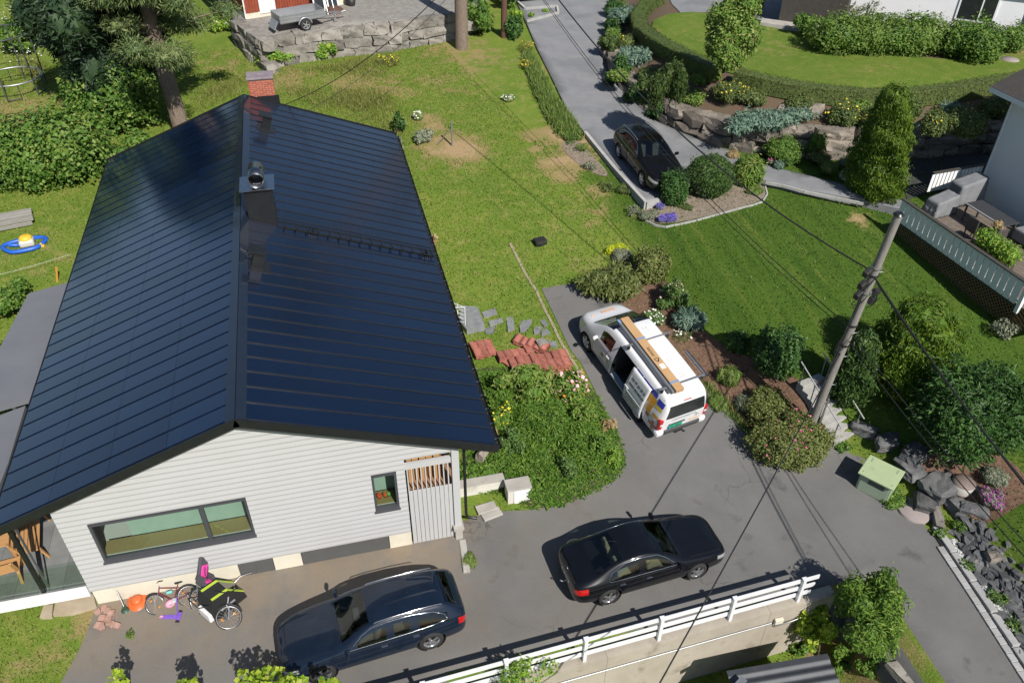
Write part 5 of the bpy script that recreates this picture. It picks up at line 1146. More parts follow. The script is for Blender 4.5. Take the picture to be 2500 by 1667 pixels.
# ---------------------------------------------------------------- deck and white house at the right
B = G(2455, 815); ZD = B.z+1.25; A = at(2187, 534, ZD); Bx = Vector((B.x, B.y, ZD)); fd_ = (Bx-A); FLn = fd_.length; fd_.normalize(); fnr = Vector((-fd_.y, fd_.x, 0))     # fnr points to the house
if fnr.x < 0: fnr = -fnr
dk = thing('deck', 'raised timber deck with white slat railing and dark lattice skirt', 'deck')
FADEW = mat('white_deck_paint', (0.80, 0.81, 0.82), 0.5, (0.76, 0.77, 0.78), 3); DARKT = mat('dark_stained_timber', (0.05, 0.045, 0.04), 0.7, (0.065, 0.058, 0.05), 6); DECKB = mat('weathered_decking', (0.135, 0.105, 0.085), 0.8, (0.175, 0.14, 0.115), 5, obj_rand=0.15); LATT = mat('brown_lattice', (0.19, 0.115, 0.06), 0.8, (0.23, 0.145, 0.08), 6)
frz = math.atan2(fd_.y, fd_.x)
ns = int(FLn/.305); slt = MB().box((0, 0, 0), (.27, .022, .92)).mesh('slat'); slt.materials.append(FADEW)
for i in range(ns):
    q = A+fd_*(.15+.305*i); o = bpy.data.objects.new('slat', slt); o.location = (q.x, q.y, ZD+.42); o.rotation_euler = (0, 0, frz); link(o, dk)
MB().bar(tuple(A+Vector((0, 0, .94))), tuple(Bx+Vector((0, 0, .94))), .16, .045).build('handrail', DARKT, dk)
MB().bar(tuple(A+Vector((0, 0, .12))+fnr*.04), tuple(Bx+Vector((0, 0, .12))+fnr*.04), .04, .09).build('lower_rail', FADEW, dk)
MB().bar(tuple(A+Vector((0, 0, .78))+fnr*.04), tuple(Bx+Vector((0, 0, .78))+fnr*.04), .04, .09).build('upper_rail', FADEW, dk)
MB().box((Bx.x, Bx.y, ZD+.35), (.14, .14, 1.25), rot=(0, 0, frz)).build('corner_post', FADEW, dk)
# lattice skirt below: crossing laths, front and end
def lattice(P, dirv, Lw, z0, z1, lab):
    fr_ = MB().bar((P.x, P.y, z1-.05), tuple(Vector((P.x, P.y, z1-.05))+dirv*Lw), .05, .10).build('lattice_frame', DARKT, dk); hh = z1-z0-.1; n_ = int((Lw+hh)/.17)
    for sg_ in (1, -1):
        for i in range(n_):
            s0 = -hh+.17*i; a0 = max(s0, 0); a1 = min(s0+hh, Lw)
            if a1-a0 < .08: continue
            za, zb2 = (z0+(a0-s0), z0+(a1-s0)) if sg_ > 0 else (z1-.1-(a0-s0), z1-.1-(a1-s0))
            u = Vector((P.x, P.y, 0))+dirv*a0; v = Vector((P.x, P.y, 0))+dirv*a1; o_ = (.006 if sg_ > 0 else -.006)
            MB().bar((u.x-dirv.y*o_, u.y+dirv.x*o_, za), (v.x-dirv.y*o_, v.y+dirv.x*o_, zb2), .036, .008, up=(-dirv.y, dirv.x, 0)).build('lath', LATT, fr_)
lattice(A+fnr*.05, fd_, FLn, h((A.x+B.x)/2, (A.y+B.y)/2)-.15, ZD-.05, 0)
ew = 3.0; lattice(Bx, fnr, ew, B.z-.1, ZD-.05, 1)
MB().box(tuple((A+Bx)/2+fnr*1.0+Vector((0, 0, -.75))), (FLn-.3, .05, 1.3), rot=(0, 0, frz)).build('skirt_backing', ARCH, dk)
DW = 4.3; nbd = int(DW/.145)
for i in range(nbd):
    q = A+fnr*(.12+.145*i); MB().bar((q.x, q.y, ZD-.02), tuple(Vector((q.x, q.y, ZD-.02))+fd_*(FLn+1.5)), .135, .035).build('deck_board', DECKB, dk)
# far railing of the deck
f0 = at(2262, 470, ZD); f1 = at(2392, 447, ZD); fv = (f1-f0); fl2 = fv.length; fv.normalize()
for i in range(int(fl2/.2)):
    q = f0+fv*(.08+.2*i); MB().box((q.x, q.y, ZD+.45), (.16, .022, .85), rot=(0, 0, math.atan2(fv.y, fv.x))).build('slat', FADEW, dk)
MB().bar(tuple(f0+Vector((0, 0, .93))), tuple(f1+Vector((0, 0, .93))), .14, .045).build('handrail', DARKT, dk)
wh = thing('white_house', 'white rendered house wall with a dark roof edge next to the deck', 'house')
WHW = mat('white_house_wall', (0.80, 0.81, 0.83), 0.7, (0.77, 0.78, 0.80), 1.0, bump=0.1)
C = at(2389, 452, ZD); C.z = 0
hl = 12.0; wd_ = 9.0; hz = ZD+4.4
def quadbox(mb, O, u, v, L, W, z0, z1):
    P = [O, O+u*L, O+u*L+v*W, O+v*W]; mb.add([(p.x, p.y, z0) for p in P]+[(p.x, p.y, z1) for p in P], [(3, 2, 1, 0), (4, 5, 6, 7), (0, 1, 5, 4), (1, 2, 6, 5), (2, 3, 7, 6), (3, 0, 4, 7)])
mb = MB(); quadbox(mb, C, fd_, fnr, hl, wd_, .5, hz); mb.build('wall', WHW, wh)
mb = MB(); O2 = C-fd_*.9-fnr*.0; 
ridge = C+fnr*(wd_/2)
rp = [C-fd_*.8-fnr*.55, C+fd_*hl-fnr*.55]; rr = [ridge-fd_*.8, ridge+fd_*hl]; rs = [C+fnr*(wd_+.5)-fd_*.8, C+fnr*(wd_+.5)+fd_*hl]
zz0, zz1 = hz-.15, hz+1.9
mb.add([(p.x, p.y, z) for p, z in ((rp[0], zz0), (rp[1], zz0), (rr[1], zz1), (rr[0], zz1), (rs[0], zz0), (rs[1], zz0))]+[(p.x, p.y, z-.2) for p, z in ((rp[0], zz0), (rp[1], zz0), (rr[1], zz1), (rr[0], zz1), (rs[0], zz0), (rs[1], zz0))],
       [(0, 1, 2, 3), (3, 2, 5, 4), (9, 8, 7, 6), (10, 11, 8, 9), (0, 6, 7, 1), (3, 9, 6, 0), (4, 10, 9, 3), (5, 11, 10, 4)])
mb.build('roof', WHW, wh)
mb = MB(); mb.add([(p.x, p.y, z+.03) for p, z in ((rp[0], zz0), (rp[1], zz0), (rr[1], zz1), (rr[0], zz1), (rs[0], zz0), (rs[1], zz0))], [(0, 1, 2, 3), (3, 2, 5, 4)]); mb.build('roofing', DARKT, wh)
q = C-fnr*.05+fd_*.12; MB().cyl((q.x, q.y, hz-.3), (q.x, q.y, ZD-1), .05, n=8).build('downpipe', WHW, wh)
for s_, z_ in ((2.0, ZD+1.8),):
    q0 = C+fd_*s_-fnr*.02; q1 = C+fd_*(s_+4)-fnr*.02; MB().bar((q0.x, q0.y, z_), (q1.x, q1.y, z_), .10, .22).build('awning_case', FADEW, wh)
# covered furniture on the deck
COVER = mat('grey_cover_cloth', (0.20, 0.205, 0.215), 0.85, (0.16, 0.165, 0.175), 3, bump=0.4, bscale=7)
def covered(px, py, sz, lab, rz, seed):
    p = at(px, py, ZD); t = thing('covered_furniture', lab, 'furniture cover', (p.x, p.y, ZD+.005), rz); r = random.Random(seed)
    bm = bmesh.new(); bmesh.ops.create_cube(bm, size=1.0); bmesh.ops.subdivide_edges(bm, edges=bm.edges[:], cuts=7, use_grid_fill=True)
    for v in bm.verts:
        x, y, z = v.co; zz = z+.5; fold = .05*math.sin(math.atan2(y, x)*11+seed)*(1-zz); k = .84+.16*(1-zz)+fold
        top = .78+.22*(y+.5) if zz > .4 else 1.0
        v.co = Vector((x*sz[0]*k, y*sz[1]*k, zz*sz[2]*(top if zz > .4 else 1)+r.uniform(-.012, .012)))
    for f in bm.faces: f.smooth = True
    me = bpy.data.meshes.new('cover'); bm.to_mesh(me); bm.free(); obj('cover', me, COVER, t); return t
covered(2350, 490, (.8, 1.5, 1.15), 'tall furniture under a grey cloth cover by the deck steps', frz, 1); covered(2290, 520, (.75, 1.3, .85), 'low furniture under a grey cloth cover next to the slat railing', frz+.1, 4)
tp = at(2405, 560, ZD); tab = thing('deck_table', 'dark garden table with a pale edge and a plant on the deck', 'table', (tp.x, tp.y, ZD+.005), frz)
MB().rbox((0, 0, .74), (2.0, .9, .04), .01).build('table_top', mat('dark_table_cover', (0.035, 0.037, 0.042), 0.7), tab); MB().box((0, -.42, .765), (2.0, .1, .012)).build('table_edge', COVER, tab)
for sx in (-.9, .9):
    for sy in (-.38, .38): MB().box((sx, sy, .36), (.06, .06, .72)).build('leg', DARKT, tab)
for k, (px, py) in enumerate(((2370, 560), (2440, 600))):
    p = at(px, py+25, ZD); c_ = thing('deck_chair', ['black woven chair at the long side of the deck table', 'black woven chair at the end of the deck table'][k], 'chair', (p.x, p.y, ZD+.005), frz+(0, -1.5)[k])
    MB().rbox((0, 0, .42), (.55, .5, .08), .03).build('seat', DARKT, c_); MB().rbox((0, -.24, .72), (.55, .07, .6), .03).build('backrest', DARKT, c_)
    for sx in (-.23, .23):
        for sy in (-.2, .2): MB().box((sx, sy, .2), (.04, .04, .4)).build('leg', DARKT, c_)
p = at(2480, 600, ZD); lo = thing('lounge_sofa', 'grey outdoor sofa under a cover near the green planter', 'sofa', (p.x+.6, p.y-.1, ZD+.005), frz); MB().rbox((0, 0, .3), (1.3, .9, .5), .08).build('base', COVER, lo); MB().rbox((0, .42, .55), (1.3, .2, .6), .08).build('backrest', COVER, lo)

SHADOWM = mat('dark_forecourt', (0.035, 0.035, 0.037), 0.9, (0.045, 0.045, 0.047), 1.5)  # dark ground colour painted in for the shadow of the house beside the deck
sheet('forecourt', gp([(2195, 420), (2240, 385), (2420, 372), (2520, 360), (2560, 420), (2400, 455), (2270, 470), (2215, 490)]), above(0.03), SHADOWM, .6)  # added dark sheet standing in for the shadow of the house
# ---------------------------------------------------------------- white house beyond the terrace lawn and its dark porch
wz = 4.95; W0, W1 = at(2014, 40, wz), at(2620, 118, wz); wu = (W1-W0); WL = wu.length; wu.normalize(); wv_ = Vector((-wu.y, wu.x, 0))
uh = thing('upper_house', 'white house with a grey framed window above the terrace hedge', 'house')
mb = MB(); O = Vector((W0.x, W0.y, 0)); quadbox(mb, O, wu, wv_, WL, 8, wz-.5, wz+3.0); mb.build('wall', WHW, uh)
mb = MB(); quadbox(mb, O-wu*.5-wv_*.6, wu, wv_, WL+1, 9.2, wz+3.0, wz+3.2); mb.build('roof', DARKT, uh)
mb = MB().bar(tuple(O+Vector((0, 0, wz+.02))-wv_*.03), tuple(O+wu*WL+Vector((0, 0, wz+.02))-wv_*.03), .06, .25); mb.build('plinth', CONC, uh)
for f_ in (.60, .86):
    q = O+wu*(WL*f_)-wv_*.02; fr_ = MB()
    for o_, w_, z_, hh in ((0, 2.0, .75, .09), (0, 2.0, 2.15, .09), (-.955, .09, 1.45, 1.4), (.955, .09, 1.45, 1.4), (.2, .07, 1.45, 1.4)): a = q+wu*o_; fr_.box((a.x, a.y, wz+z_), (w_, .09, hh), rot=(0, 0, math.atan2(wu.y, wu.x)))
    w_ = fr_.build('window', DFRAME if f_ > .8 else FADEW, uh); a = q-wv_*.012; MB().box((a.x, a.y, wz+1.45), (1.84, .02, 1.32), rot=(0, 0, math.atan2(wu.y, wu.x))).build('pane', RW, w_)
cp = thing('entrance_porch', 'dark entrance porch at the corner of the white house above the lawn', 'porch'); P0 = at(1895, 62, wz); o2 = Vector((P0.x, P0.y, 0))
mb = MB(); quadbox(mb, o2+wv_*.6, wu, wv_, 3.6, 3.0, wz-.3, wz+2.5); mb.build('wall', DARKT, cp); mb = MB(); quadbox(mb, o2+wu*.9+wv_*.2, wu, wv_, 2.5, 3.6, wz+2.5, wz+2.65); mb.build('roof', CORR, cp); mb = MB(); quadbox(mb, o2-wu*.9-wv_*.3, wu, wv_, 2.2, .9, wz-.3, wz+.12); mb.build('step', CONC, cp); mb = MB(); quadbox(mb, o2+wu*1.6-wv_*.2, wu, wv_, .9, .6, wz-.3, wz+.2); mb.build('step', CONC, cp)

# ---------------------------------------------------------------- red cabin on the gravel yard
REDW = mat('falu_red_boards', (0.21, 0.042, 0.020), 0.85, (0.26, 0.06, 0.028), 3, obj_rand=0.12)
rc = thing('red_cabin', 'red timber cabin with a white panelled door on the gravel yard', 'cabin')
Q0, Q1 = at(600, 48, YZ), at(850, 10, YZ); ru = (Q1-Q0); RL = ru.length; ru.normalize(); rv = Vector((-ru.y, ru.x, 0)); O = Vector((Q0.x, Q0.y, 0)); rrz = math.atan2(ru.y, ru.x)
mb = MB(); quadbox(mb, O+rv*.03, ru, rv, RL, 6, YZ+.3, YZ+3.0); mb.build('wall', REDW, rc); mb = MB(); quadbox(mb, O, ru, rv, RL, 6, YZ-.1, YZ+.3); mb.build('foundation', CREAM, rc)
n_ = int(RL/.16)
dc0, dc1 = (at(640, 42, YZ)-Q0).length, (at(672, 37, YZ)-Q0).length
for i in range(n_):
    s = .08+.16*i
    if dc0-.15 < s < dc1+.15: continue
    q = O+ru*s; MB().box((q.x, q.y, YZ+1.65), (.13, .03, 2.7), rot=(0, 0, rrz)).build('board', REDW, rc)
q = O+ru*((dc0+dc1)/2)-rv*.02; dr = MB().box((q.x, q.y, YZ+1.32), (dc1-dc0+.16, .06, 2.25), rot=(0, 0, rrz)).build('door', WHITEP, rc)
for k in range(7): q = O+ru*((dc0+dc1)/2)-rv*.055; MB().box((q.x, q.y, YZ+.45+.28*k), ((dc1-dc0)*.85, .02, .21), rot=(0, 0, rrz)).build('door_panel', WHITEP, dr)
mb = MB(); quadbox(mb, O-ru*.5-rv*.5, ru, rv, RL+1, 7, YZ+3.0, YZ+3.2); mb.build('roof', DARKT, rc)
q = O-rv*.08; MB().cyl((q.x, q.y, YZ+2.9), (q.x, q.y, YZ+.05), .045, n=8).build('downpipe', WHITEP, rc)

# ---------------------------------------------------------------- poles and lines
POLEW = mat('weathered_pole', (0.19, 0.175, 0.16), 0.9, (0.27, 0.25, 0.23), 2, bump=0.5, stretch=(14, 14, 0.6), wear=((0.13, 0.115, 0.10), 10, 0.58, 0.7)); WIRE = mat('black_cable', (0.012, 0.012, 0.013), 0.6); TARP = mat('tarred_pole', (0.085, 0.042, 0.028), 0.85, (0.12, 0.06, 0.04), 3, bump=0.4, stretch=(14, 14, 0.6))
pb_ = G(1968, 1062); pt = at(2194, 524, pb_.z+8.7)
pol = thing('utility_pole', 'tall grey wooden utility pole leaning over the garden steps', 'utility pole', tuple(pb_))
def pp(f_): return (pt-pb_)*f_
MB().tube([pp(0)-Vector((0, 0, .4)), pp(.33), pp(.66), pp(1)], [.14, .132, .122, .112], 14).build('pole', POLEW, pol); MB().cyl(tuple(pp(1)), tuple(pp(1)+Vector((0, 0, .05))), .15, .11, n=14).build('pole_cap', BLACKM, pol)
for f_, r_ in ((.80, .15), (.77, .15), (.70, .155), (.56, .16), (.47, .16)): MB().cyl(tuple(pp(f_)), tuple(pp(f_)+Vector((0, 0, .05))), r_, n=14).build('band', GALV if f_ in (.8, .7) else PLAST, pol)
random.seed(5)
for f_, s_ in ((.79, -1), (.70, -1), (.70, 1), (.665, 1), (.74, -1)):
    c_ = pp(f_)+Vector((s_*.28, -.05, 0)); MB().rbox(tuple(c_), (.26, .16, .22), .03, rot=(.2, .3*s_, .4)).bar(tuple(pp(f_)), tuple(c_), .05, .05).build('cable_clamp', PLAST, pol)
for f0_, f1_, b_ in ((.79, .73, -.5), (.76, .68, -.55), (.70, .66, -.6), (.55, .42, -.45), (.54, .43, -.35), (.72, .64, .35)):
    a_, c_ = pp(f0_)+Vector((math.copysign(.16, b_), -.08, 0)), pp(f1_)+Vector((math.copysign(.16, b_), -.08, 0)); m_ = (a_+c_)/2+Vector((b_, -.1, -.15)); MB().tube([a_.lerp(m_, t_).lerp(m_.lerp(c_, t_), t_) for t_ in [i/10 for i in range(11)]], .014, 5).build('cable_loop', WIRE, pol)
for k in range(3): a0 = .05+k*.9; MB().tube([pp(f_)+Vector((.17*math.cos(a0+f_*2)-.02, .17*math.sin(a0+f_*2)-.13, 0)) for f_ in (.02, .2, .4, .55, .68)], .012, 5).build('riser_cable', WIRE, pol)
for f_ in (.78, .52, .41, .27, .17, .10): MB().tube([pp(f_)+Vector((.12, 0, 0)), pp(f_)+Vector((.30, -.02, .0)), pp(f_)+Vector((.31, -.02, .05))], .012, 5).build('step_peg', GALV, pol)
MB().bar(tuple(pp(.02)+Vector((.3, -.05, 0))), tuple(pp(.2)+Vector((.24, -.05, 0))), .05, .05).build('cable_guard', GALV, pol)
def line(name, lab, a, b, sag, r, group=None, n=30):
    a, b = Vector(a), Vector(b); o = MB().tube([a.lerp(b, i/n)-Vector((0, 0, 4*sag*(i/n)*(1-i/n))) for i in range(n+1)], r, 6).build(name, WIRE, None); return tag(o, lab, 'cable', group)
wp_ = lambda f_: pb_+pp(f_)
far = at(1345, -25, 11.5); far2 = at(1312, -25, 9.5); far3 = at(1305, -30, 9.3)
line('power_line', 'thick twisted power line from the grey pole top running over the parking bay', wp_(.80)+Vector((-.25, 0, 0)), far, .9, .024)
line('power_line', 'upper one of two thin lines leaving the middle of the grey pole', wp_(.56)+Vector((-.15, 0, 0)), far2, .8, .013); line('power_line', 'lower one of two thin lines leaving the middle of the grey pole', wp_(.54)+Vector((-.15, 0, 0)), far3, .9, .012)
e0 = at(2500, 1150, pb_.z+6.0); e1 = at(2500, 1290, pb_.z+4.2)
ext = lambda a, b, k: a+(b-a)*k
line('power_line', 'thick twisted black power line from the grey pole over the big dark shrub', wp_(.77), ext(wp_(.77), e0, 1.6), .25, .026); line('power_line', 'thick black line beside the twisted power line over the big dark shrub', wp_(.745)+Vector((.12, -.1, 0)), ext(wp_(.745), e0+Vector((.05, -.15, -.05)), 1.6), .28, .016)
line('power_line', 'thin line from the middle of the grey pole passing the golden conifer', wp_(.53), ext(wp_(.53), e1, 1.6), .3, .014); line('power_line', 'lowest thin line from the middle of the grey pole towards the bark bed', wp_(.50), ext(wp_(.50), e1+Vector((-.25, -.2, 0)), 1.6), .35, .014)
s0, s1 = wp_(.44), at(1600, 1680, 3.2); line('service_cable', 'black service cable hanging from the grey pole across the white fence', s0, ext(s0, s1, 1.25), .25, .020)
hA = Vector((-1.2, YF+.3, 5.75)); line('house_cable', 'upper thin cable from the far gable to the road', hA, at(1085, -25, 11), .5, .018); line('house_cable', 'lower thin cable from the far gable to the road', hA+Vector((.9, 0, -.35)), at(1110, -25, 9.5), .5, .012)
q = G(1230, 92); tp_ = thing('tarred_pole', 'dark red-brown tarred utility pole beside the grey road', 'utility pole', tuple(q)); MB().cyl((0, 0, -.3), (.1, .2, 9.5), .19, .15, n=14).build('pole', TARP, tp_)
# ================================================================ smaller things
ORANGE = mat('orange_plastic', (0.62, 0.13, 0.035), 0.4, (0.58, 0.12, 0.03), 4); DKGREEN = mat('dark_green_plastic', (0.03, 0.07, 0.045), 0.5); PINK = mat('pink_fabric', (0.62, 0.05, 0.30), 0.7); LPINK = mat('pale_pink_plastic', (0.72, 0.33, 0.45), 0.5); PURPLE = mat('purple_plastic', (0.20, 0.10, 0.50), 0.45, (0.17, 0.08, 0.44), 5); LIME = mat('lime_fabric', (0.42, 0.55, 0.05), 0.7); BLKF = mat('black_fabric', (0.014, 0.014, 0.015), 0.85); CHGREY = mat('dark_grey_plastic', (0.06, 0.06, 0.068), 0.6); CRIMS = mat('crimson_paint', (0.16, 0.012, 0.03), 0.35, coat=0.5); TURQ = mat('turquoise_plastic', (0.14, 0.42, 0.40), 0.5); SILV = mat('silver_paint', (0.50, 0.51, 0.53), 0.35, metal=0.7); BLUET = mat('toy_blue', (0.02, 0.11, 0.50), 0.4); YELT = mat('toy_yellow', (0.70, 0.45, 0.04), 0.5); AMBER = mat('amber_reflector', (0.7, 0.25, 0.02), 0.3); CLEARP = mat('milky_plastic', (0.55, 0.53, 0.48), 0.4)
def circle(r, n=28): return [(r*math.cos(2*math.pi*k/n), 0, r*math.sin(2*math.pi*k/n)) for k in range(n)]
def bike_wheel(parent, x, r, M=None, refl=True, tr=.018, rimm=SILV):
    e = bpy.data.objects.new('wheel', None); link(e, parent); e.matrix_local = Matrix.Translation((x, 0, r)) @ (M or Matrix())
    MB().tube(circle(r-tr), tr, 8, closed=True).build('tyre', TYRE, e)
    rm = MB().tube(circle(r-2.2*tr), tr*.7, 6, closed=True).cyl((0, -.04, 0), (0, .04, 0), .022, n=10)
    for k in range(18): a = 2*math.pi*k/18; s = (-1)**k*.03; rm.bar((0, s, 0), ((r-.04)*math.cos(a), 0, (r-.04)*math.sin(a)), .0035, .0035)
    rm.build('rim', rimm, e)
    if refl: MB().rbox((.12, .01, .14), (.09, .012, .035), .005, rot=(0, R(40), 0)).rbox((-.14, .01, -.1), (.09, .012, .035), .005, rot=(0, R(40), 0)).build('reflector', AMBER, e)
    return e
def bicycle(name, lab, sc, fm, steer, extras):
    t = thing(name, lab, 'bicycle'); r = .35; W = 1.06
    bike_wheel(t, 0, r); fk = Matrix.Translation((0, 0, 0)) @ Matrix.Rotation(steer, 4, 'Z'); bike_wheel(t, W, r, Matrix.Rotation(steer, 4, 'Z'))
    fr = MB(); bb = (.44, 0, .30); stp = (.26, 0, .80); hd = (.86, 0, .86); hb = (.90, 0, .68)
    for a, b, rr in ((bb, stp, .018), (bb, hb, .022), ((.30, 0, .70), hd, .020), (hd, hb, .022), ((0, .06, r), bb, .011), ((0, -.06, r), bb, .011), ((0, .06, r), (.28, 0, .74), .009), ((0, -.06, r), (.28, 0, .74), .009)): fr.cyl(a, b, rr, n=8)
    fr.build('frame', fm, t)
    fo = MB()
    Mx = Matrix.Translation((W, 0, 0)) @ Matrix.Rotation(steer, 4, 'Z') @ Matrix.Translation((-W, 0, 0))
    for s in (-.055, .055): fo.tube([(W, s, r), (W-.06, s, .60), (W-.16, s*.6, .70)], .013, 8, M=Mx)
    fo.build('fork', SILV, t)
    MB().tube([(.86, 0, .86), (.84, 0, .98), (.88, .14, 1.02), (.80, .30, 1.02), (.70, .32, 1.01)], .013, 8).tube([(.84, 0, .98), (.88, -.14, 1.02), (.80, -.30, 1.02), (.70, -.32, 1.01)], .013, 8).build('handlebar', PLAST, t)
    for s in (-1, 1): MB().cyl((.80, s*.30, 1.02), (.66, s*.33, 1.0), .018, n=8).build('grip', BLKF, t)
    MB().rbox((.22, 0, .87), (.27, .16, .06), .028).cyl((.26, 0, .78), (.235, 0, .86), .014, n=8).build('saddle', BLKF, t)
    MB().cyl((.44, -.09, .30), (.44, .09, .30), .02, n=8).cyl((.44, .05, .30), (.44, .058, .30), .09, n=20).bar((.44, .09, .30), (.55, .09, .18), .02, .02).bar((.44, -.09, .30), (.33, -.09, .42), .02, .02).box((.56, .13, .17), (.08, .08, .02)).box((.32, -.13, .43), (.08, .08, .02)).build('crank', SILV, t)
    pts = [(r*1.06*math.cos(a), 0, r+r*1.06*math.sin(a)) for a in [R(20+14*k) for k in range(11)]]
    MB().tube(pts, .022, 5).build('mudguard', PLAST, t); MB().tube([(W+r*1.06*math.cos(a), 0, r+r*1.06*math.sin(a)) for a in [R(40+14*k) for k in range(9)]], .022, 5, M=Mx).build('mudguard', PLAST, t)
    extras(t); return t
def adult_x(t):
    MB().box((-.04, 0, .74), (.36, .14, .02)).bar((-.18, .05, .73), (0, .06, .35), .012, .012).bar((-.18, -.05, .73), (0, -.06, .35), .012, .012).build('rack', SILV, t)
    MB().rbox((.0, 0, .88), (.36, .30, .14), .05).rbox((-.20, 0, 1.22), (.09, .34, .66), .045, rot=(0, R(-14), 0)).rbox((-.02, .17, .98), (.3, .05, .22), .03).rbox((-.02, -.17, .98), (.3, .05, .22), .03).rbox((.16, .15, .60), (.1, .06, .4), .03).rbox((.16, -.15, .60), (.1, .06, .4), .03).build('child_seat', CHGREY, t)
    MB().rbox((.02, 0, .965), (.27, .21, .05), .02).rbox((-.125, 0, 1.16), (.05, .22, .36), .02, rot=(0, R(-14), 0)).build('seat_cushion', PINK, t)
    MB().tube([(-.09, .06, 1.30), (-.03, .05, 1.12), (.05, .0, 1.0)], .012, 5).tube([(-.09, -.06, 1.30), (-.03, -.05, 1.12), (.05, .0, 1.0)], .012, 5).build('harness', BLKF, t)
def lay(t, p0, p1, lean, wb, sc=1.0, side=1):
    "put a two-wheeler with its wheels on p0 (rear) and p1 (front), leaning about the wheel line"
    d = Vector(p1)-Vector(p0); rz = math.atan2(d.y, d.x)
    t.matrix_world = Matrix.Translation(p0) @ Matrix.Rotation(rz, 4, 'Z') @ Matrix.Rotation(lean, 4, 'X') @ Matrix.Scale(sc, 4)
bk = bicycle('bicycle', 'silver adult bicycle with a pink-cushioned child seat leaning by the bike trailer', 1, SILV, R(40), adult_x)
a0, a1 = at(478, 1496, .04), at(555, 1540, .04); lay(bk, a0, a1, R(-38), 1.06)
def kid_x(t):
    MB().rbox((.55, .02, .62), (.20, .1, .10), .02).build('bag', TURQ, t)
kb_ = bicycle('bicycle', 'small dark red child bicycle lying on the asphalt beside the orange mower', 1, CRIMS, R(35), kid_x)
a0, a1 = at(462, 1478, .07), at(384, 1500, .07); lay(kb_, a0, a1, R(62), 1.06, .80)
# covered two-wheel child trailer
p = at(553, 1480, .03); ct = thing('bike_trailer', 'black and lime green child bike trailer with clear cover beside the wall', 'bike trailer', (p.x, p.y+.02, .03), R(38))
prof = [(-.52, .16), (.50, .14), (.46, .36), (.05, .86), (-.42, .92), (-.56, .6)]
MB().add([(x, y, z) for y in (-.30, .30) for x, z in prof], [tuple(range(6)), tuple(range(11, 5, -1))]+[(i, i+6, (i+1) % 6+6, (i+1) % 6) for i in range(6)]).build('cabin', BLKF, ct)
for y in (-.22, .22): MB().bar((.475, y, .36), (.06, y, .875), .07, .02, up=(1, 0, .8)).bar((.06, y, .875), (-.41, y, .935), .07, .02).build('trim', LIME, ct)
MB().add([(.475, -.17, .36), (.475, .17, .36), (.065, .17, .885), (.065, -.17, .885)], [(0, 1, 2, 3)]).build('window', glass_mat('clear_film', (.5, .5, .48), .12, .8), ct)
for s in (-1, 1):
    w_ = bike_wheel(ct, -.10, .24, Matrix.Translation((0, s*.40, 0)), False, .02); MB().rbox((-.10, s*.37, .50), (.45, .06, .05), .02).build('fender', SILV, ct)
MB().tube([(-.50, -.24, .80), (-.78, -.24, 1.02), (-.80, -.18, 1.05), (-.80, .18, 1.05), (-.78, .24, 1.02), (-.50, .24, .80)], .016, 8).build('push_handle', PLAST, ct)
MB().rbox((-.56, 0, .32), (.16, .5, .3), .03).build('luggage_shell', WHITEP, ct); MB().tube([(.4, .28, .2), (.75, .30, .26), (1.0, .1, .34)], .016, 8).build('tow_arm', SILV, ct)
p = at(336, 1480, .03); mw = thing('hover_mower', 'orange hover lawn mower with folded handle against the cream wall', 'lawn mower', (p.x, p.y+.15, .03), R(100))
MB().lathe([(.30, .02), (.31, .05), (.27, .11), (.16, .16), (.13, .17)], 28).build('hood', ORANGE, mw); mw.children[0].scale = (1.25, .95, 1)
MB().lathe([(.15, .15), (.15, .24), (.10, .28), (0, .29)], 20).build('motor_cover', ORANGE, mw, (-.08, 0, 0)); MB().box((.20, 0, .15), (.18, .22, .04)).build('vent', CHGREY, mw)
MB().tube([(.12, .16, .16), (.55, .20, .55), (.95, .20, .95), (1.0, .0, .98), (.95, -.20, .95), (.55, -.20, .55), (.12, -.16, .16)], .013, 7).bar((.75, -.2, .76), (.75, .2, .76), .03, .03).build('handle', CHGREY, mw)
p = at(308, 1492, .03); tr = thing('grass_trimmer', 'dark green grass trimmer leaning against the cream wall', 'trimmer', (p.x, p.y, .03), R(112))
MB().lathe([(.02, 0), (.16, .03), (.14, .07), (.05, .12)], 18).cyl((0, 0, .06), (.02, 0, .20), .05, n=10).build('head', DKGREEN, tr); MB().tube([(0, 0, .15), (.35, 0, .55), (.62, 0, .92)], .016, 8).build('shaft', GALV, tr); MB().rbox((.64, 0, .95), (.24, .08, .10), .03, rot=(0, R(-52), 0)).tube([(.42, -.02, .66), (.40, .14, .76), (.48, .16, .84), (.54, .02, .80)], .014, 6).build('grip', DKGREEN, tr)
p = at(420, 1508, .03); sc_ = thing('scooter', 'purple three-wheel child scooter lying on the asphalt', 'scooter', (p.x, p.y, .03), R(-12))
MB().rbox((-.02, 0, .06), (.46, .12, .03), .012).rbox((.20, 0, .07), (.12, .26, .05), .02).build('deck', PURPLE, sc_)
for x, y in ((.20, .15), (.20, -.15), (-.27, 0)): MB().cyl((x, y-.018, .055), (x, y+.018, .055), .055, n=16).build('wheel', LPINK if x < 0 else PLAST, sc_)
MB().tube([(.18, 0, .10), (.10, .25, .16), (.02, .52, .20)], .016, 8).build('steering_stem', PURPLE, sc_)
p = at(418, 1478, .03); hm = thing('helmet', 'pale pink child helmet on the ground by the purple scooter', 'helmet', (p.x, p.y, .03), .4)
MB().ball((0, 0, .10), (.14, .11, .12), 14, 8).build('shell', LPINK, hm); MB().tube([(.05, .09, .06), (.05, .12, .01), (-.05, -.11, .01), (-.05, -.09, .06)], .008, 5).build('strap', BLKF, hm)
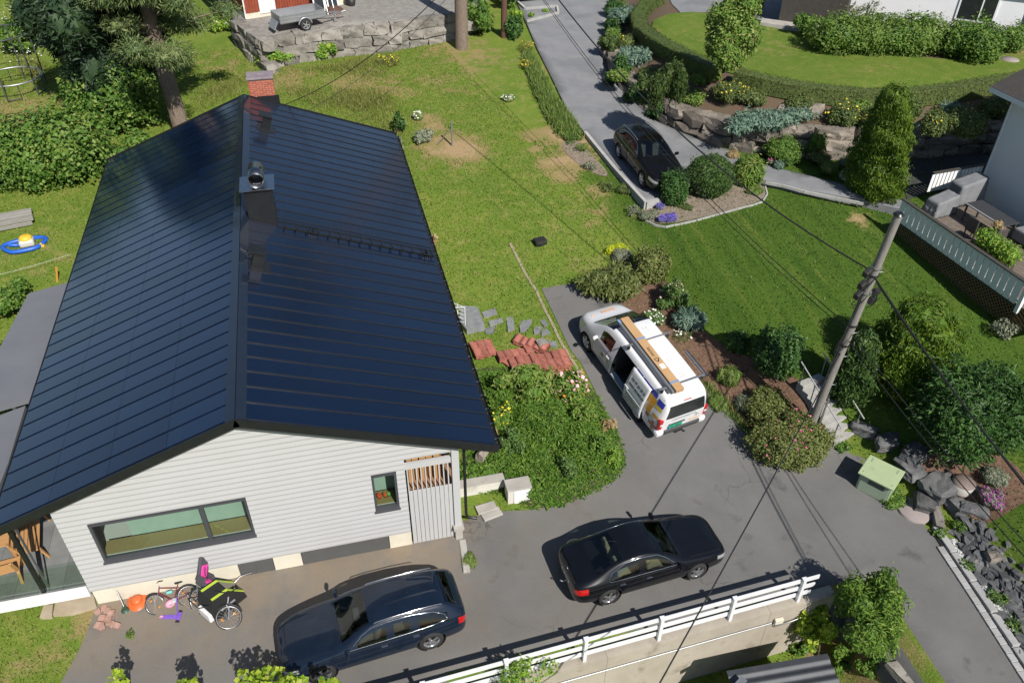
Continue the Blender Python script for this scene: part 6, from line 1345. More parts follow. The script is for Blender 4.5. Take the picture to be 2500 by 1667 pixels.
# heap of pinkish paving stones at the house corner
hp_ = thing('paver_heap', 'small heap of pinkish paving stones at the house corner', 'paving stones'); PAVM = mat('pink_paver', (0.36, 0.20, 0.155), 0.9, (0.42, 0.27, 0.22), 8, obj_rand=0.25)
random.seed(3); pv = [rock_mesh(500+i, .8, .05) for i in range(4)]
for m_ in pv: m_.materials.append(PAVM)
for i in range(34):
    q = at(265+random.uniform(-24, 26), 1512+random.uniform(-28, 28), .0); stone(hp_, random.choice(pv), (q.x, q.y, random.choice((.05, .06, .13))), (.17, .15, .09), random.uniform(0, 6), .25, 'paver')
for i, (L_, lab) in enumerate(((((112, 1468), (132, 1462), (130, 1510), (100, 1512)), 'narrow beige concrete slab in front of the porch edge'), (((140, 1462), (228, 1448), (238, 1485), (175, 1503), (132, 1505)), 'wide beige concrete slab at the house corner'))):
    P_ = [G(*q) for q in L_]; obj('concrete_slab', MB().prism([(q.x, q.y) for q in P_], P_[0].z-.05, P_[0].z+.06).mesh('concrete_slab'), mat('beige_slab', (0.36, 0.29, 0.20), 0.9, (0.42, 0.35, 0.26), 3, bump=0.3), label=lab, cat='concrete slab')
# slate patio by the side door, its railing, stepping stones
P_ = [G(*q) for q in ((1128, 748), (1166, 752), (1184, 808), (1140, 818), (1120, 790))]; obj('slate_patio', MB().prism([(q.x, q.y) for q in P_], P_[0].z-.2, max(q.z for q in P_)+.04).mesh('slate_patio'), SLATE, label='grey slate landing beside the metal railing under the eave', cat='patio')
rl = thing('metal_railing', 'white metal railing under the right eave by the slate landing', 'railing'); r0_, r1_ = at(1136, 800, h(4, 24)+.05), at(1100, 735, h(4, 27)+.05); RZ_ = r0_.z; r1_.z = RZ_+.2
r1_ = at(1098, 738, RZ_+.9); r1_.z = RZ_; r0_ = at(1136, 800, RZ_)
WRAIL = mat('white_metal', (0.62, 0.63, 0.64), 0.4)
for q in (r0_, r0_.lerp(r1_, .5), r1_): MB().cyl(tuple(q), (q.x, q.y, RZ_+.95), .022, n=8).build('post', WRAIL, rl)
for k in range(5): MB().bar((r0_.x, r0_.y, RZ_+.2+.18*k), (r1_.x, r1_.y, RZ_+.2+.18*k), .025, .03).build('bar', WRAIL, rl)
MB().bar((r0_.x-.6, r0_.y+.1, RZ_+.93), (r0_.x, r0_.y, RZ_+.93), .025, .03).build('bar', WRAIL, rl)
flags = [((1176, 764), (1208, 752), (1214, 768), (1182, 778)), ((1192, 786), (1226, 776), (1228, 788), (1196, 798)), ((1236, 772), (1252, 770), (1256, 806), (1240, 812)), ((1268, 796), (1276, 782), (1300, 780), (1298, 790), (1282, 812), (1270, 812)), ((1184, 802), (1210, 796), (1204, 816), (1186, 816)), ((1302, 806), (1308, 797), (1324, 798), (1316, 816), (1304, 818)), ((1322, 806), (1336, 803), (1344, 816), (1322, 822)), ((1318, 786), (1330, 778), (1338, 796), (1328, 800)), ((1308, 826), (1358, 836), (1362, 850), (1340, 846)), ((1255, 822), (1266, 816), (1268, 828), (1258, 832)), ((1362, 878), (1378, 874), (1384, 890), (1370, 892))]
FL_ = ['pale', 'long', 'narrow upright', 'large light', 'small dark', 'whitish', 'grey triangular', 'thin', 'long wedge-shaped', 'tiny square', 'small slate']
FN = ['nearest the slate landing corner', 'below the pale first flag', 'between the long flag and the large light flag', 'in the middle of the stepping path', 'next to the slate landing edge', 'towards the driveway strip', 'touching the whitish flag', 'close to the concrete strip', 'between the tiles and the driveway', 'beside the top of the tile pile', 'right of the red tile pile']
for i, L_ in enumerate(flags):
    P_ = [G(*q) for q in L_]; z_ = sum(q.z for q in P_)/len(P_); obj('stepping_stone', MB().prism([(q.x, q.y) for q in P_], z_-.08, z_+.05).mesh('stepping_stone'), SLATE, label='%s slate stepping stone %s' % (FL_[i], FN[i]), cat='stepping stone', group='stepping stones in the lawn')
# stacks of old red roof tiles
TILEM = mat('old_red_tile', (0.32, 0.105, 0.075), 0.85, (0.40, 0.155, 0.115), 6, bump=0.3, bscale=40, obj_rand=0.22, wear=((0.20, 0.055, 0.04), 4, 0.6, 0.72))
mb = MB(); n = 8; Vt = []
for i in range(n+1):
    x = -.14+.28*i/n; z = .028*math.sin((x+.14)/.28*2*math.pi)
    for y in (-.21, .21):
        for dz in (0, .016): Vt.append((x, y, z+dz))
for i in range(n): o_ = i*4; mb.add(Vt[o_:o_+8], [(1, 5, 7, 3), (0, 2, 6, 4), (0, 4, 5, 1), (2, 3, 7, 6)])
tm = mb.mesh('roof_tile'); tm.materials.append(TILEM)
def tile_stack(lab, px, py, rz, nx_, ny_, nz_, seed):
    p = G(px, py); t = thing('tile_stack', lab, 'roof tiles', (p.x, p.y, p.z), rz, None); r = random.Random(seed)
    for i in range(nx_):
        for j in range(ny_):
            for k in range(nz_-r.randint(0, 1)):
                o = bpy.data.objects.new('roof_tile', tm); o.location = ((i-(nx_-1)/2)*.262+r.uniform(-.012, .012), (j-(ny_-1)/2)*.44+r.uniform(-.02, .02), .06+k*.045); o.rotation_euler = (r.uniform(-.02, .02), r.uniform(-.03, .03), r.uniform(-.04, .04)); link(o, t)
tile_stack('long double row of old red roof tiles stacked in the bed', 1318, 898, R(2), 8, 2, 7, 1); tile_stack('low row of red roof tiles behind the long double row', 1258, 872, R(6), 5, 1, 5, 2); tile_stack('two small bundles of red roof tiles near the house eave', 1180, 858, R(6), 3, 2, 4, 3); tile_stack('red roof tiles stacked askew at the top of the pile', 1298, 848, R(-38), 5, 1, 5, 4); tile_stack('short block of red roof tiles sunk into the leafy bush', 1342, 924, R(4), 4, 1, 4, 5)
random.seed(9)
for i, (px, py) in enumerate(((1243, 892), (1258, 898), (1232, 880))):
    p = G(px, py); o = obj('loose_tile', tm.copy(), None, None, (p.x, p.y, p.z+.12), (random.uniform(-.8, .8), random.uniform(-.6, .6), random.uniform(0, 3)), label=['broken red roof tile propped on the grass beside the pile', 'tilted single roof tile lying at the corner of the double row', 'loose roof tile fallen left of the low row'][i], cat='roof tile')
p = G(1322, 852); stone(None, RK1[2], (p.x, p.y, p.z+.3), (.36, .26, .2), .3, .1, 'boulder', label='round tan stone lying on top of the red tiles', cat='stone'); p = G(1178, 1130); stone(None, RK2[1], (p.x, p.y, p.z+.25), (.35, .3, .6), .8, .1, 'boulder', label='brown pointed stone standing in the leaves below the eave corner', cat='stone')
# on the lawn
p = G(1318, 596); bx_ = thing('black_case', 'black plastic case with a silver band lying on the lawn', 'case', tuple(p), R(10)); MB().rbox((0, 0, .13), (.52, .40, .24), .06).build('body', BLKF, bx_); MB().box((.03, -.203, .17), (.4, .012, .025)).build('band', STEEL, bx_); MB().tube([(-.1, -.2, .10), (-.08, -.26, .10), (.08, -.26, .10), (.1, -.2, .10)], .014, 6).build('handle', PLAST, bx_)
p = G(1104, 356); sk = thing('metal_stake', 'upright grey metal post with a brace in the bare patch of lawn', 'post', tuple(p)); MB().cyl((0, 0, -.2), (0, .0, 1.15), .05, n=10).build('post', GALV, sk); MB().cyl((.0, 0, .9), (-.7, .15, .05), .02, n=6).build('brace', GALV, sk)
# left garden: trampoline frame, toy, timber
ce = G(42, 222); tf = thing('trampoline_frame', 'bare grey steel trampoline frame with a raised safety ring', 'trampoline frame', tuple(ce)); RR = 55*m_per_px(ce)
c2 = lambda r_, z_, n=36: [(r_*math.cos(2*math.pi*k/n), r_*math.sin(2*math.pi*k/n), z_) for k in range(n)]
MB().tube(c2(RR, .75), .045, 8, closed=True).build('bed_ring', GALV, tf); MB().tube(c2(RR*.98, 2.9), .035, 8, closed=True).build('top_ring', DFRAME, tf)
for k in range(6):
    a = R(25+60*k); x, y = RR*1.03*math.cos(a), RR*1.03*math.sin(a); MB().tube([(x, y, 0), (x, y, 1.5), (x*.95, y*.95, 2.9)], .035, 8).build('upright', DFRAME, tf); a2 = a+R(26); MB().tube([(x, y, .3), (x, y, .04), (RR*math.cos(a2), RR*math.sin(a2), .04), (RR*math.cos(a2), RR*math.sin(a2), .75)], .03, 6).build('leg', DFRAME, tf)
p = G(62, 602); wt = thing('water_toy', 'blue plastic water track toy with a yellow centre on the grass', 'toy', tuple(p), .2)
MB().tube([(.75*math.cos(a)*(1+.12*math.sin(3*a)), .52*math.sin(a)*(1+.1*math.cos(2*a)), .08) for a in [2*math.pi*k/30 for k in range(30)]], .085, 8, closed=True).build('track', BLUET, wt); MB().tube([(-.55, .2, .08), (-.2, .05, .08), (-.1, .35, .08)], .075, 8).build('track_branch', BLUET, wt); MB().rbox((.1, .05, .16), (.55, .45, .28), .08).build('island', CLEARP, wt); MB().lathe([(.24, .28), (.24, .36), (.16, .42), (0, .42)], 16).build('tower', YELT, wt, (.1, .1, 0))
p = G(103, 604); toy = thing('toy_boat', 'small yellow toy lying on the grass beside the blue water track', 'toy', tuple(p)); MB().rbox((0, 0, .06), (.22, .14, .1), .03).rbox((0, 0, .14), (.08, .09, .1), .02).build('hull', YELT, toy)
GREYW = mat('grey_timber', (0.24, 0.225, 0.20), 0.9, (0.31, 0.295, 0.265), 3, stretch=(1, 12, 12), obj_rand=0.15); p = G(45, 545); wpz = thing('timber_stack', 'stack of weathered grey timber beams at the edge of the bushes', 'timber', tuple(p), R(12)); 
for k in range(2):
    for j in range(3): MB().rbox((random.uniform(-.1, .1)-.4, -.3+.3*j, .1+.19*k), (1.9, .27, .17), .015, rot=(0, 0, random.uniform(-.03, .03))).build('beam', GREYW, wpz)
a_ = G(-40, 700); b_ = G(178, 640); line('clothes_line', 'thin clothes line stretched over the left lawn', (a_.x, a_.y, a_.z+.35), (b_.x, b_.y, b_.z+.35), .05, .007).data.materials[0] = GALV
p = G(140, 690); yk = thing('orange_stake', 'short orange wooden stake leaning beside the felt roof', 'stake', tuple(p)); MB().bar((0, 0, 0), (.12, .15, .6), .07, .04).build('stake', mat('orange_wood', (0.55, 0.28, 0.05), 0.7), yk)
# gravel yard: trailer, ladders, frames, fire-pit lid, pot
p = at(738, 76, YZ); GALV2 = mat('galvanised_sheet', (0.34, 0.35, 0.37), 0.4, (0.40, 0.41, 0.43), 2, metal=0.55)
tl_ = thing('utility_trailer', 'grey galvanised box trailer standing on the gravel yard', 'trailer', (p.x-.1, p.y+.75, YZ+.01), rrz+R(2))
for y in (-.68, .68): MB().box((0, y, .72), (2.6, .04, .42)).build('side_panel', GALV2, tl_); 
for y in (-.705, .705):
    for zz in (.56, .74, .9): MB().box((0, y, zz), (2.6, .02, .04)).build('rib', GALV2, tl_)
for x in (-1.3, 1.3): MB().box((x, 0, .72), (.04, 1.36, .42)).build('end_panel', GALV2, tl_)
MB().box((0, 0, .50), (2.6, 1.34, .03)).build('bed', GALV2, tl_); MB().box((-1.55, -.2, .45), (.5, .9, .05), rot=(0, R(-60), 0)).build('tailgate', GALV2, tl_)
for s in (-1, 1): wheel(tl_, .05, s*.86, .32, .18, s, 5, 0, SILV); MB().tube([(.05+.38*math.cos(R(10+16*k)), s*.86, .32+.38*math.sin(R(10+16*k))) for k in range(11)], .05, 5).build('mudguard', GALV2, tl_)
MB().bar((1.3, .45, .45), (2.6, 0, .42), .06, .08).bar((1.3, -.45, .45), (2.6, 0, .42), .06, .08).cyl((2.5, 0, .42), (2.85, 0, .46), .05).build('drawbar', GALV, tl_); MB().cyl((2.1, -.15, .0), (2.1, -.15, .7), .03).cyl((2.1, -.19, .1), (2.1, -.11, .1), .1, n=14).build('jockey_wheel', GALV, tl_)
def ladder_(lab, P0, P1, up_, n_):
    t = thing('ladder', lab, 'ladder'); P0, P1 = Vector(P0), Vector(P1); u = Vector(up_)
    for e in (0, 1): MB().bar(tuple(P0+u*e*.4), tuple(P1+u*e*.4), .035, .07).build('stile', SILV, t)
    for i in range(n_): q = P0.lerp(P1, (i+.5)/n_); MB().bar(tuple(q), tuple(q+u*.4), .03, .03, up=(1, 0, 0)).build('rung', SILV, t)
lo_ = at(688, 24, YZ); hi_ = at(835, 0, YZ); ladder_('aluminium ladder lying along the red cabin wall behind the trailer', (lo_.x, lo_.y, YZ+.35), (hi_.x, hi_.y, YZ+.5), (0, .1, 1), 12); ladder_('second aluminium ladder leaning flat behind the grey trailer', (lo_.x+.3, lo_.y-.25, YZ+.1), (hi_.x-.5, hi_.y-.3, YZ+.25), (0, .5, .85), 11)
q0 = at(800, 32, YZ); q1 = at(770, 0, YZ); ladder_('aluminium ladder propped upright beside the trailer drawbar', (q0.x, q0.y-.5, YZ), (q0.x-.3, q0.y+.7, YZ+2.6), (1, 0, 0), 8)
for k, (dx, lab) in enumerate(((.2, 'white framed window sash leaning on the ladders'), (1.0, 'white framed window sash next to the rusty fire-pit lid'))):
    t = thing('window_sash', lab, 'window frame', (q0.x-.6+dx, q0.y+.2, YZ+.02), rrz); t.rotation_euler = (R(-14), 0, rrz)
    MB().box((0, 0, .04), (.7, .06, .08)).box((0, 0, 1.26), (.7, .06, .08)).box((-.31, 0, .65), (.08, .06, 1.14)).box((.31, 0, .65), (.08, .06, 1.14)).build('frame', WHITEP, t); MB().box((0, .005, .65), (.54, .02, 1.14)).build('pane', RW, t)
q = at(738, 8, YZ); o = MB().bar((q.x, q.y-.4, YZ+.4), (q.x-.1, q.y+.5, YZ+2.2), .22, .05).build('plank', WOOD); tag(o, 'pale wooden plank leaning on the red cabin behind the trailer', 'plank')
q = at(700, 10, YZ); o = MB().cyl((q.x-.6, q.y-.2, YZ+1.0), (q.x+2.6, q.y+.1, YZ+1.3), .035).build('red_pole', mat('red_pole_paint', (0.4, 0.03, 0.02), 0.5)); tag(o, 'thin red pole resting on the ladders by the cabin', 'pole')
q = at(817, 32, YZ); fp = thing('fire_pit', 'rust-brown round fire pit with conical lid on the gravel', 'fire pit', (q.x, q.y, YZ)); RUST = mat('rust_metal', (0.20, 0.075, 0.035), 0.9, (0.26, 0.11, 0.055), 6); MB().lathe([(.42, 0), (.48, .12), (.50, .2)], 24).build('bowl', RUST, fp); MB().lathe([(.52, .2), (.30, .36), (.06, .44), (0, .45)], 24).build('lid', mat('brown_lid', (0.10, 0.05, 0.035), 0.7), fp)
q = at(858, 14, YZ); fp = thing('flower_pot', 'black flower pot with a pale rim at the cabin corner', 'flower pot', (q.x, q.y, YZ)); MB().lathe([(.22, 0), (.33, .5), (.0, .45)], 18).build('pot', PLAST, fp); MB().tube(c2(.33, .5, 20), .03, 6, closed=True).build('rim', WHITEP, fp)
# bright edging round the small island bed at the road end
ib = thing('island_edging', 'pale kerb round the small planted island at the road end', 'edging'); ep = [G(x, y, hr) for x, y in ((1262, 6), (1282, 24), (1330, 20), (1360, 18), (1363, 34), (1330, 43), (1285, 55))]
for a, b in zip(ep[:-1], ep[1:]): MB().bar((a.x, a.y, a.z+.05), tuple(Vector((b.x, b.y, b.z+.05))-(b-a).normalized()*.02), .14, .16).build('edging_stone', KERBM, ib)
# ================================================================ vegetation
LB = 1.38
def leafmat(name, cols, tr=0.25, rough=0.55, spec=0.35):
    cols = [tuple(min(.62, c*LB) for c in k) for k in cols]
    return mat(name, cols[0], rough, island=cols, trans=tr, spec=spec)
LM = dict(
 broad=leafmat('leaf_broad', [(0.030, 0.072, 0.010), (0.055, 0.118, 0.016), (0.085, 0.158, 0.024), (0.150, 0.215, 0.040)]),
 hazel=leafmat('leaf_hazel', [(0.032, 0.076, 0.010), (0.058, 0.122, 0.017), (0.092, 0.165, 0.026), (0.165, 0.205, 0.045)]),
 bright=leafmat('leaf_bright', [(0.075, 0.165, 0.018), (0.120, 0.230, 0.028), (0.190, 0.300, 0.040), (0.300, 0.360, 0.055)], .35),
 dark=leafmat('leaf_dark', [(0.012, 0.038, 0.008), (0.023, 0.062, 0.012), (0.038, 0.090, 0.017), (0.065, 0.125, 0.028)], .2),
 gcover=leafmat('leaf_groundcover', [(0.040, 0.100, 0.012), (0.070, 0.150, 0.018), (0.105, 0.195, 0.026), (0.170, 0.245, 0.042)], .35),
 hedge=leafmat('leaf_hedge', [(0.040, 0.052, 0.016), (0.055, 0.080, 0.020), (0.075, 0.105, 0.027), (0.110, 0.130, 0.045)]),
 lhedge=leafmat('leaf_light_hedge', [(0.040, 0.085, 0.012), (0.070, 0.135, 0.018), (0.105, 0.170, 0.028), (0.165, 0.215, 0.05)]),
 thuja=leafmat('leaf_thuja', [(0.036, 0.082, 0.008), (0.062, 0.120, 0.010), (0.095, 0.155, 0.014), (0.145, 0.188, 0.02)], .25),
 dthuja=leafmat('leaf_dark_thuja', [(0.014, 0.036, 0.008), (0.026, 0.060, 0.012), (0.045, 0.088, 0.018), (0.070, 0.115, 0.026)], .15),
 juniper=leafmat('leaf_blue_juniper', [(0.045, 0.085, 0.062), (0.070, 0.120, 0.085), (0.105, 0.160, 0.115), (0.150, 0.205, 0.145)], .1),
 olive=leafmat('leaf_olive_juniper', [(0.034, 0.050, 0.012), (0.060, 0.082, 0.018), (0.092, 0.112, 0.028), (0.150, 0.155, 0.045)], .15),
 yew=leafmat('leaf_yew', [(0.016, 0.034, 0.008), (0.030, 0.056, 0.012), (0.050, 0.082, 0.018), (0.085, 0.112, 0.030)], .12),
 pine=leafmat('needle_pine', [(0.045, 0.075, 0.024), (0.070, 0.105, 0.034), (0.100, 0.135, 0.045), (0.15, 0.175, 0.07)], .15),
 spruce=leafmat('needle_spruce', [(0.007, 0.016, 0.008), (0.011, 0.026, 0.011), (0.018, 0.038, 0.015), (0.030, 0.055, 0.02)], .08),
 azalea=leafmat('leaf_azalea', [(0.055, 0.075, 0.018), (0.085, 0.110, 0.026), (0.120, 0.145, 0.036), (0.165, 0.155, 0.055)], .2),
 potent=leafmat('leaf_potentilla', [(0.040, 0.062, 0.018), (0.065, 0.098, 0.026), (0.095, 0.130, 0.036), (0.135, 0.160, 0.055)], .2),
 grey=leafmat('leaf_grey', [(0.095, 0.115, 0.075), (0.130, 0.150, 0.100), (0.165, 0.180, 0.120), (0.21, 0.22, 0.15)], .1),
 rhodo=leafmat('leaf_rhododendron', [(0.050, 0.105, 0.014), (0.080, 0.150, 0.020), (0.125, 0.195, 0.032), (0.22, 0.235, 0.07)], .2),
 rose=leafmat('leaf_rose', [(0.030, 0.070, 0.014), (0.055, 0.110, 0.022), (0.080, 0.145, 0.032), (0.15, 0.19, 0.07)], .2),
 dry=leafmat('leaf_dry', [(0.20, 0.13, 0.05), (0.28, 0.19, 0.09), (0.34, 0.26, 0.14), (0.18, 0.15, 0.06)], .15),
 sedum=leafmat('leaf_sedum', [(0.20, 0.30, 0.012), (0.32, 0.40, 0.015), (0.46, 0.46, 0.018), (0.56, 0.50, 0.02)], .2),
 rowan=leafmat('leaf_rowan', [(0.040, 0.090, 0.012), (0.070, 0.140, 0.018), (0.110, 0.190, 0.028), (0.19, 0.255, 0.045)], .35),
 maple=leafmat('leaf_maple', [(0.105, 0.185, 0.012), (0.170, 0.255, 0.018), (0.250, 0.330, 0.028), (0.350, 0.390, 0.05)], .4),
 grassb=leafmat('grass_blades', [(0.062, 0.125, 0.020), (0.095, 0.165, 0.030), (0.135, 0.195, 0.045), (0.22, 0.225, 0.08)], .3),
 meadow=leafmat('meadow_blades', [(0.105, 0.140, 0.026), (0.145, 0.175, 0.036), (0.200, 0.205, 0.055), (0.28, 0.24, 0.10)], .4),
 lushb=leafmat('lush_lawn_blades', [(0.036, 0.075, 0.009), (0.052, 0.100, 0.012), (0.072, 0.118, 0.016), (0.10, 0.135, 0.024)], .25),
 lawnb=leafmat('lawn_blades', [(0.075, 0.130, 0.016), (0.105, 0.160, 0.022), (0.140, 0.180, 0.030), (0.19, 0.195, 0.05)], .25))
BARK = mat('pine_bark', (0.165, 0.120, 0.090), 0.95, (0.26, 0.205, 0.165), 3, bump=1.0, stretch=(9, 9, 1.6), bscale=14, wear=((0.075, 0.055, 0.042), 8, 0.55, 0.66)); TWIG = mat('twig_bark', (0.085, 0.062, 0.045), 0.9, (0.125, 0.095, 0.07), 8)
FC = dict(y=mat('petal_yellow', (0.72, 0.55, 0.03), 0.6), w=mat('petal_white', (0.74, 0.73, 0.66), 0.6), p=mat('petal_pink', (0.62, 0.10, 0.26), 0.6), v=mat('petal_violet', (0.10, 0.07, 0.36), 0.6), m=mat('petal_magenta', (0.30, 0.05, 0.26), 0.6), o=mat('petal_orange', (0.55, 0.22, 0.03), 0.6), lp=mat('petal_pale_pink', (0.74, 0.42, 0.45), 0.6))
def unit(v): return v/np.maximum(np.linalg.norm(v, axis=1, keepdims=True), 1e-6)
def leaf_arrays(P, Nn, D, size, aspect, rng):
    "one folded four-corner leaf per point: normal Nn, pointing along D"
    n = len(P); D = unit(D-Nn*(D*Nn).sum(1, keepdims=True)); S = np.cross(D, Nn); L = size*rng.uniform(.5, 1.4, (n, 1)); W = L*aspect
    b = P-D*L*.5; t = P+D*L*.5-Nn*L*.12; r = P+S*W*.5+Nn*L*.06; l = P-S*W*.5+Nn*L*.06
    V = np.stack([b, r, t, l], 1).reshape(-1, 3); F = np.arange(4*n).reshape(-1, 4); return V, F
def core_arrays(lobes, f, n=12, m=8):
    V = []; F = []; o = 0
    for (cx, cy, cz, rx, ry, rz) in lobes:
        for j in range(m+1):
            t = math.pi*j/m
            for k in range(n): a = 2*math.pi*k/n; w = f*(1+.08*math.sin(5*a+3*t+cx)); V.append((cx+rx*w*math.sin(t)*math.cos(a), cy+ry*w*math.sin(t)*math.sin(a), cz+rz*w*math.cos(t)))
        F += [(o+j*n+k, o+(j+1)*n+k, o+(j+1)*n+(k+1) % n, o+j*n+(k+1) % n) for j in range(m) for k in range(n)]; o = len(V)
    return np.array(V), np.array(F)
def foliage(parent, lobes, kind, size, dens, rng, aspect=.6, mode='leaf', core=.68, zmin=None, spread=.16, lump=.15, name='foliage', cap=30000, shoot=.30):
    "leaf-sized faces spread through a set of lobes (cx, cy, cz, rx, ry, rz)"
    A = np.array(lobes, float); area = 4*np.pi*((A[:, 3]*A[:, 4])**1.6/3+(A[:, 3]*A[:, 5])**1.6/3+(A[:, 4]*A[:, 5])**1.6/3)**(1/1.6)
    n = int(min(cap*1.3, 1.3*dens*area.sum()/(size*size*aspect))); pick = rng.choice(len(A), n, p=area/area.sum()); u = unit(rng.normal(size=(n, 3)))
    C = A[pick, :3]; Rr = A[pick, 3:]
    lm = 1+lump*(np.sin(u[:, 0]*5.1+pick*1.7)*np.sin(u[:, 1]*4.7+pick)+.6*np.sin(u[:, 2]*7+u[:, 0]*6+pick*2.3))
    rad = lm*(1-np.abs(rng.normal(0, spread, n))+.05*rng.random(n)+(rng.random(n) < .07)*rng.random(n)*shoot); P = C+u*Rr*rad[:, None]
    keep = np.ones(n, bool)
    for i in range(len(A)):
        q = ((P-A[i, :3])/A[i, 3:]); keep &= ~(((q*q).sum(1) < .60) & (pick != i))
    if zmin is not None: keep &= P[:, 2] > zmin
    P, u, Rr = P[keep], u[keep], Rr[keep]; n = len(P); out = unit(u/Rr)
    if mode == 'leaf': Nn = unit(out*.55+np.array([0, 0, .55])+rng.normal(0, .42, (n, 3))); D = rng.normal(size=(n, 3))+out*.5+np.array([0, 0, -.35])
    elif mode == 'up': D = np.array([0, 0, 1.0])+out*.55+rng.normal(0, .28, (n, 3)); Nn = unit(out+rng.normal(0, .45, (n, 3)))
    elif mode == 'out': D = out*1.1+np.array([0, 0, .12])+rng.normal(0, .35, (n, 3)); Nn = unit(rng.normal(0, .6, (n, 3))+np.array([0, 0, .8])+out*.3)
    V, F = leaf_arrays(P, Nn, D, size, aspect, rng)
    if core:
        V2, F2 = core_arrays(lobes, core)
        if zmin is not None: V2[:, 2] = np.maximum(V2[:, 2], zmin)
        F = np.concatenate([F, F2+len(V)]); V = np.concatenate([V, V2])
    me = np_mesh(name, V, F, False); return obj(name, me, LM[kind], parent), P
def flowers(parent, P, col, n, size, rng, zq=.35):
    "small four-petal faces on the sunny outside of a plant"
    z0 = np.quantile(P[:, 2], zq); Q = P[P[:, 2] > z0]; Q = Q[rng.choice(len(Q), min(n, len(Q)), replace=False)]+np.array([0, -.01, .03]); n = len(Q)
    Nn = unit(rng.normal(0, .35, (n, 3))+np.array([0, -.3, .9])); V, F = leaf_arrays(Q, Nn, rng.normal(size=(n, 3)), size, 1.0, rng)
    return obj('flowers', np_mesh('flowers', V, F), FC[col], parent, kind='stuff')
def lobes_for(style, w, hh, rng, d=None):
    d = d or w; a, b = w/2, d/2; L = []
    if style == 'globe': return [(0, 0, hh*.5, a, b, hh*.52)]
    if style == 'mound':
        L = [(0, 0, hh*.42, a*.78, b*.78, hh*.50)]
        for k in range(6): t = 2*math.pi*k/6+rng.uniform(-.4, .4); L.append((a*.48*math.cos(t), b*.48*math.sin(t), hh*rng.uniform(.30, .55), a*rng.uniform(.34, .5), b*rng.uniform(.34, .5), hh*rng.uniform(.30, .44)))
    elif style == 'flat':
        for k in range(9): t = 2*math.pi*k/9+rng.uniform(-.3, .3); q = rng.uniform(.2, .68); L.append((a*q*math.cos(t), b*q*math.sin(t), hh*rng.uniform(.35, .6), a*rng.uniform(.28, .42), b*rng.uniform(.28, .42), hh*rng.uniform(.28, .42)))
    elif style == 'column':
        for k in range(7): f = k/6; r = a*(1.0-.42*f**2.6)*(.74+.26*min(1, f*4+.3)); L.append((rng.uniform(-.07, .07)*a, rng.uniform(-.07, .07)*b, hh*(.10+.80*f), r, r*b/a, hh*.17))
    elif style == 'cone':
        for k in range(8): f = k/7; r = a*(1.0-.92*f); L.append((rng.uniform(-.05, .05)*a, rng.uniform(-.05, .05)*b, hh*(.08+.86*f), max(r, .12), max(r*b/a, .12), hh*.13))
    elif style == 'loose':
        for k in range(11): t = 2*math.pi*k/11+rng.uniform(-.5, .5); q = rng.uniform(0, .72); L.append((a*q*math.cos(t), b*q*math.sin(t), hh*rng.uniform(.25, .78)*(1-.25*q), a*rng.uniform(.24, .40), b*rng.uniform(.24, .40), hh*rng.uniform(.16, .27)))
    elif style == 'box': return [(x*a*.62, y*b*.4, hh*.52, a*.45, b*.62, hh*.52) for x in (-1, -.35, .35, 1) for y in (-1, 1)]
    return L
SEED = [100]
def plant(name, px, py, wpx, hh, kind, style, label, cat='shrub', gf=None, leaf=.10, dens=1.1, mode='leaf', aspect=.6, fl=None, dpx=None, core=.68, group=None, rz=0, sink=.06, spread=.16, lump=.15, cap=30000):
    SEED[0] += 1; rng = np.random.default_rng(SEED[0]); p = G(px, py, gf); w = wpx*m_per_px(p); d = (dpx*m_per_px(p) if dpx else w)
    t = thing(name, label, cat, (p.x, p.y+d*.32, 0), rz, group); gz = (gf or h)(p.x, p.y+d*.32); t.location.z = gz-sink
    L = lobes_for(style, w, hh, rng, d); o, P = foliage(t, L, kind, leaf, dens, rng, aspect, mode, core, .03, spread, lump, cap=cap)
    mb = MB()
    for k in range(4): a = 2*math.pi*k/4+.5; mb.tube([(0.03*math.cos(a), .03*math.sin(a), -.1), (w*.12*math.cos(a), d*.12*math.sin(a), hh*.3), (w*.22*math.cos(a), d*.22*math.sin(a), hh*.55)], [.03, .022, .01], 5)
    mb.build('stem', TWIG, t)
    for f in (fl or []): flowers(t, P, f[0], f[1], f[2], rng)
    return t
E_ = dict(mode='out', aspect=.22); U_ = dict(mode='up', aspect=.28)
# ---- beside the upper road and on the terrace
plant('juniper', 1535, 62, 95, 1.1, 'juniper', 'flat', 'blue-green juniper spilling over the wall at the bend of the road', gf=ht, leaf=.24, dpx=70, **E_)
plant('juniper', 1556, 168, 105, 1.0, 'juniper', 'flat', 'silvery blue juniper with feathery branches next to the dark yew', gf=ht, leaf=.24, dpx=90, **E_)
plant('potentilla', 1542, 118, 62, .7, 'potent', 'mound', 'small green shrub with pale yellow flowers above the silvery juniper', gf=ht, leaf=.08, fl=[('y', 22, .09)])
plant('yew', 1638, 275, 130, 3.0, 'yew', 'loose', 'dark upright yew bush at the corner of the boulder wall', gf=ht, leaf=.20, dpx=85, mode='up', aspect=.24, dens=1.5)
plant('leafy_shrub', 1700, 262, 60, .75, 'rhodo', 'mound', 'light green leafy shrub between the yew and the blue juniper', gf=ht, leaf=.14, aspect=.35)
plant('leafy_shrub', 1712, 212, 48, .6, 'rhodo', 'mound', 'small light shrub in the bark bed below the garden tree', gf=ht, leaf=.13, aspect=.35); plant('leafy_shrub', 1750, 200, 30, .45, 'rhodo', 'mound', 'tiny light shrub at the foot of the garden tree', gf=ht, leaf=.12, aspect=.35)
plant('potentilla', 1795, 262, 95, .9, 'potent', 'mound', 'yellow flowering shrub between the light shrub and the wide juniper', gf=ht, leaf=.08, fl=[('y', 60, .09)])
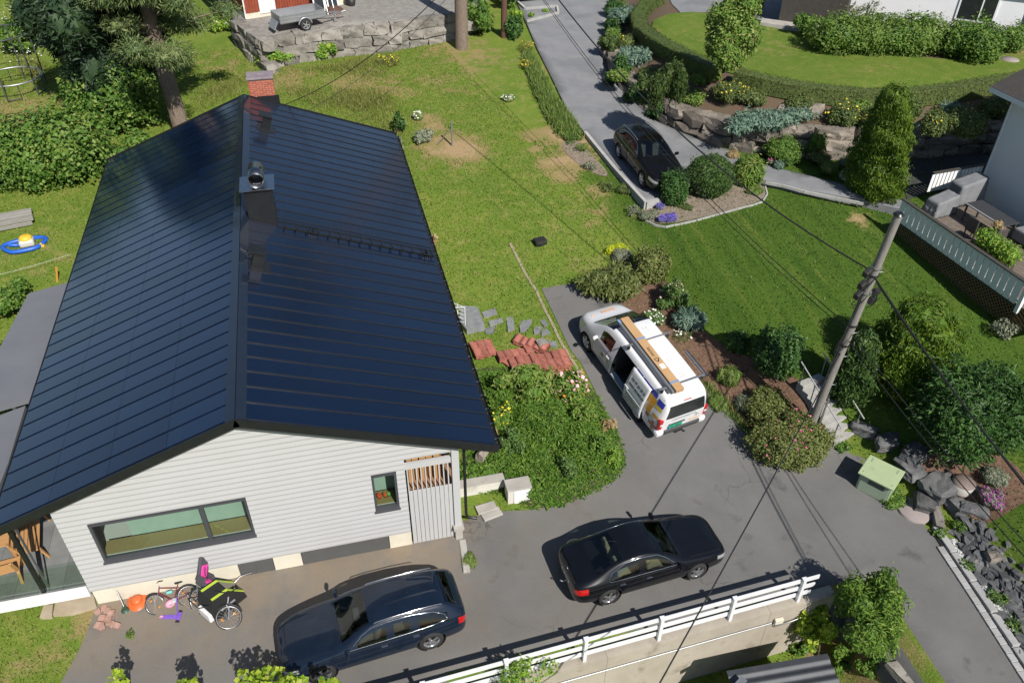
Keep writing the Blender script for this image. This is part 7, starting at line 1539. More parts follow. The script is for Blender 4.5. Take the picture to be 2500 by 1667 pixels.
plant('juniper', 1880, 318, 285, 1.0, 'juniper', 'flat', 'wide blue-grey juniper hanging over the middle of the boulder wall', gf=ht, leaf=.26, dpx=95, **E_)
for px, py, w, lab, k in ((2065, 318, 75, 'yellow flowering shrub right of the wide juniper', 30), (2150, 325, 85, 'yellow flowering shrub hidden behind the tall conifer', 40), (2290, 330, 60, 'narrow yellow flowering shrub right of the tall conifer', 25), (2375, 330, 105, 'big yellow flowering shrub near the corner of the white house roof', 70), (2435, 300, 70, 'dark shrub with few flowers beside the white house roof', 8)):
    plant('potentilla', px, py, w, 1.25, 'potent', 'mound', lab, gf=ht, leaf=.085, fl=[('y', k, .10)])
plant('climber', 1990, 388, 62, 1.7, 'broad', 'loose', 'light climbing plant hanging down the boulder wall', gf=hr, leaf=.10, dpx=34)
plant('leafy_shrub', 1842, 362, 70, .8, 'rhodo', 'mound', 'bright green shrub at the foot of the boulder wall near the orange plant', gf=hr, leaf=.12, aspect=.4); plant('leafy_shrub', 1925, 402, 100, 1.15, 'broad', 'mound', 'rounded mid-green shrub at the foot of the boulder wall', gf=hr, leaf=.085, dens=1.3)
plant('heather', 1795, 388, 34, .35, 'dry', 'mound', 'orange-brown heather beside the path end', gf=hr, leaf=.09, mode='up', aspect=.2); plant('flower_clump', 1885, 398, 22, .3, 'grey', 'mound', 'tiny clump with pink flowers on the path edge', gf=hr, leaf=.06, fl=[('p', 40, .06)]); plant('blue_spruce', 1905, 415, 30, .45, 'juniper', 'mound', 'tiny blue conifer at the path edge', gf=hr, leaf=.12, **E_)
for px, py, w, lab, kd, fl in ((2010, 402, 55, 'yellow-green perennial clump beside the path', 'potent', [('y', 40, .07)]), (2030, 425, 45, 'spiky green perennial clump beside the path', 'grassb', None), (2085, 450, 55, 'white flowering cushion at the path edge next to the tall conifer', 'grey', [('w', 420, .055), ('o', 40, .05)]), (2085, 415, 60, 'grey-green perennial clump below the boulders', 'grey', None)):
    plant('perennial', px, py, w, .55, kd, 'mound', lab, 'plant', gf=hr, leaf=.11, mode='up', aspect=.22, fl=fl)
plant('thuja', 2148, 508, 100, 4.8, 'thuja', 'column', 'tall golden-green columnar conifer at the end of the deck', 'conifer', leaf=.15, dens=2.0, dpx=150, cap=60000, spread=.12, core=.85, **U_)
for px, py, w, hh, kd, lab in ((1500, 95, 60, 1.5, 'dark', 'dark creeper covering the boulder wall at the road bend'), (1492, 150, 70, 1.5, 'yew', 'dark creeper hanging below the silvery juniper'), (1520, 215, 85, 1.6, 'dark', 'dark creeper on the wall left of the yew'), (1570, 265, 85, 1.5, 'yew', 'dark creeping shrub at the foot of the yew'), (1615, 300, 60, 1.1, 'dark', 'low dark creeper where the bare boulders begin'), (1505, 50, 60, 1.3, 'dark', 'dark creeper under the first juniper')): plant('creeper', px, py, w, hh, kd, 'loose', lab, gf=hr, leaf=.15, dens=1.2)
for i, (px, py, w, hh, kd, lab) in enumerate(((1590, 205, 60, .8, 'potent', 'grey-green filler shrub behind the dark yew'), (1845, 268, 70, .7, 'potent', 'low filler shrub behind the left half of the wide juniper'), (1960, 285, 70, .75, 'potent', 'low filler shrub behind the right half of the wide juniper'), (2105, 300, 60, .9, 'rhodo', 'leafy filler shrub left of the tall conifer'), (2225, 300, 70, 1.0, 'potent', 'leafy filler shrub seen right behind the tall conifer'), (2330, 300, 60, .9, 'juniper', 'bluish filler shrub between two flowering shrubs'), (2470, 262, 70, .8, 'juniper', 'bluish shrub below the hedge by the white roof'), (1512, 30, 50, .9, 'potent', 'small shrub at the head of the road bend'), (1500, 100, 40, .7, 'rhodo', 'small light shrub on the wall below the first juniper'), (1515, 200, 60, .6, 'rhodo', 'light shrub hanging over the wall below the silvery juniper'), (1575, 255, 60, .6, 'dark', 'dark creeping shrub over the wall corner'))): plant('filler_shrub', px, py, w, hh, kd, 'mound', lab, gf=ht, leaf=.10 if kd != 'juniper' else .2, **({} if kd != 'juniper' else E_))
# clipped hedges
def hedge(label, path, gf, w, hh, kind, leaf=.07, dens=1.0, cap=26000):
    SEED[0] += 1; rng = np.random.default_rng(SEED[0]); t = thing('hedge', label, 'hedge'); P_ = [G(*q, gf) for q in path]; pts = []
    segs = [(a, b, (b-a).length) for a, b in zip(P_[:-1], P_[1:])]; T = sum(s[2] for s in segs); n = int(min(cap, dens*T*(w+2*hh)/(leaf*leaf*.6)))
    V0 = []; F0 = []; prof = [(-w/2*.88, -.05), (-w/2*.9, hh*.9), (-w/2*.7, hh*.95), (w/2*.7, hh*.95), (w/2*.9, hh*.9), (w/2*.88, -.05)]; rows = []
    for i, p in enumerate(P_):
        a = P_[max(i-1, 0)]; b = P_[min(i+1, len(P_)-1)]; d = (b-a); d.z = 0; d.normalize(); s = Vector((-d.y, d.x, 0)); rows.append((p, s)); V0 += [(p.x+s.x*u, p.y+s.y*u, p.z+v) for u, v in prof]
    m = len(prof); F0 = [(i*m+k, i*m+k+1, (i+1)*m+k+1, (i+1)*m+k) for i in range(len(P_)-1) for k in range(m-1)]; F0 += [(0, 1, 4, 5), (1, 2, 3, 4)]; e = (len(P_)-1)*m; F0 += [(e+5, e+4, e+1, e), (e+4, e+3, e+2, e+1)]
    ls = np.array([s[2] for s in segs]); si = rng.choice(len(segs), n, p=ls/ls.sum()); f = rng.random(n); side = rng.random(n)*(w+2*hh)
    A = np.array([tuple(s[0]) for s in segs])[si]; B_ = np.array([tuple(s[1]) for s in segs])[si]; s0 = np.array([tuple(r[1]) for r in rows])[si]; s1 = np.array([tuple(r[1]) for r in rows])[si+1]
    C = A+(B_-A)*f[:, None]; S = unit(s0*(1-f[:, None])+s1*f[:, None]); u = np.where(side < hh, -w/2, np.where(side < hh+w, side-hh-w/2, w/2)); v = np.where(side < hh, side, np.where(side < hh+w, hh, w+2*hh-side))
    nr = np.where((side < hh)[:, None], -S, np.where((side < hh+w)[:, None], np.array([[0, 0, 1.0]]), S)); P = C+S*u[:, None]; P[:, 2] += v; P += rng.normal(0, .03, P.shape)-nr*np.abs(rng.normal(0, .04, (n, 1)))
    Nn = unit(nr+np.array([0, 0, .4])+rng.normal(0, .45, (n, 3))); V, F = leaf_arrays(P, Nn, rng.normal(size=(n, 3))+nr*.5, leaf, .6, rng)
    F = np.concatenate([F, np.array(F0)+len(V)]); V = np.concatenate([V, np.array(V0)]); obj('foliage', np_mesh('foliage', V, F), LM[kind], t)
    mb = MB()
    for p in P_[::2]: mb.cyl((p.x, p.y, p.z-.1), (p.x, p.y, p.z+hh*.5), .025, n=5)
    mb.build('stem', TWIG, t); return t
hedge('clipped low hedge curving along the road side of the terrace lawn', [(1608, 8), (1578, 30), (1555, 62), (1562, 92), (1600, 122), (1650, 150), (1705, 178), (1745, 196)], ht, .95, .75, 'hedge'); hedge('long clipped low hedge along the front of the terrace lawn', [(1792, 204), (1860, 222), (1940, 238), (2020, 248), (2110, 256), (2200, 255), (2300, 245), (2400, 228), (2540, 205)], ht, .75, .75, 'hedge')
# terrace planting near the white house
plant('box_hedge', 2160, 138, 285, 1.9, 'lhedge', 'box', 'big light green hedge block in front of the white house', 'hedge', gf=ht, leaf=.13, dens=1.5, dpx=95, rz=R(-14), core=.66); plant('leafy_shrub', 2395, 158, 135, 2.3, 'broad', 'mound', 'tall bright shrub below the window of the white house', gf=ht, leaf=.14, dens=1.3); plant('leafy_shrub', 2478, 132, 75, 1.6, 'broad', 'mound', 'shrub at the right end of the white house wall', gf=ht, leaf=.12); plant('leafy_shrub', 1975, 98, 68, 1.5, 'broad', 'loose', 'leafy shrub beside the dark entrance porch', gf=ht, leaf=.12); plant('juniper', 2150, 62, 230, 1.9, 'olive', 'loose', 'feathery wild shrub against the white house wall', gf=ht, leaf=.26, dens=.5, dpx=60, core=.0, **E_); plant('leafy_shrub', 1840, 40, 60, 1.6, 'potent', 'mound', 'grey-green shrub left of the dark entrance porch', gf=ht, leaf=.10)
p = G(2465, 148, ht); obj('drain_cover', MB().lathe([(0, .07), (.45, .07), (.48, .0)], 24).mesh('drain_cover'), LIDM, None, (p.x, p.y, p.z), label='flat round grey cover set in the terrace lawn', cat='drain cover')
def tree(name, px, py, cpx, cpy, cz, wpx, ch, kind, label, gf=None, leaf=.14, trunk_r=.09, stems=1, dens=.9, aspect=.6, nl=16, bark=TWIG, cap=40000, core=.62, mode='leaf'):
    "stems from the ground at (px, py), crown centred cz above ground at pixel (cpx, cpy)"
    SEED[0] += 1; rng = np.random.default_rng(SEED[0]); p = G(px, py, gf); c = at(cpx, cpy, p.z+cz); off = c-p; t = thing(name, label, 'tree', tuple(p)); w = wpx*m_per_px(c)/2; L = []
    for k in range(nl):
        u = unit(rng.normal(size=(1, 3)))[0]; q = rng.uniform(.25, .74); L.append((off.x+u[0]*w*q, off.y+u[1]*w*q, off.z+u[2]*ch/2*q, w*rng.uniform(.26, .42), w*rng.uniform(.26, .42), ch/2*rng.uniform(.24, .38)))
    o, P = foliage(t, L, kind, leaf, dens, rng, aspect, mode, core, .1, .22, .16, 'crown', cap)
    mb = MB()
    for s in range(stems):
        a = 2*math.pi*s/max(stems, 1); b0 = Vector((.12*math.cos(a)*(stems > 1), .12*math.sin(a)*(stems > 1), -.15)); top = Vector((off.x+.3*w*math.cos(a)*(stems > 1), off.y+.3*w*math.sin(a)*(stems > 1), off.z)); mid = b0.lerp(top, .5)+Vector((.1, .05, 0)); r = trunk_r/(stems**.4)
        mb.tube([b0, mid, top], [r, r*.75, r*.4], 8)
    for l in L[::2]: mb.tube([(off.x*.7, off.y*.7, off.z*.7), ((off.x*.4+l[0]*.6), (off.y*.4+l[1]*.6), (off.z*.55+l[2]*.45)), l[:3]], [trunk_r*.4, trunk_r*.25, .012], 5)
    mb.build('trunk', bark, t); return t
tree('garden_tree', 1768, 172, 1792, 80, 2.9, 145, 4.2, 'rhodo', 'small garden tree with several thin stems on the terrace lawn', gf=ht, leaf=.17, trunk_r=.12, stems=3, dens=1.5, aspect=.42, nl=26, core=.72)
# ---- bay bed and lawn beds
plant('clipped_globe', 1742, 488, 108, 1.75, 'dthuja', 'globe', 'dark green clipped globe bush beside the parking bay', leaf=.10, dens=2.2, lump=.03, spread=.06, mode='out', aspect=.4, core=.9); plant('variegated_shrub', 1835, 462, 86, 1.6, 'rhodo', 'mound', 'yellow-green variegated shrub right of the clipped globe', leaf=.14, aspect=.4, dens=1.3); plant('holly_shrub', 1650, 508, 82, 1.7, 'dark', 'mound', 'dark glossy shrub in front of the black estate car', leaf=.10, dens=1.4); plant('leafy_shrub', 1700, 470, 40, .8, 'dark', 'mound', 'low dark shrub between the glossy shrub and the clipped globe', leaf=.09)
plant('lavender', 1640, 548, 62, .4, 'grey', 'flat', 'violet-blue flowering cushion at the tip of the soil bed', 'plant', leaf=.09, mode='up', aspect=.2, fl=[('v', 700, .06)], dpx=40); plant('lavender', 1612, 515, 24, .35, 'grey', 'mound', 'small violet clump next to the white kerb corner', 'plant', leaf=.08, mode='up', aspect=.2, fl=[('v', 160, .055)]); plant('ground_herb', 1590, 540, 60, .3, 'grey', 'flat', 'grey-green herb patch at the white kerb corner', 'plant', leaf=.08, mode='up', aspect=.25); plant('ground_herb', 1535, 480, 60, .35, 'potent', 'flat', 'olive herb strip along the white kerb', 'plant', leaf=.09, mode='up', aspect=.25, dpx=70); plant('ground_herb', 1850, 478, 50, .35, 'grassb', 'flat', 'low green herb patch in the soil bed corner', 'plant', leaf=.09, mode='up', aspect=.22); plant('ground_herb', 1680, 515, 40, .25, 'potent', 'flat', 'low herb patch beside the violet cushion', 'plant', leaf=.08, mode='up', aspect=.25)
plant('sedum', 1512, 628, 78, .42, 'sedum', 'flat', 'bright yellow flowering sedum cushion on the lawn edge', 'plant', leaf=.06, dens=1.6, dpx=56); plant('lavender', 1525, 646, 60, .55, 'grey', 'mound', 'grey lavender mound below the yellow sedum', 'plant', leaf=.10, mode='up', aspect=.18); plant('juniper', 1500, 745, 190, 1.25, 'olive', 'flat', 'wide olive-green juniper overhanging the top of the driveway', leaf=.24, dpx=120, dens=1.3, **E_); plant('spirea', 1598, 700, 95, 1.5, 'azalea', 'mound', 'yellow-green arching shrub behind the olive juniper', leaf=.10, dens=1.3); plant('rose_bush', 1655, 772, 95, 1.4, 'rose', 'loose', 'rose bush with pale and pink blooms beside the white van', leaf=.085, fl=[('lp', 26, .09), ('w', 20, .07)], dens=1.2); plant('ground_rose', 1600, 800, 75, .4, 'rose', 'flat', 'low rose with white blooms in front of the van nose', 'plant', leaf=.07, fl=[('w', 34, .085)], dens=.9); plant('blue_spruce', 1692, 815, 85, .85, 'juniper', 'mound', 'dwarf blue spruce in the bark bed beside the van', leaf=.17, dens=1.5, **E_); plant('ground_rose', 1672, 838, 60, .3, 'rose', 'flat', 'sparse low rose with white blooms right of the van roof', 'plant', leaf=.06, dens=.5, core=0, fl=[('w', 22, .08)])
plant('leafy_shrub', 1905, 940, 125, 2.0, 'dark', 'mound', 'large round dark green shrub at the lawn edge by the steps', leaf=.11, dens=1.4, cap=40000); plant('leafy_shrub', 1805, 868, 60, .9, 'dark', 'mound', 'small dark shrub left of the large round shrub', leaf=.09); plant('iris_clump', 1785, 950, 62, .75, 'grassb', 'mound', 'spiky green clump in the bark bed', 'plant', leaf=.30, mode='up', aspect=.10, dens=1.2); plant('azalea', 1945, 1145, 235, 1.45, 'azalea', 'mound', 'big olive azalea around the foot of the grey pole', leaf=.085, dens=1.5, dpx=150, fl=[('p', 46, .08)], cap=45000); plant('azalea', 1885, 1050, 120, 1.0, 'azalea', 'mound', 'lower olive azalea left of the grey pole', leaf=.08, dens=1.4); plant('ground_herb', 1830, 1010, 60, .5, 'grey', 'mound', 'grey-green herb clump between the bark bed and the azalea', 'plant', leaf=.09, mode='up', aspect=.2); plant('ground_herb', 1765, 1010, 60, .35, 'grassb', 'flat', 'grassy herb strip beside the driveway edge', 'plant', leaf=.12, mode='up', aspect=.15, dpx=90); plant('ground_herb', 2065, 1108, 50, .3, 'broad', 'flat', 'low ivy patch at the stair foot left of the green cabinet', 'plant', leaf=.07); plant('ground_herb', 2195, 1240, 90, .35, 'broad', 'flat', 'ivy patch around the right foot of the green cabinet', 'plant', leaf=.07, dpx=70)
plant('thuja', 2078, 1010, 95, 2.7, 'dthuja', 'column', 'slim dark green conifer right behind the grey pole', 'conifer', leaf=.17, dens=1.5, **U_); plant('thuja', 2245, 980, 195, 3.1, 'thuja', 'column', 'broad golden conifer on the lawn above the rocks', 'conifer', leaf=.15, dens=2.0, cap=60000, spread=.12, core=.85, **U_); plant('laurel', 2395, 1150, 285, 3.0, 'dark', 'mound', 'huge dark green spreading shrub above the bark bed', leaf=.16, dens=1.3, dpx=230, mode='out', aspect=.4, cap=60000); plant('ground_herb', 2440, 1190, 60, .5, 'grey', 'mound', 'grey-green clump below the huge dark shrub', 'plant', leaf=.10, mode='up', aspect=.2); plant('heather', 2435, 1245, 62, .45, 'grey', 'flat', 'purple flowering heather at the end of the bark bed', 'plant', leaf=.09, mode='up', aspect=.18, fl=[('m', 240, .055)]); plant('heather', 2385, 1268, 40, .4, 'dry', 'mound', 'brownish heather tuft next to the dark rocks', 'plant', leaf=.09, mode='up', aspect=.18, fl=[('m', 60, .05)])
plant('leafy_shrub', 2455, 838, 60, .9, 'grey', 'loose', 'pale weedy shrub at the lattice corner of the deck', leaf=.08, dens=.7, core=.0)
p = at(2420, 650, ZD); pt_ = thing('planter', 'green planter box with a dense light green shrub on the deck railing', 'planter', (p.x+.2, p.y+.3, ZD), frz); MB().rbox((0, 0, .2), (1.7, .45, .42), .02).build('trough', DARKT, pt_); foliage(pt_, [(x, 0, .72, .42, .40, .38) for x in (-.62, -.2, .25, .65)], 'bright', .11, 1.1, np.random.default_rng(5), .5)
p = at(2430, 563, ZD+.78); fp_ = thing('potted_plant', 'red-leaved potted plant on the deck table', 'plant', tuple(p)); MB().lathe([(.10, 0), (.14, .16), (0, .15)], 12).build('pot', PLAST, fp_); foliage(fp_, [(0, 0, .26, .22, .2, .16)], 'dry', .09, .9, np.random.default_rng(6), .5)
for px, py, w, lab in ((2300, 1320, 36, 'green creeper between the upper dark rocks and the kerb'), (2370, 1400, 40, 'green creeper growing among the dark rocks'), (2440, 1480, 45, 'green creeper over the lower dark rocks'), (2345, 1300, 40, 'leafy creeper where the rock bank meets the bark bed'), (2480, 1545, 40, 'leafy creeper at the last dark rocks')): plant('creeper', px, py, w, .35, 'broad', 'flat', lab, 'plant', leaf=.07, dens=.8, core=0)
# ---- left and far garden
tree('dark_spruce', 215, 160, 205, 50, 4.4, 285, 7.5, 'spruce', 'dense dark evergreen tree mass behind the trampoline frame', leaf=.30, dens=1.0, aspect=.35, nl=26, core=.8, cap=45000, mode='out', trunk_r=.3, bark=BARK)
tree('dark_spruce', 330, 100, 335, 25, 4.2, 150, 6.5, 'spruce', 'second dark evergreen tree behind the leaning pine trunk', leaf=.30, dens=1.0, aspect=.35, nl=18, core=.8, mode='out', trunk_r=.3, bark=BARK)
plant('hazel_shrub', 288, 340, 225, 3.9, 'hazel', 'mound', 'large broad-leaved hazel bush near the house gable', leaf=.18, dens=1.25, aspect=.8, dpx=170, cap=30000); plant('hazel_shrub', 140, 470, 285, 3.6, 'hazel', 'mound', 'big hazel thicket left of the dark roof', leaf=.16, dens=1.25, aspect=.8, dpx=190); plant('hazel_shrub', 5, 480, 190, 3.2, 'broad', 'mound', 'bright leafy thicket above the timber stack', leaf=.15, dens=1.2, aspect=.5, dpx=150); plant('leafy_shrub', 330, 400, 120, 1.3, 'hazel', 'loose', 'lower leafy shrub between the hazel and the dark roof', leaf=.17, dens=1.0, aspect=.7); plant('leafy_shrub', 60, 150, 130, 2.2, 'broad', 'loose', 'green shrub in front of the dark evergreen mass', leaf=.2, dens=1.0, aspect=.6)
plant('leafy_shrub', 300, 180, 170, 1.2, 'hazel', 'flat', 'shaded undergrowth at the foot of the pine trunk', leaf=.2, dens=.9, aspect=.7); plant('leafy_shrub', 20, 790, 110, 1.5, 'broad', 'loose', 'leafy bush beside the grey felt roof', leaf=.15, dens=1.2, dpx=110); plant('elder_bush', 5, 950, 100, 1.6, 'broad', 'loose', 'white flowering bush left of the grey felt roof', leaf=.13, dens=1.2, fl=[('w', 90, .10)], dpx=140); plant('leafy_shrub', 30, 1030, 70, 1.0, 'broad', 'loose', 'bush in the gap between the two felt roofs', leaf=.13, dens=1.1)
plant('elder_bush', 560, 85, 85, 1.9, 'bright', 'loose', 'bright green bush with white blossom at the yard corner', leaf=.17, dens=1.1, fl=[('w', 70, .12)], aspect=.4)
for px, py, w, lab in ((690, 168, 115, 'bright leafy weeds at the foot of the stone wall left part'), (650, 158, 55, 'bright leafy clump at the corner of the stone wall'), (812, 148, 62, 'bright bush in the middle of the stone wall foot'), (912, 118, 42, 'small bright bush at the right part of the stone wall'), (790, 150, 40, 'pale low weeds beside the middle bush of the stone wall')): plant('wall_bush', px, py, w, 1.15, 'bright', 'loose', lab, leaf=.15, dens=1.0, dpx=w*.6)
for px, py, w, hh, kd, lab in ((1180, 95, 85, 2.4, 'broad', 'leafy bush left of the dark red pole'), (1260, 100, 60, 1.6, 'dark', 'dark bush right of the dark red pole'), (1150, 60, 60, 2.0, 'dark', 'dark bush at the right end of the stone wall'), (1265, 60, 40, 1.0, 'bright', 'bright yellow-green bush at the road island'), (1300, 48, 28, .5, 'bright', 'low bright cushion on the road island'), (1335, 36, 22, .4, 'bright', 'tiny bright cushion at the tip of the road island'), (1245, 30, 60, 1.6, 'broad', 'leafy bush behind the dark red pole'), (965, 385, 60, 1.0, 'grey', 'pale weedy clump at the far right roof corner'), (975, 330, 45, 1.3, 'dark', 'dark weedy bush at the far right roof corner'), (1040, 355, 60, .7, 'grey', 'pale tall weeds beside the bare patch of lawn'), (1062, 610, 26, .9, 'dry', 'dried straw-coloured bush under the right eave')): plant('wild_bush', px, py, w, hh, kd, 'loose', lab, leaf=.15 if kd != 'grey' else .11, dens=1.0)
plant('daisy_clump', 1242, 250, 34, .4, 'grassb', 'mound', 'white daisy clump standing in the middle of the lawn', 'plant', leaf=.16, mode='up', aspect=.12, fl=[('w', 60, .075)]); plant('daisy_clump', 1022, 296, 26, .5, 'grassb', 'mound', 'white flowering clump near the bare patch of lawn', 'plant', leaf=.16, mode='up', aspect=.12, fl=[('w', 60, .09)])
for px, py, n, r, lab in ((1290, 130, 90, 30, 'yellow wildflowers beside the road next to the red pole'), (1295, 175, 120, 28, 'yellow wildflowers along the road verge'), (955, 165, 90, 40, 'yellow wildflowers in the meadow before the stone wall')):
    plant('wildflowers', px, py, r*1.6, .6, 'meadow', 'flat', lab, 'plant', leaf=.3, mode='up', aspect=.09, dens=.6, core=0, fl=[('y', n//2, .075)])
# pines: the leaning trunk beside the house, the one at the yard, and others further back
def pine(label, base, top_z, crown, lean=(0, 0), r=.34, cap=26000, name='pine_tree'):
    SEED[0] += 1; rng = np.random.default_rng(SEED[0]); t = thing(name, label, 'tree', tuple(base)); hh = top_z
    MB().tube([(0, 0, -.3), (lean[0]*.3, lean[1]*.3, hh*.3), (lean[0]*.65, lean[1]*.65, hh*.65), (lean[0], lean[1], hh)], [r*1.12, r, r*.8, r*.3], 16).build('trunk', BARK, t); L = []; br = MB(); z0, cw, n = crown
    for k in range(n):
        f = rng.uniform(0, 1); z = z0+(hh-z0)*f; a = rng.uniform(0, 6.28); q = cw*rng.uniform(.25, .95)*(1-.45*f); c = (lean[0]*z/hh+q*math.cos(a), lean[1]*z/hh+q*math.sin(a), z+rng.uniform(-.2, .5)); s = rng.uniform(.55, 1.0); L.append((*c, s*1.15, s*1.15, s*.62)); br.tube([(lean[0]*z/hh, lean[1]*z/hh, z-.3), c], [.07, .02], 5)
    br.build('branch', BARK, t); foliage(t, L, 'pine', .27, .85, rng, .15, 'out', .5, None, .3, .1, 'crown', cap)
pb1 = Vector((-6.35, 40.2, h(-6.35, 40.2))); pine('tall pine with bare leaning trunk behind the dark roof', pb1, 9.5, (4.3, 4.0, 74), (-.4, .6), .36, 80000)
pb2 = G(1127, 118); pine('tall pine trunk standing on the lawn before the stone wall', pb2, 19, (13, 3.5, 24), (.3, .2), .35, 14000)
for k, (x, y, hh) in enumerate(((24, 84, 19), (36, 88, 21), (12, 92, 20), (-14, 88, 22), (-26, 80, 20), (3, 98, 22), (46, 84, 20))): pine('tall pine of the row beyond the houses', Vector((x, y, h(x, y))), hh, (7, 4.2, 22), (0, 0), .32, 7000); bpy.data.objects[[o.name for o in bpy.data.objects if o.name.startswith('pine_tree')][-1]]['group'] = 'pines beyond the houses'
# ---- lower right trees and bottom edge twigs
tree('rowan_tree', 2135, 1600, 2125, 1490, 1.9, 180, 3.0, 'rowan', 'young rowan tree with feathery leaves beside the road', leaf=.15, dens=.95, aspect=.3, nl=24, trunk_r=.06, cap=34000); tree('maple_sapling', 2000, 1605, 1994, 1535, 1.5, 100, 2.0, 'maple', 'yellow-green maple sapling at the end of the concrete wall', leaf=.15, dens=.8, aspect=.9, nl=12, trunk_r=.04); plant('leafy_shrub', 2060, 1640, 75, .8, 'rowan', 'loose', 'low leafy shrub at the foot of the rowan', leaf=.11, dens=.9); plant('leafy_shrub', 2130, 1655, 60, .6, 'rowan', 'loose', 'low shrub between the rowan and the road edge', leaf=.11, dens=.8); plant('leafy_shrub', 1965, 1608, 60, .7, 'broad', 'loose', 'shaded shrub below the maple sapling', leaf=.11, dens=.8)
def bush_below(label, px, py, zc, wpx, ch, kind, leaf, aspect, nl, dens):
    c = at(px, py, zc); SEED[0] += 1; rng = np.random.default_rng(SEED[0]); gz = h(c.x, c.y); t = thing('wall_side_tree', label, 'tree', (c.x, c.y, gz)); w = wpx*m_per_px(c)/2; L = []
    for k in range(nl): u = unit(rng.normal(size=(1, 3)))[0]; q = rng.uniform(.2, .8); L.append((u[0]*w*q, u[1]*w*q*.7, zc-gz+u[2]*ch/2*q, w*.24, w*.22, ch*.13))
    foliage(t, L, kind, leaf, dens, rng, aspect, 'leaf', 0, None, .35, .15, 'crown', 9000); mb = MB()
    for l in L[::2]: mb.tube([(0, 0, -.1), (l[0]*.4, l[1]*.4, l[2]*.6), l[:3]], [.04, .025, .008], 5)
    mb.build('trunk', TWIG, t)
bush_below('slender young tree growing below the wall in front of the white fence', 1285, 1640, .75, 190, 1.5, 'bright', .105, .42, 14, .55)
for k, (px, py, w, lab) in enumerate(((470, 1690, 90, 'bright leafy tree top under the bicycles at the wall foot'), (640, 1665, 120, 'bright leafy tree top below the front of the blue estate car'), (720, 1680, 90, 'bright leafy tree top beside the wheel of the blue estate car'), (285, 1672, 50, 'bright leafy twig beside the lawn corner'), (810, 1690, 60, 'bright leafy twig under the blue estate car'))): bush_below(lab, px, py-4, 1.5, w*1.05, 1.4, 'maple', .14, .9, 14, .9)
plant('leafy_shrub', 320, 1560, 22, .25, 'rowan', 'flat', 'small weed growing in the asphalt beside the pavers', 'plant', leaf=.06, dens=.7, core=0, sink=0); plant('grass_tuft', 1150, 1385, 40, .25, 'grassb', 'mound', 'bright grass tuft beside the concrete kerb stub', 'plant', leaf=.16, mode='up', aspect=.12, dens=1.6, dpx=55); plant('fern_clump', 1170, 1178, 150, .7, 'gcover', 'flat', 'green ground plants behind the low white wall', 'plant', leaf=.09, dens=1.0, dpx=60)
plant('rhododendron', 1300, 1010, 200, 1.75, 'rhodo', 'loose', 'rhododendron with big glossy leaves below the red tiles', leaf=.19, aspect=.34, dens=1.25, dpx=120); plant('rhododendron', 1400, 1010, 95, 1.55, 'rhodo', 'mound', 'rhododendron with faded brown blooms right of the tiles', leaf=.17, aspect=.34, dens=1.0, fl=[('lp', 46, .13), ('o', 20, .1)]); plant('yellow_perennial', 1225, 1060, 60, 1.15, 'gcover', 'flat', 'yellow flowering clump in the leafy bank near the eave', 'plant', leaf=.09, fl=[('y', 46, .075)])
# ---- leafy bank right of the house
def inpoly(x, y, P):
    P = np.asarray(P); r = np.zeros(len(x), bool); j = len(P)-1
    for i in range(len(P)):
        a, b = P[i], P[j]; c = ((a[1] > y) != (b[1] > y)) & (x < (b[0]-a[0])*(y-a[1])/(b[1]-a[1]+1e-12)+a[0]); r ^= c; j = i
    return r
def edge_d(x, y, P):
    d = np.full(len(x), 1e9); P = np.asarray(P)
    for a, b in zip(P, np.roll(P, -1, 0)):
        v = b-a; t = np.clip(((x-a[0])*v[0]+(y-a[1])*v[1])/(v@v+1e-9), 0, 1); d = np.minimum(d, np.hypot(x-a[0]-t*v[0], y-a[1]-t*v[1]))
    return d
bank = smooth_poly(gp([(1130, 1195), (1135, 1100), (1130, 1000), (1150, 900), (1230, 900), (1330, 930), (1400, 900), (1450, 960), (1500, 1050), (1528, 1110), (1515, 1165), (1420, 1215), (1360, 1240), (1290, 1240), (1245, 1205)]), 2)
def bank_h(x, y):
    d = edge_d(x, y, bank); return (.08+.55*sstep(0, 1.5, d))*(1+.38*np.sin(x*2.3+1)*np.sin(y*2.1)+.26*np.sin(x*5.1)*np.sin(y*4.3+2))
def carpet(name, label, cat, poly, n, kind, leaf, aspect, hf, seed, mode='leaf', under=True, fl=None, thin=False):
    rng = np.random.default_rng(seed); Pq = np.asarray(poly); lo, hi = Pq.min(0), Pq.max(0); x = rng.uniform(lo[0], hi[0], n*3); y = rng.uniform(lo[1], hi[1], n*3); m = inpoly(x, y, poly); x, y = x[m][:n], y[m][:n]
    if thin: k_ = rng.random(len(x)) < sstep(-.1, thin, edge_d(x, y, Pq))*(.35+.65*sstep(-.5, .6, np.sin(x*.9+y*.4)+np.sin(y*1.1-x*.3))); x, y = x[k_], y[k_]
    n = len(x); hh = hf(x, y); z = H(x, y)+hh*(1-np.abs(rng.normal(0, .22, n)))
    x = x+rng.normal(0, .07, n); y = y+rng.normal(0, .07, n); P = np.stack([x, y, z], 1)
    if mode == 'leaf': Nn = unit(rng.normal(0, .5, (n, 3))+np.array([0, -.1, .8])); D = rng.normal(size=(n, 3))
    else: D = np.array([0, 0, 1.0])+rng.normal(0, .35, (n, 3)); Nn = unit(rng.normal(0, 1, (n, 3))*np.array([1, 1, .2]))
    V, F = leaf_arrays(P, Nn, D, leaf, aspect, rng); o = obj(name, np_mesh(name, V, F), LM[kind], label=label, cat=cat, kind='stuff')
    if under: sheet('bank_soil', poly, lambda a, b: H(a, b)+.6*hf(np.asarray(a), np.asarray(b))+.02, mat('bank_soil', (0.045, 0.060, 0.018), 0.95, (0.06, 0.045, 0.025), 3), .5)
    return o
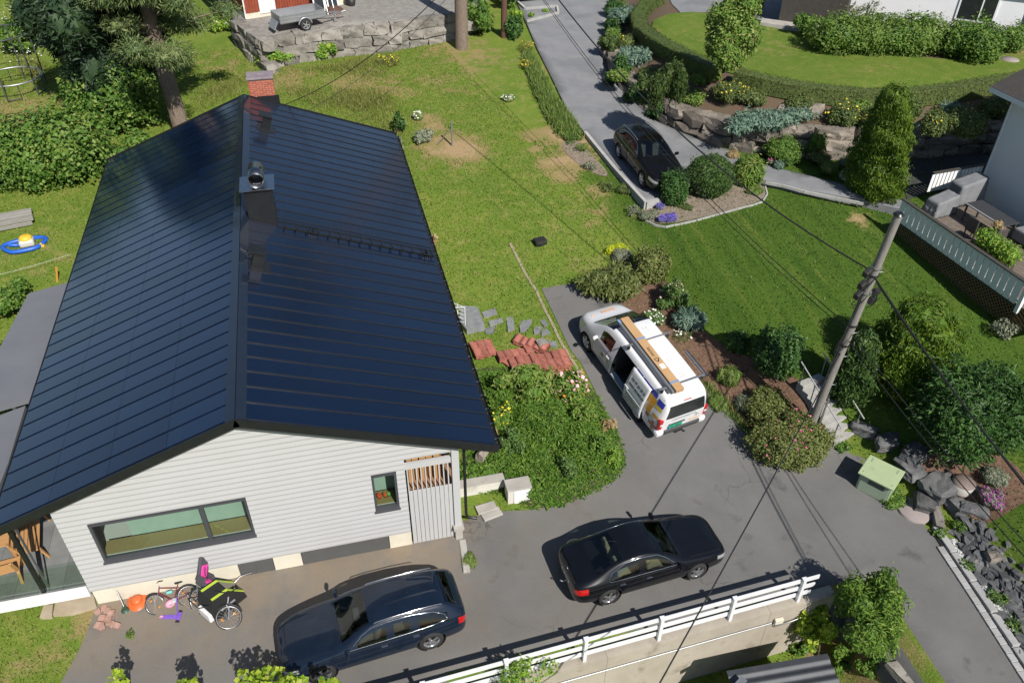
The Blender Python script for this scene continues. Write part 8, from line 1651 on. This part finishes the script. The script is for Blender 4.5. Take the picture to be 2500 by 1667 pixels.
carpet('ground_cover', 'dense leafy green ground cover on the bank right of the house', 'ground cover', bank, 34000, 'gcover', .13, .34, bank_h, 3)
for px, py, w, hh, kd, lf, lab in ((1470, 1130, 60, 1.1, 'broad', .13, 'taller leafy weed clump at the driveway edge of the bank'), (1500, 1150, 45, .8, 'bright', .12, 'bright weed clump at the outer corner of the bank'), (1390, 1190, 70, .9, 'rose', .10, 'darker weed clump above the driveway edge of the bank'), (1260, 1130, 80, 1.1, 'rose', .11, 'dark weed clump in the middle of the bank'), (1200, 1100, 60, .9, 'dry', .09, 'dry brownish weed clump in the bank near the eave corner'), (1430, 1060, 70, 1.2, 'rhodo', .13, 'yellowish leafy clump on the van side of the bank'), (1330, 1100, 90, 1.25, 'broad', .12, 'raised leafy hump in the middle of the bank'), (1300, 1225, 70, .7, 'gcover', .12, 'overhanging clump at the lowest tip of the bank'), (1490, 1060, 40, .6, 'dry', .08, 'reddish dry shoots on the outer edge of the bank')): plant('weed_clump', px, py, w, hh, kd, 'loose', lab, 'plant', leaf=lf, aspect=.4, dens=.9, sink=0, core=.5)
for px, py, w, kd, lab in ((1440, 420, 45, 'grey', 'grey weed tuft in the stony strip beside the white kerb'), (1490, 470, 50, 'potent', 'olive weed tuft along the white kerb'), (1425, 375, 40, 'grassb', 'green weed tuft at the upper end of the white kerb'), (1395, 355, 40, 'rose', 'leafy weed at the end of the tall roadside grass'), (1555, 530, 45, 'grey', 'pale weed tuft at the lower corner of the white kerb')): plant('weed_tuft', px, py, w, .45, kd, 'loose', lab, 'plant', leaf=.12, mode='up', aspect=.2, core=0, dens=.6)
# tall grass strips and meadow
def strip(label, px_poly, n, kind, leaf, seed, aspect=.07, feather=1.6):
    P_ = smooth_poly(gp(px_poly), 2); return carpet('tall_grass', label, 'grass', P_, n, kind, leaf, aspect, lambda x, y: leaf*.42*(.25+.75*sstep(0, feather, edge_d(x, y, P_)))*(.6+.4*np.sin(x*1.3)*np.sin(y*1.1+1)), seed, 'up', False, thin=feather)
strip('tall green grass along the road verge', [(1268, 120), (1300, 130), (1335, 200), (1370, 265), (1425, 330), (1425, 350), (1360, 345), (1320, 260), (1290, 200)], 16000, 'grassb', .62, 1, .08, .35); strip('rough meadow grass behind the house', [(640, 235), (700, 195), (860, 210), (960, 215), (1000, 260), (1010, 340), (960, 390), (900, 320), (760, 270)], 15000, 'meadow', .36, 2); strip('meadow grass below the stone wall', [(600, 160), (760, 165), (930, 120), (980, 160), (960, 205), (830, 195), (700, 185)], 9000, 'meadow', .34, 3); strip('flowery meadow left of the dark evergreens', [(-10, 30), (60, 30), (90, 120), (150, 170), (150, 210), (90, 220), (-10, 160)], 9000, 'meadow', .4, 4); strip('grass under the bicycles side lawn edge', [(236, 1495), (248, 1560), (240, 1640), (225, 1640), (225, 1500)], 700, 'meadow', .16, 5); strip('rough grass behind the pine trunk', [(430, 220), (640, 170), (600, 240), (560, 250), (470, 300)], 6000, 'meadow', .34, 6); strip('grass edge between bark bed and driveway', [(1700, 925), (1730, 930), (1800, 1000), (1850, 1070), (1838, 1078), (1760, 1010)], 3500, 'grassb', .34, 7, .08, .25)
daisies = np.random.default_rng(8); q = [G(daisies.uniform(-5, 110), daisies.uniform(30, 175)) for _ in range(220)]; Pd = np.array([(a.x, a.y, a.z+.5) for a in q]); V, F = leaf_arrays(Pd, np.tile([0, -.2, 1.0], (len(Pd), 1)), daisies.normal(size=(len(Pd), 3)), .075, 1, daisies); obj('meadow_daisies', np_mesh('meadow_daisies', V, F), FC['w'], label='scattered white daisies in the left meadow', cat='flowers', kind='stuff')
# short lawn blades
def lawn_blades(label, n, box, seed, keepf, zf, kind='lawnb'):
    rng = np.random.default_rng(seed); x = rng.uniform(box[0], box[1], n); y = rng.uniform(box[2], box[3], n); m = keepf(x, y); x, y = x[m], y[m]; n = len(x); P = np.stack([x, y, zf(x, y)+.02], 1)
    s = rng.uniform(.6, 1.3, (n, 1)); a = rng.uniform(0, 6.28, n); S = np.stack([np.cos(a), np.sin(a), 0*a], 1)*.028*s; T = np.stack([rng.normal(0, .03, n), rng.normal(0, .03, n), rng.uniform(.04, .08, n)], 1)
    V = np.stack([P-S, P+S, P+T], 1).reshape(-1, 3); obj('lawn_grass', np_mesh('lawn_grass', V, np.arange(3*n).reshape(-1, 3)), LM[kind], label=label, cat='grass', kind='stuff')
def off(x, y):
    m = ~inpoly(x, y, drive) & ~inpoly(x, y, bank) & ~inpoly(x, y, road) & ~((x > -9) & (x < 3.6) & (y > 15) & (y < 35.6)); return m & ~((y < wall_y(x)+.3) & (x < 13.6) & (y > wall_y(x)-.1))
isl = lambda x, y: seg_d(x, y, EDGE) > .4
lawn_blades('short mown grass blades of the lawns left of the driveway', 150000, (-16, 16, 8.5, 50), 4, lambda x, y: off(x, y) & ~isl(x, y) & (blobs(x, y, DRY) < .85), H)
lawn_blades('short dark grass blades of the lawn behind the pole', 36000, (9, 30, 8.5, 36), 5, lambda x, y: off(x, y) & isl(x, y) & (blobs(x, y, DRY) < .85), H, 'lushb')
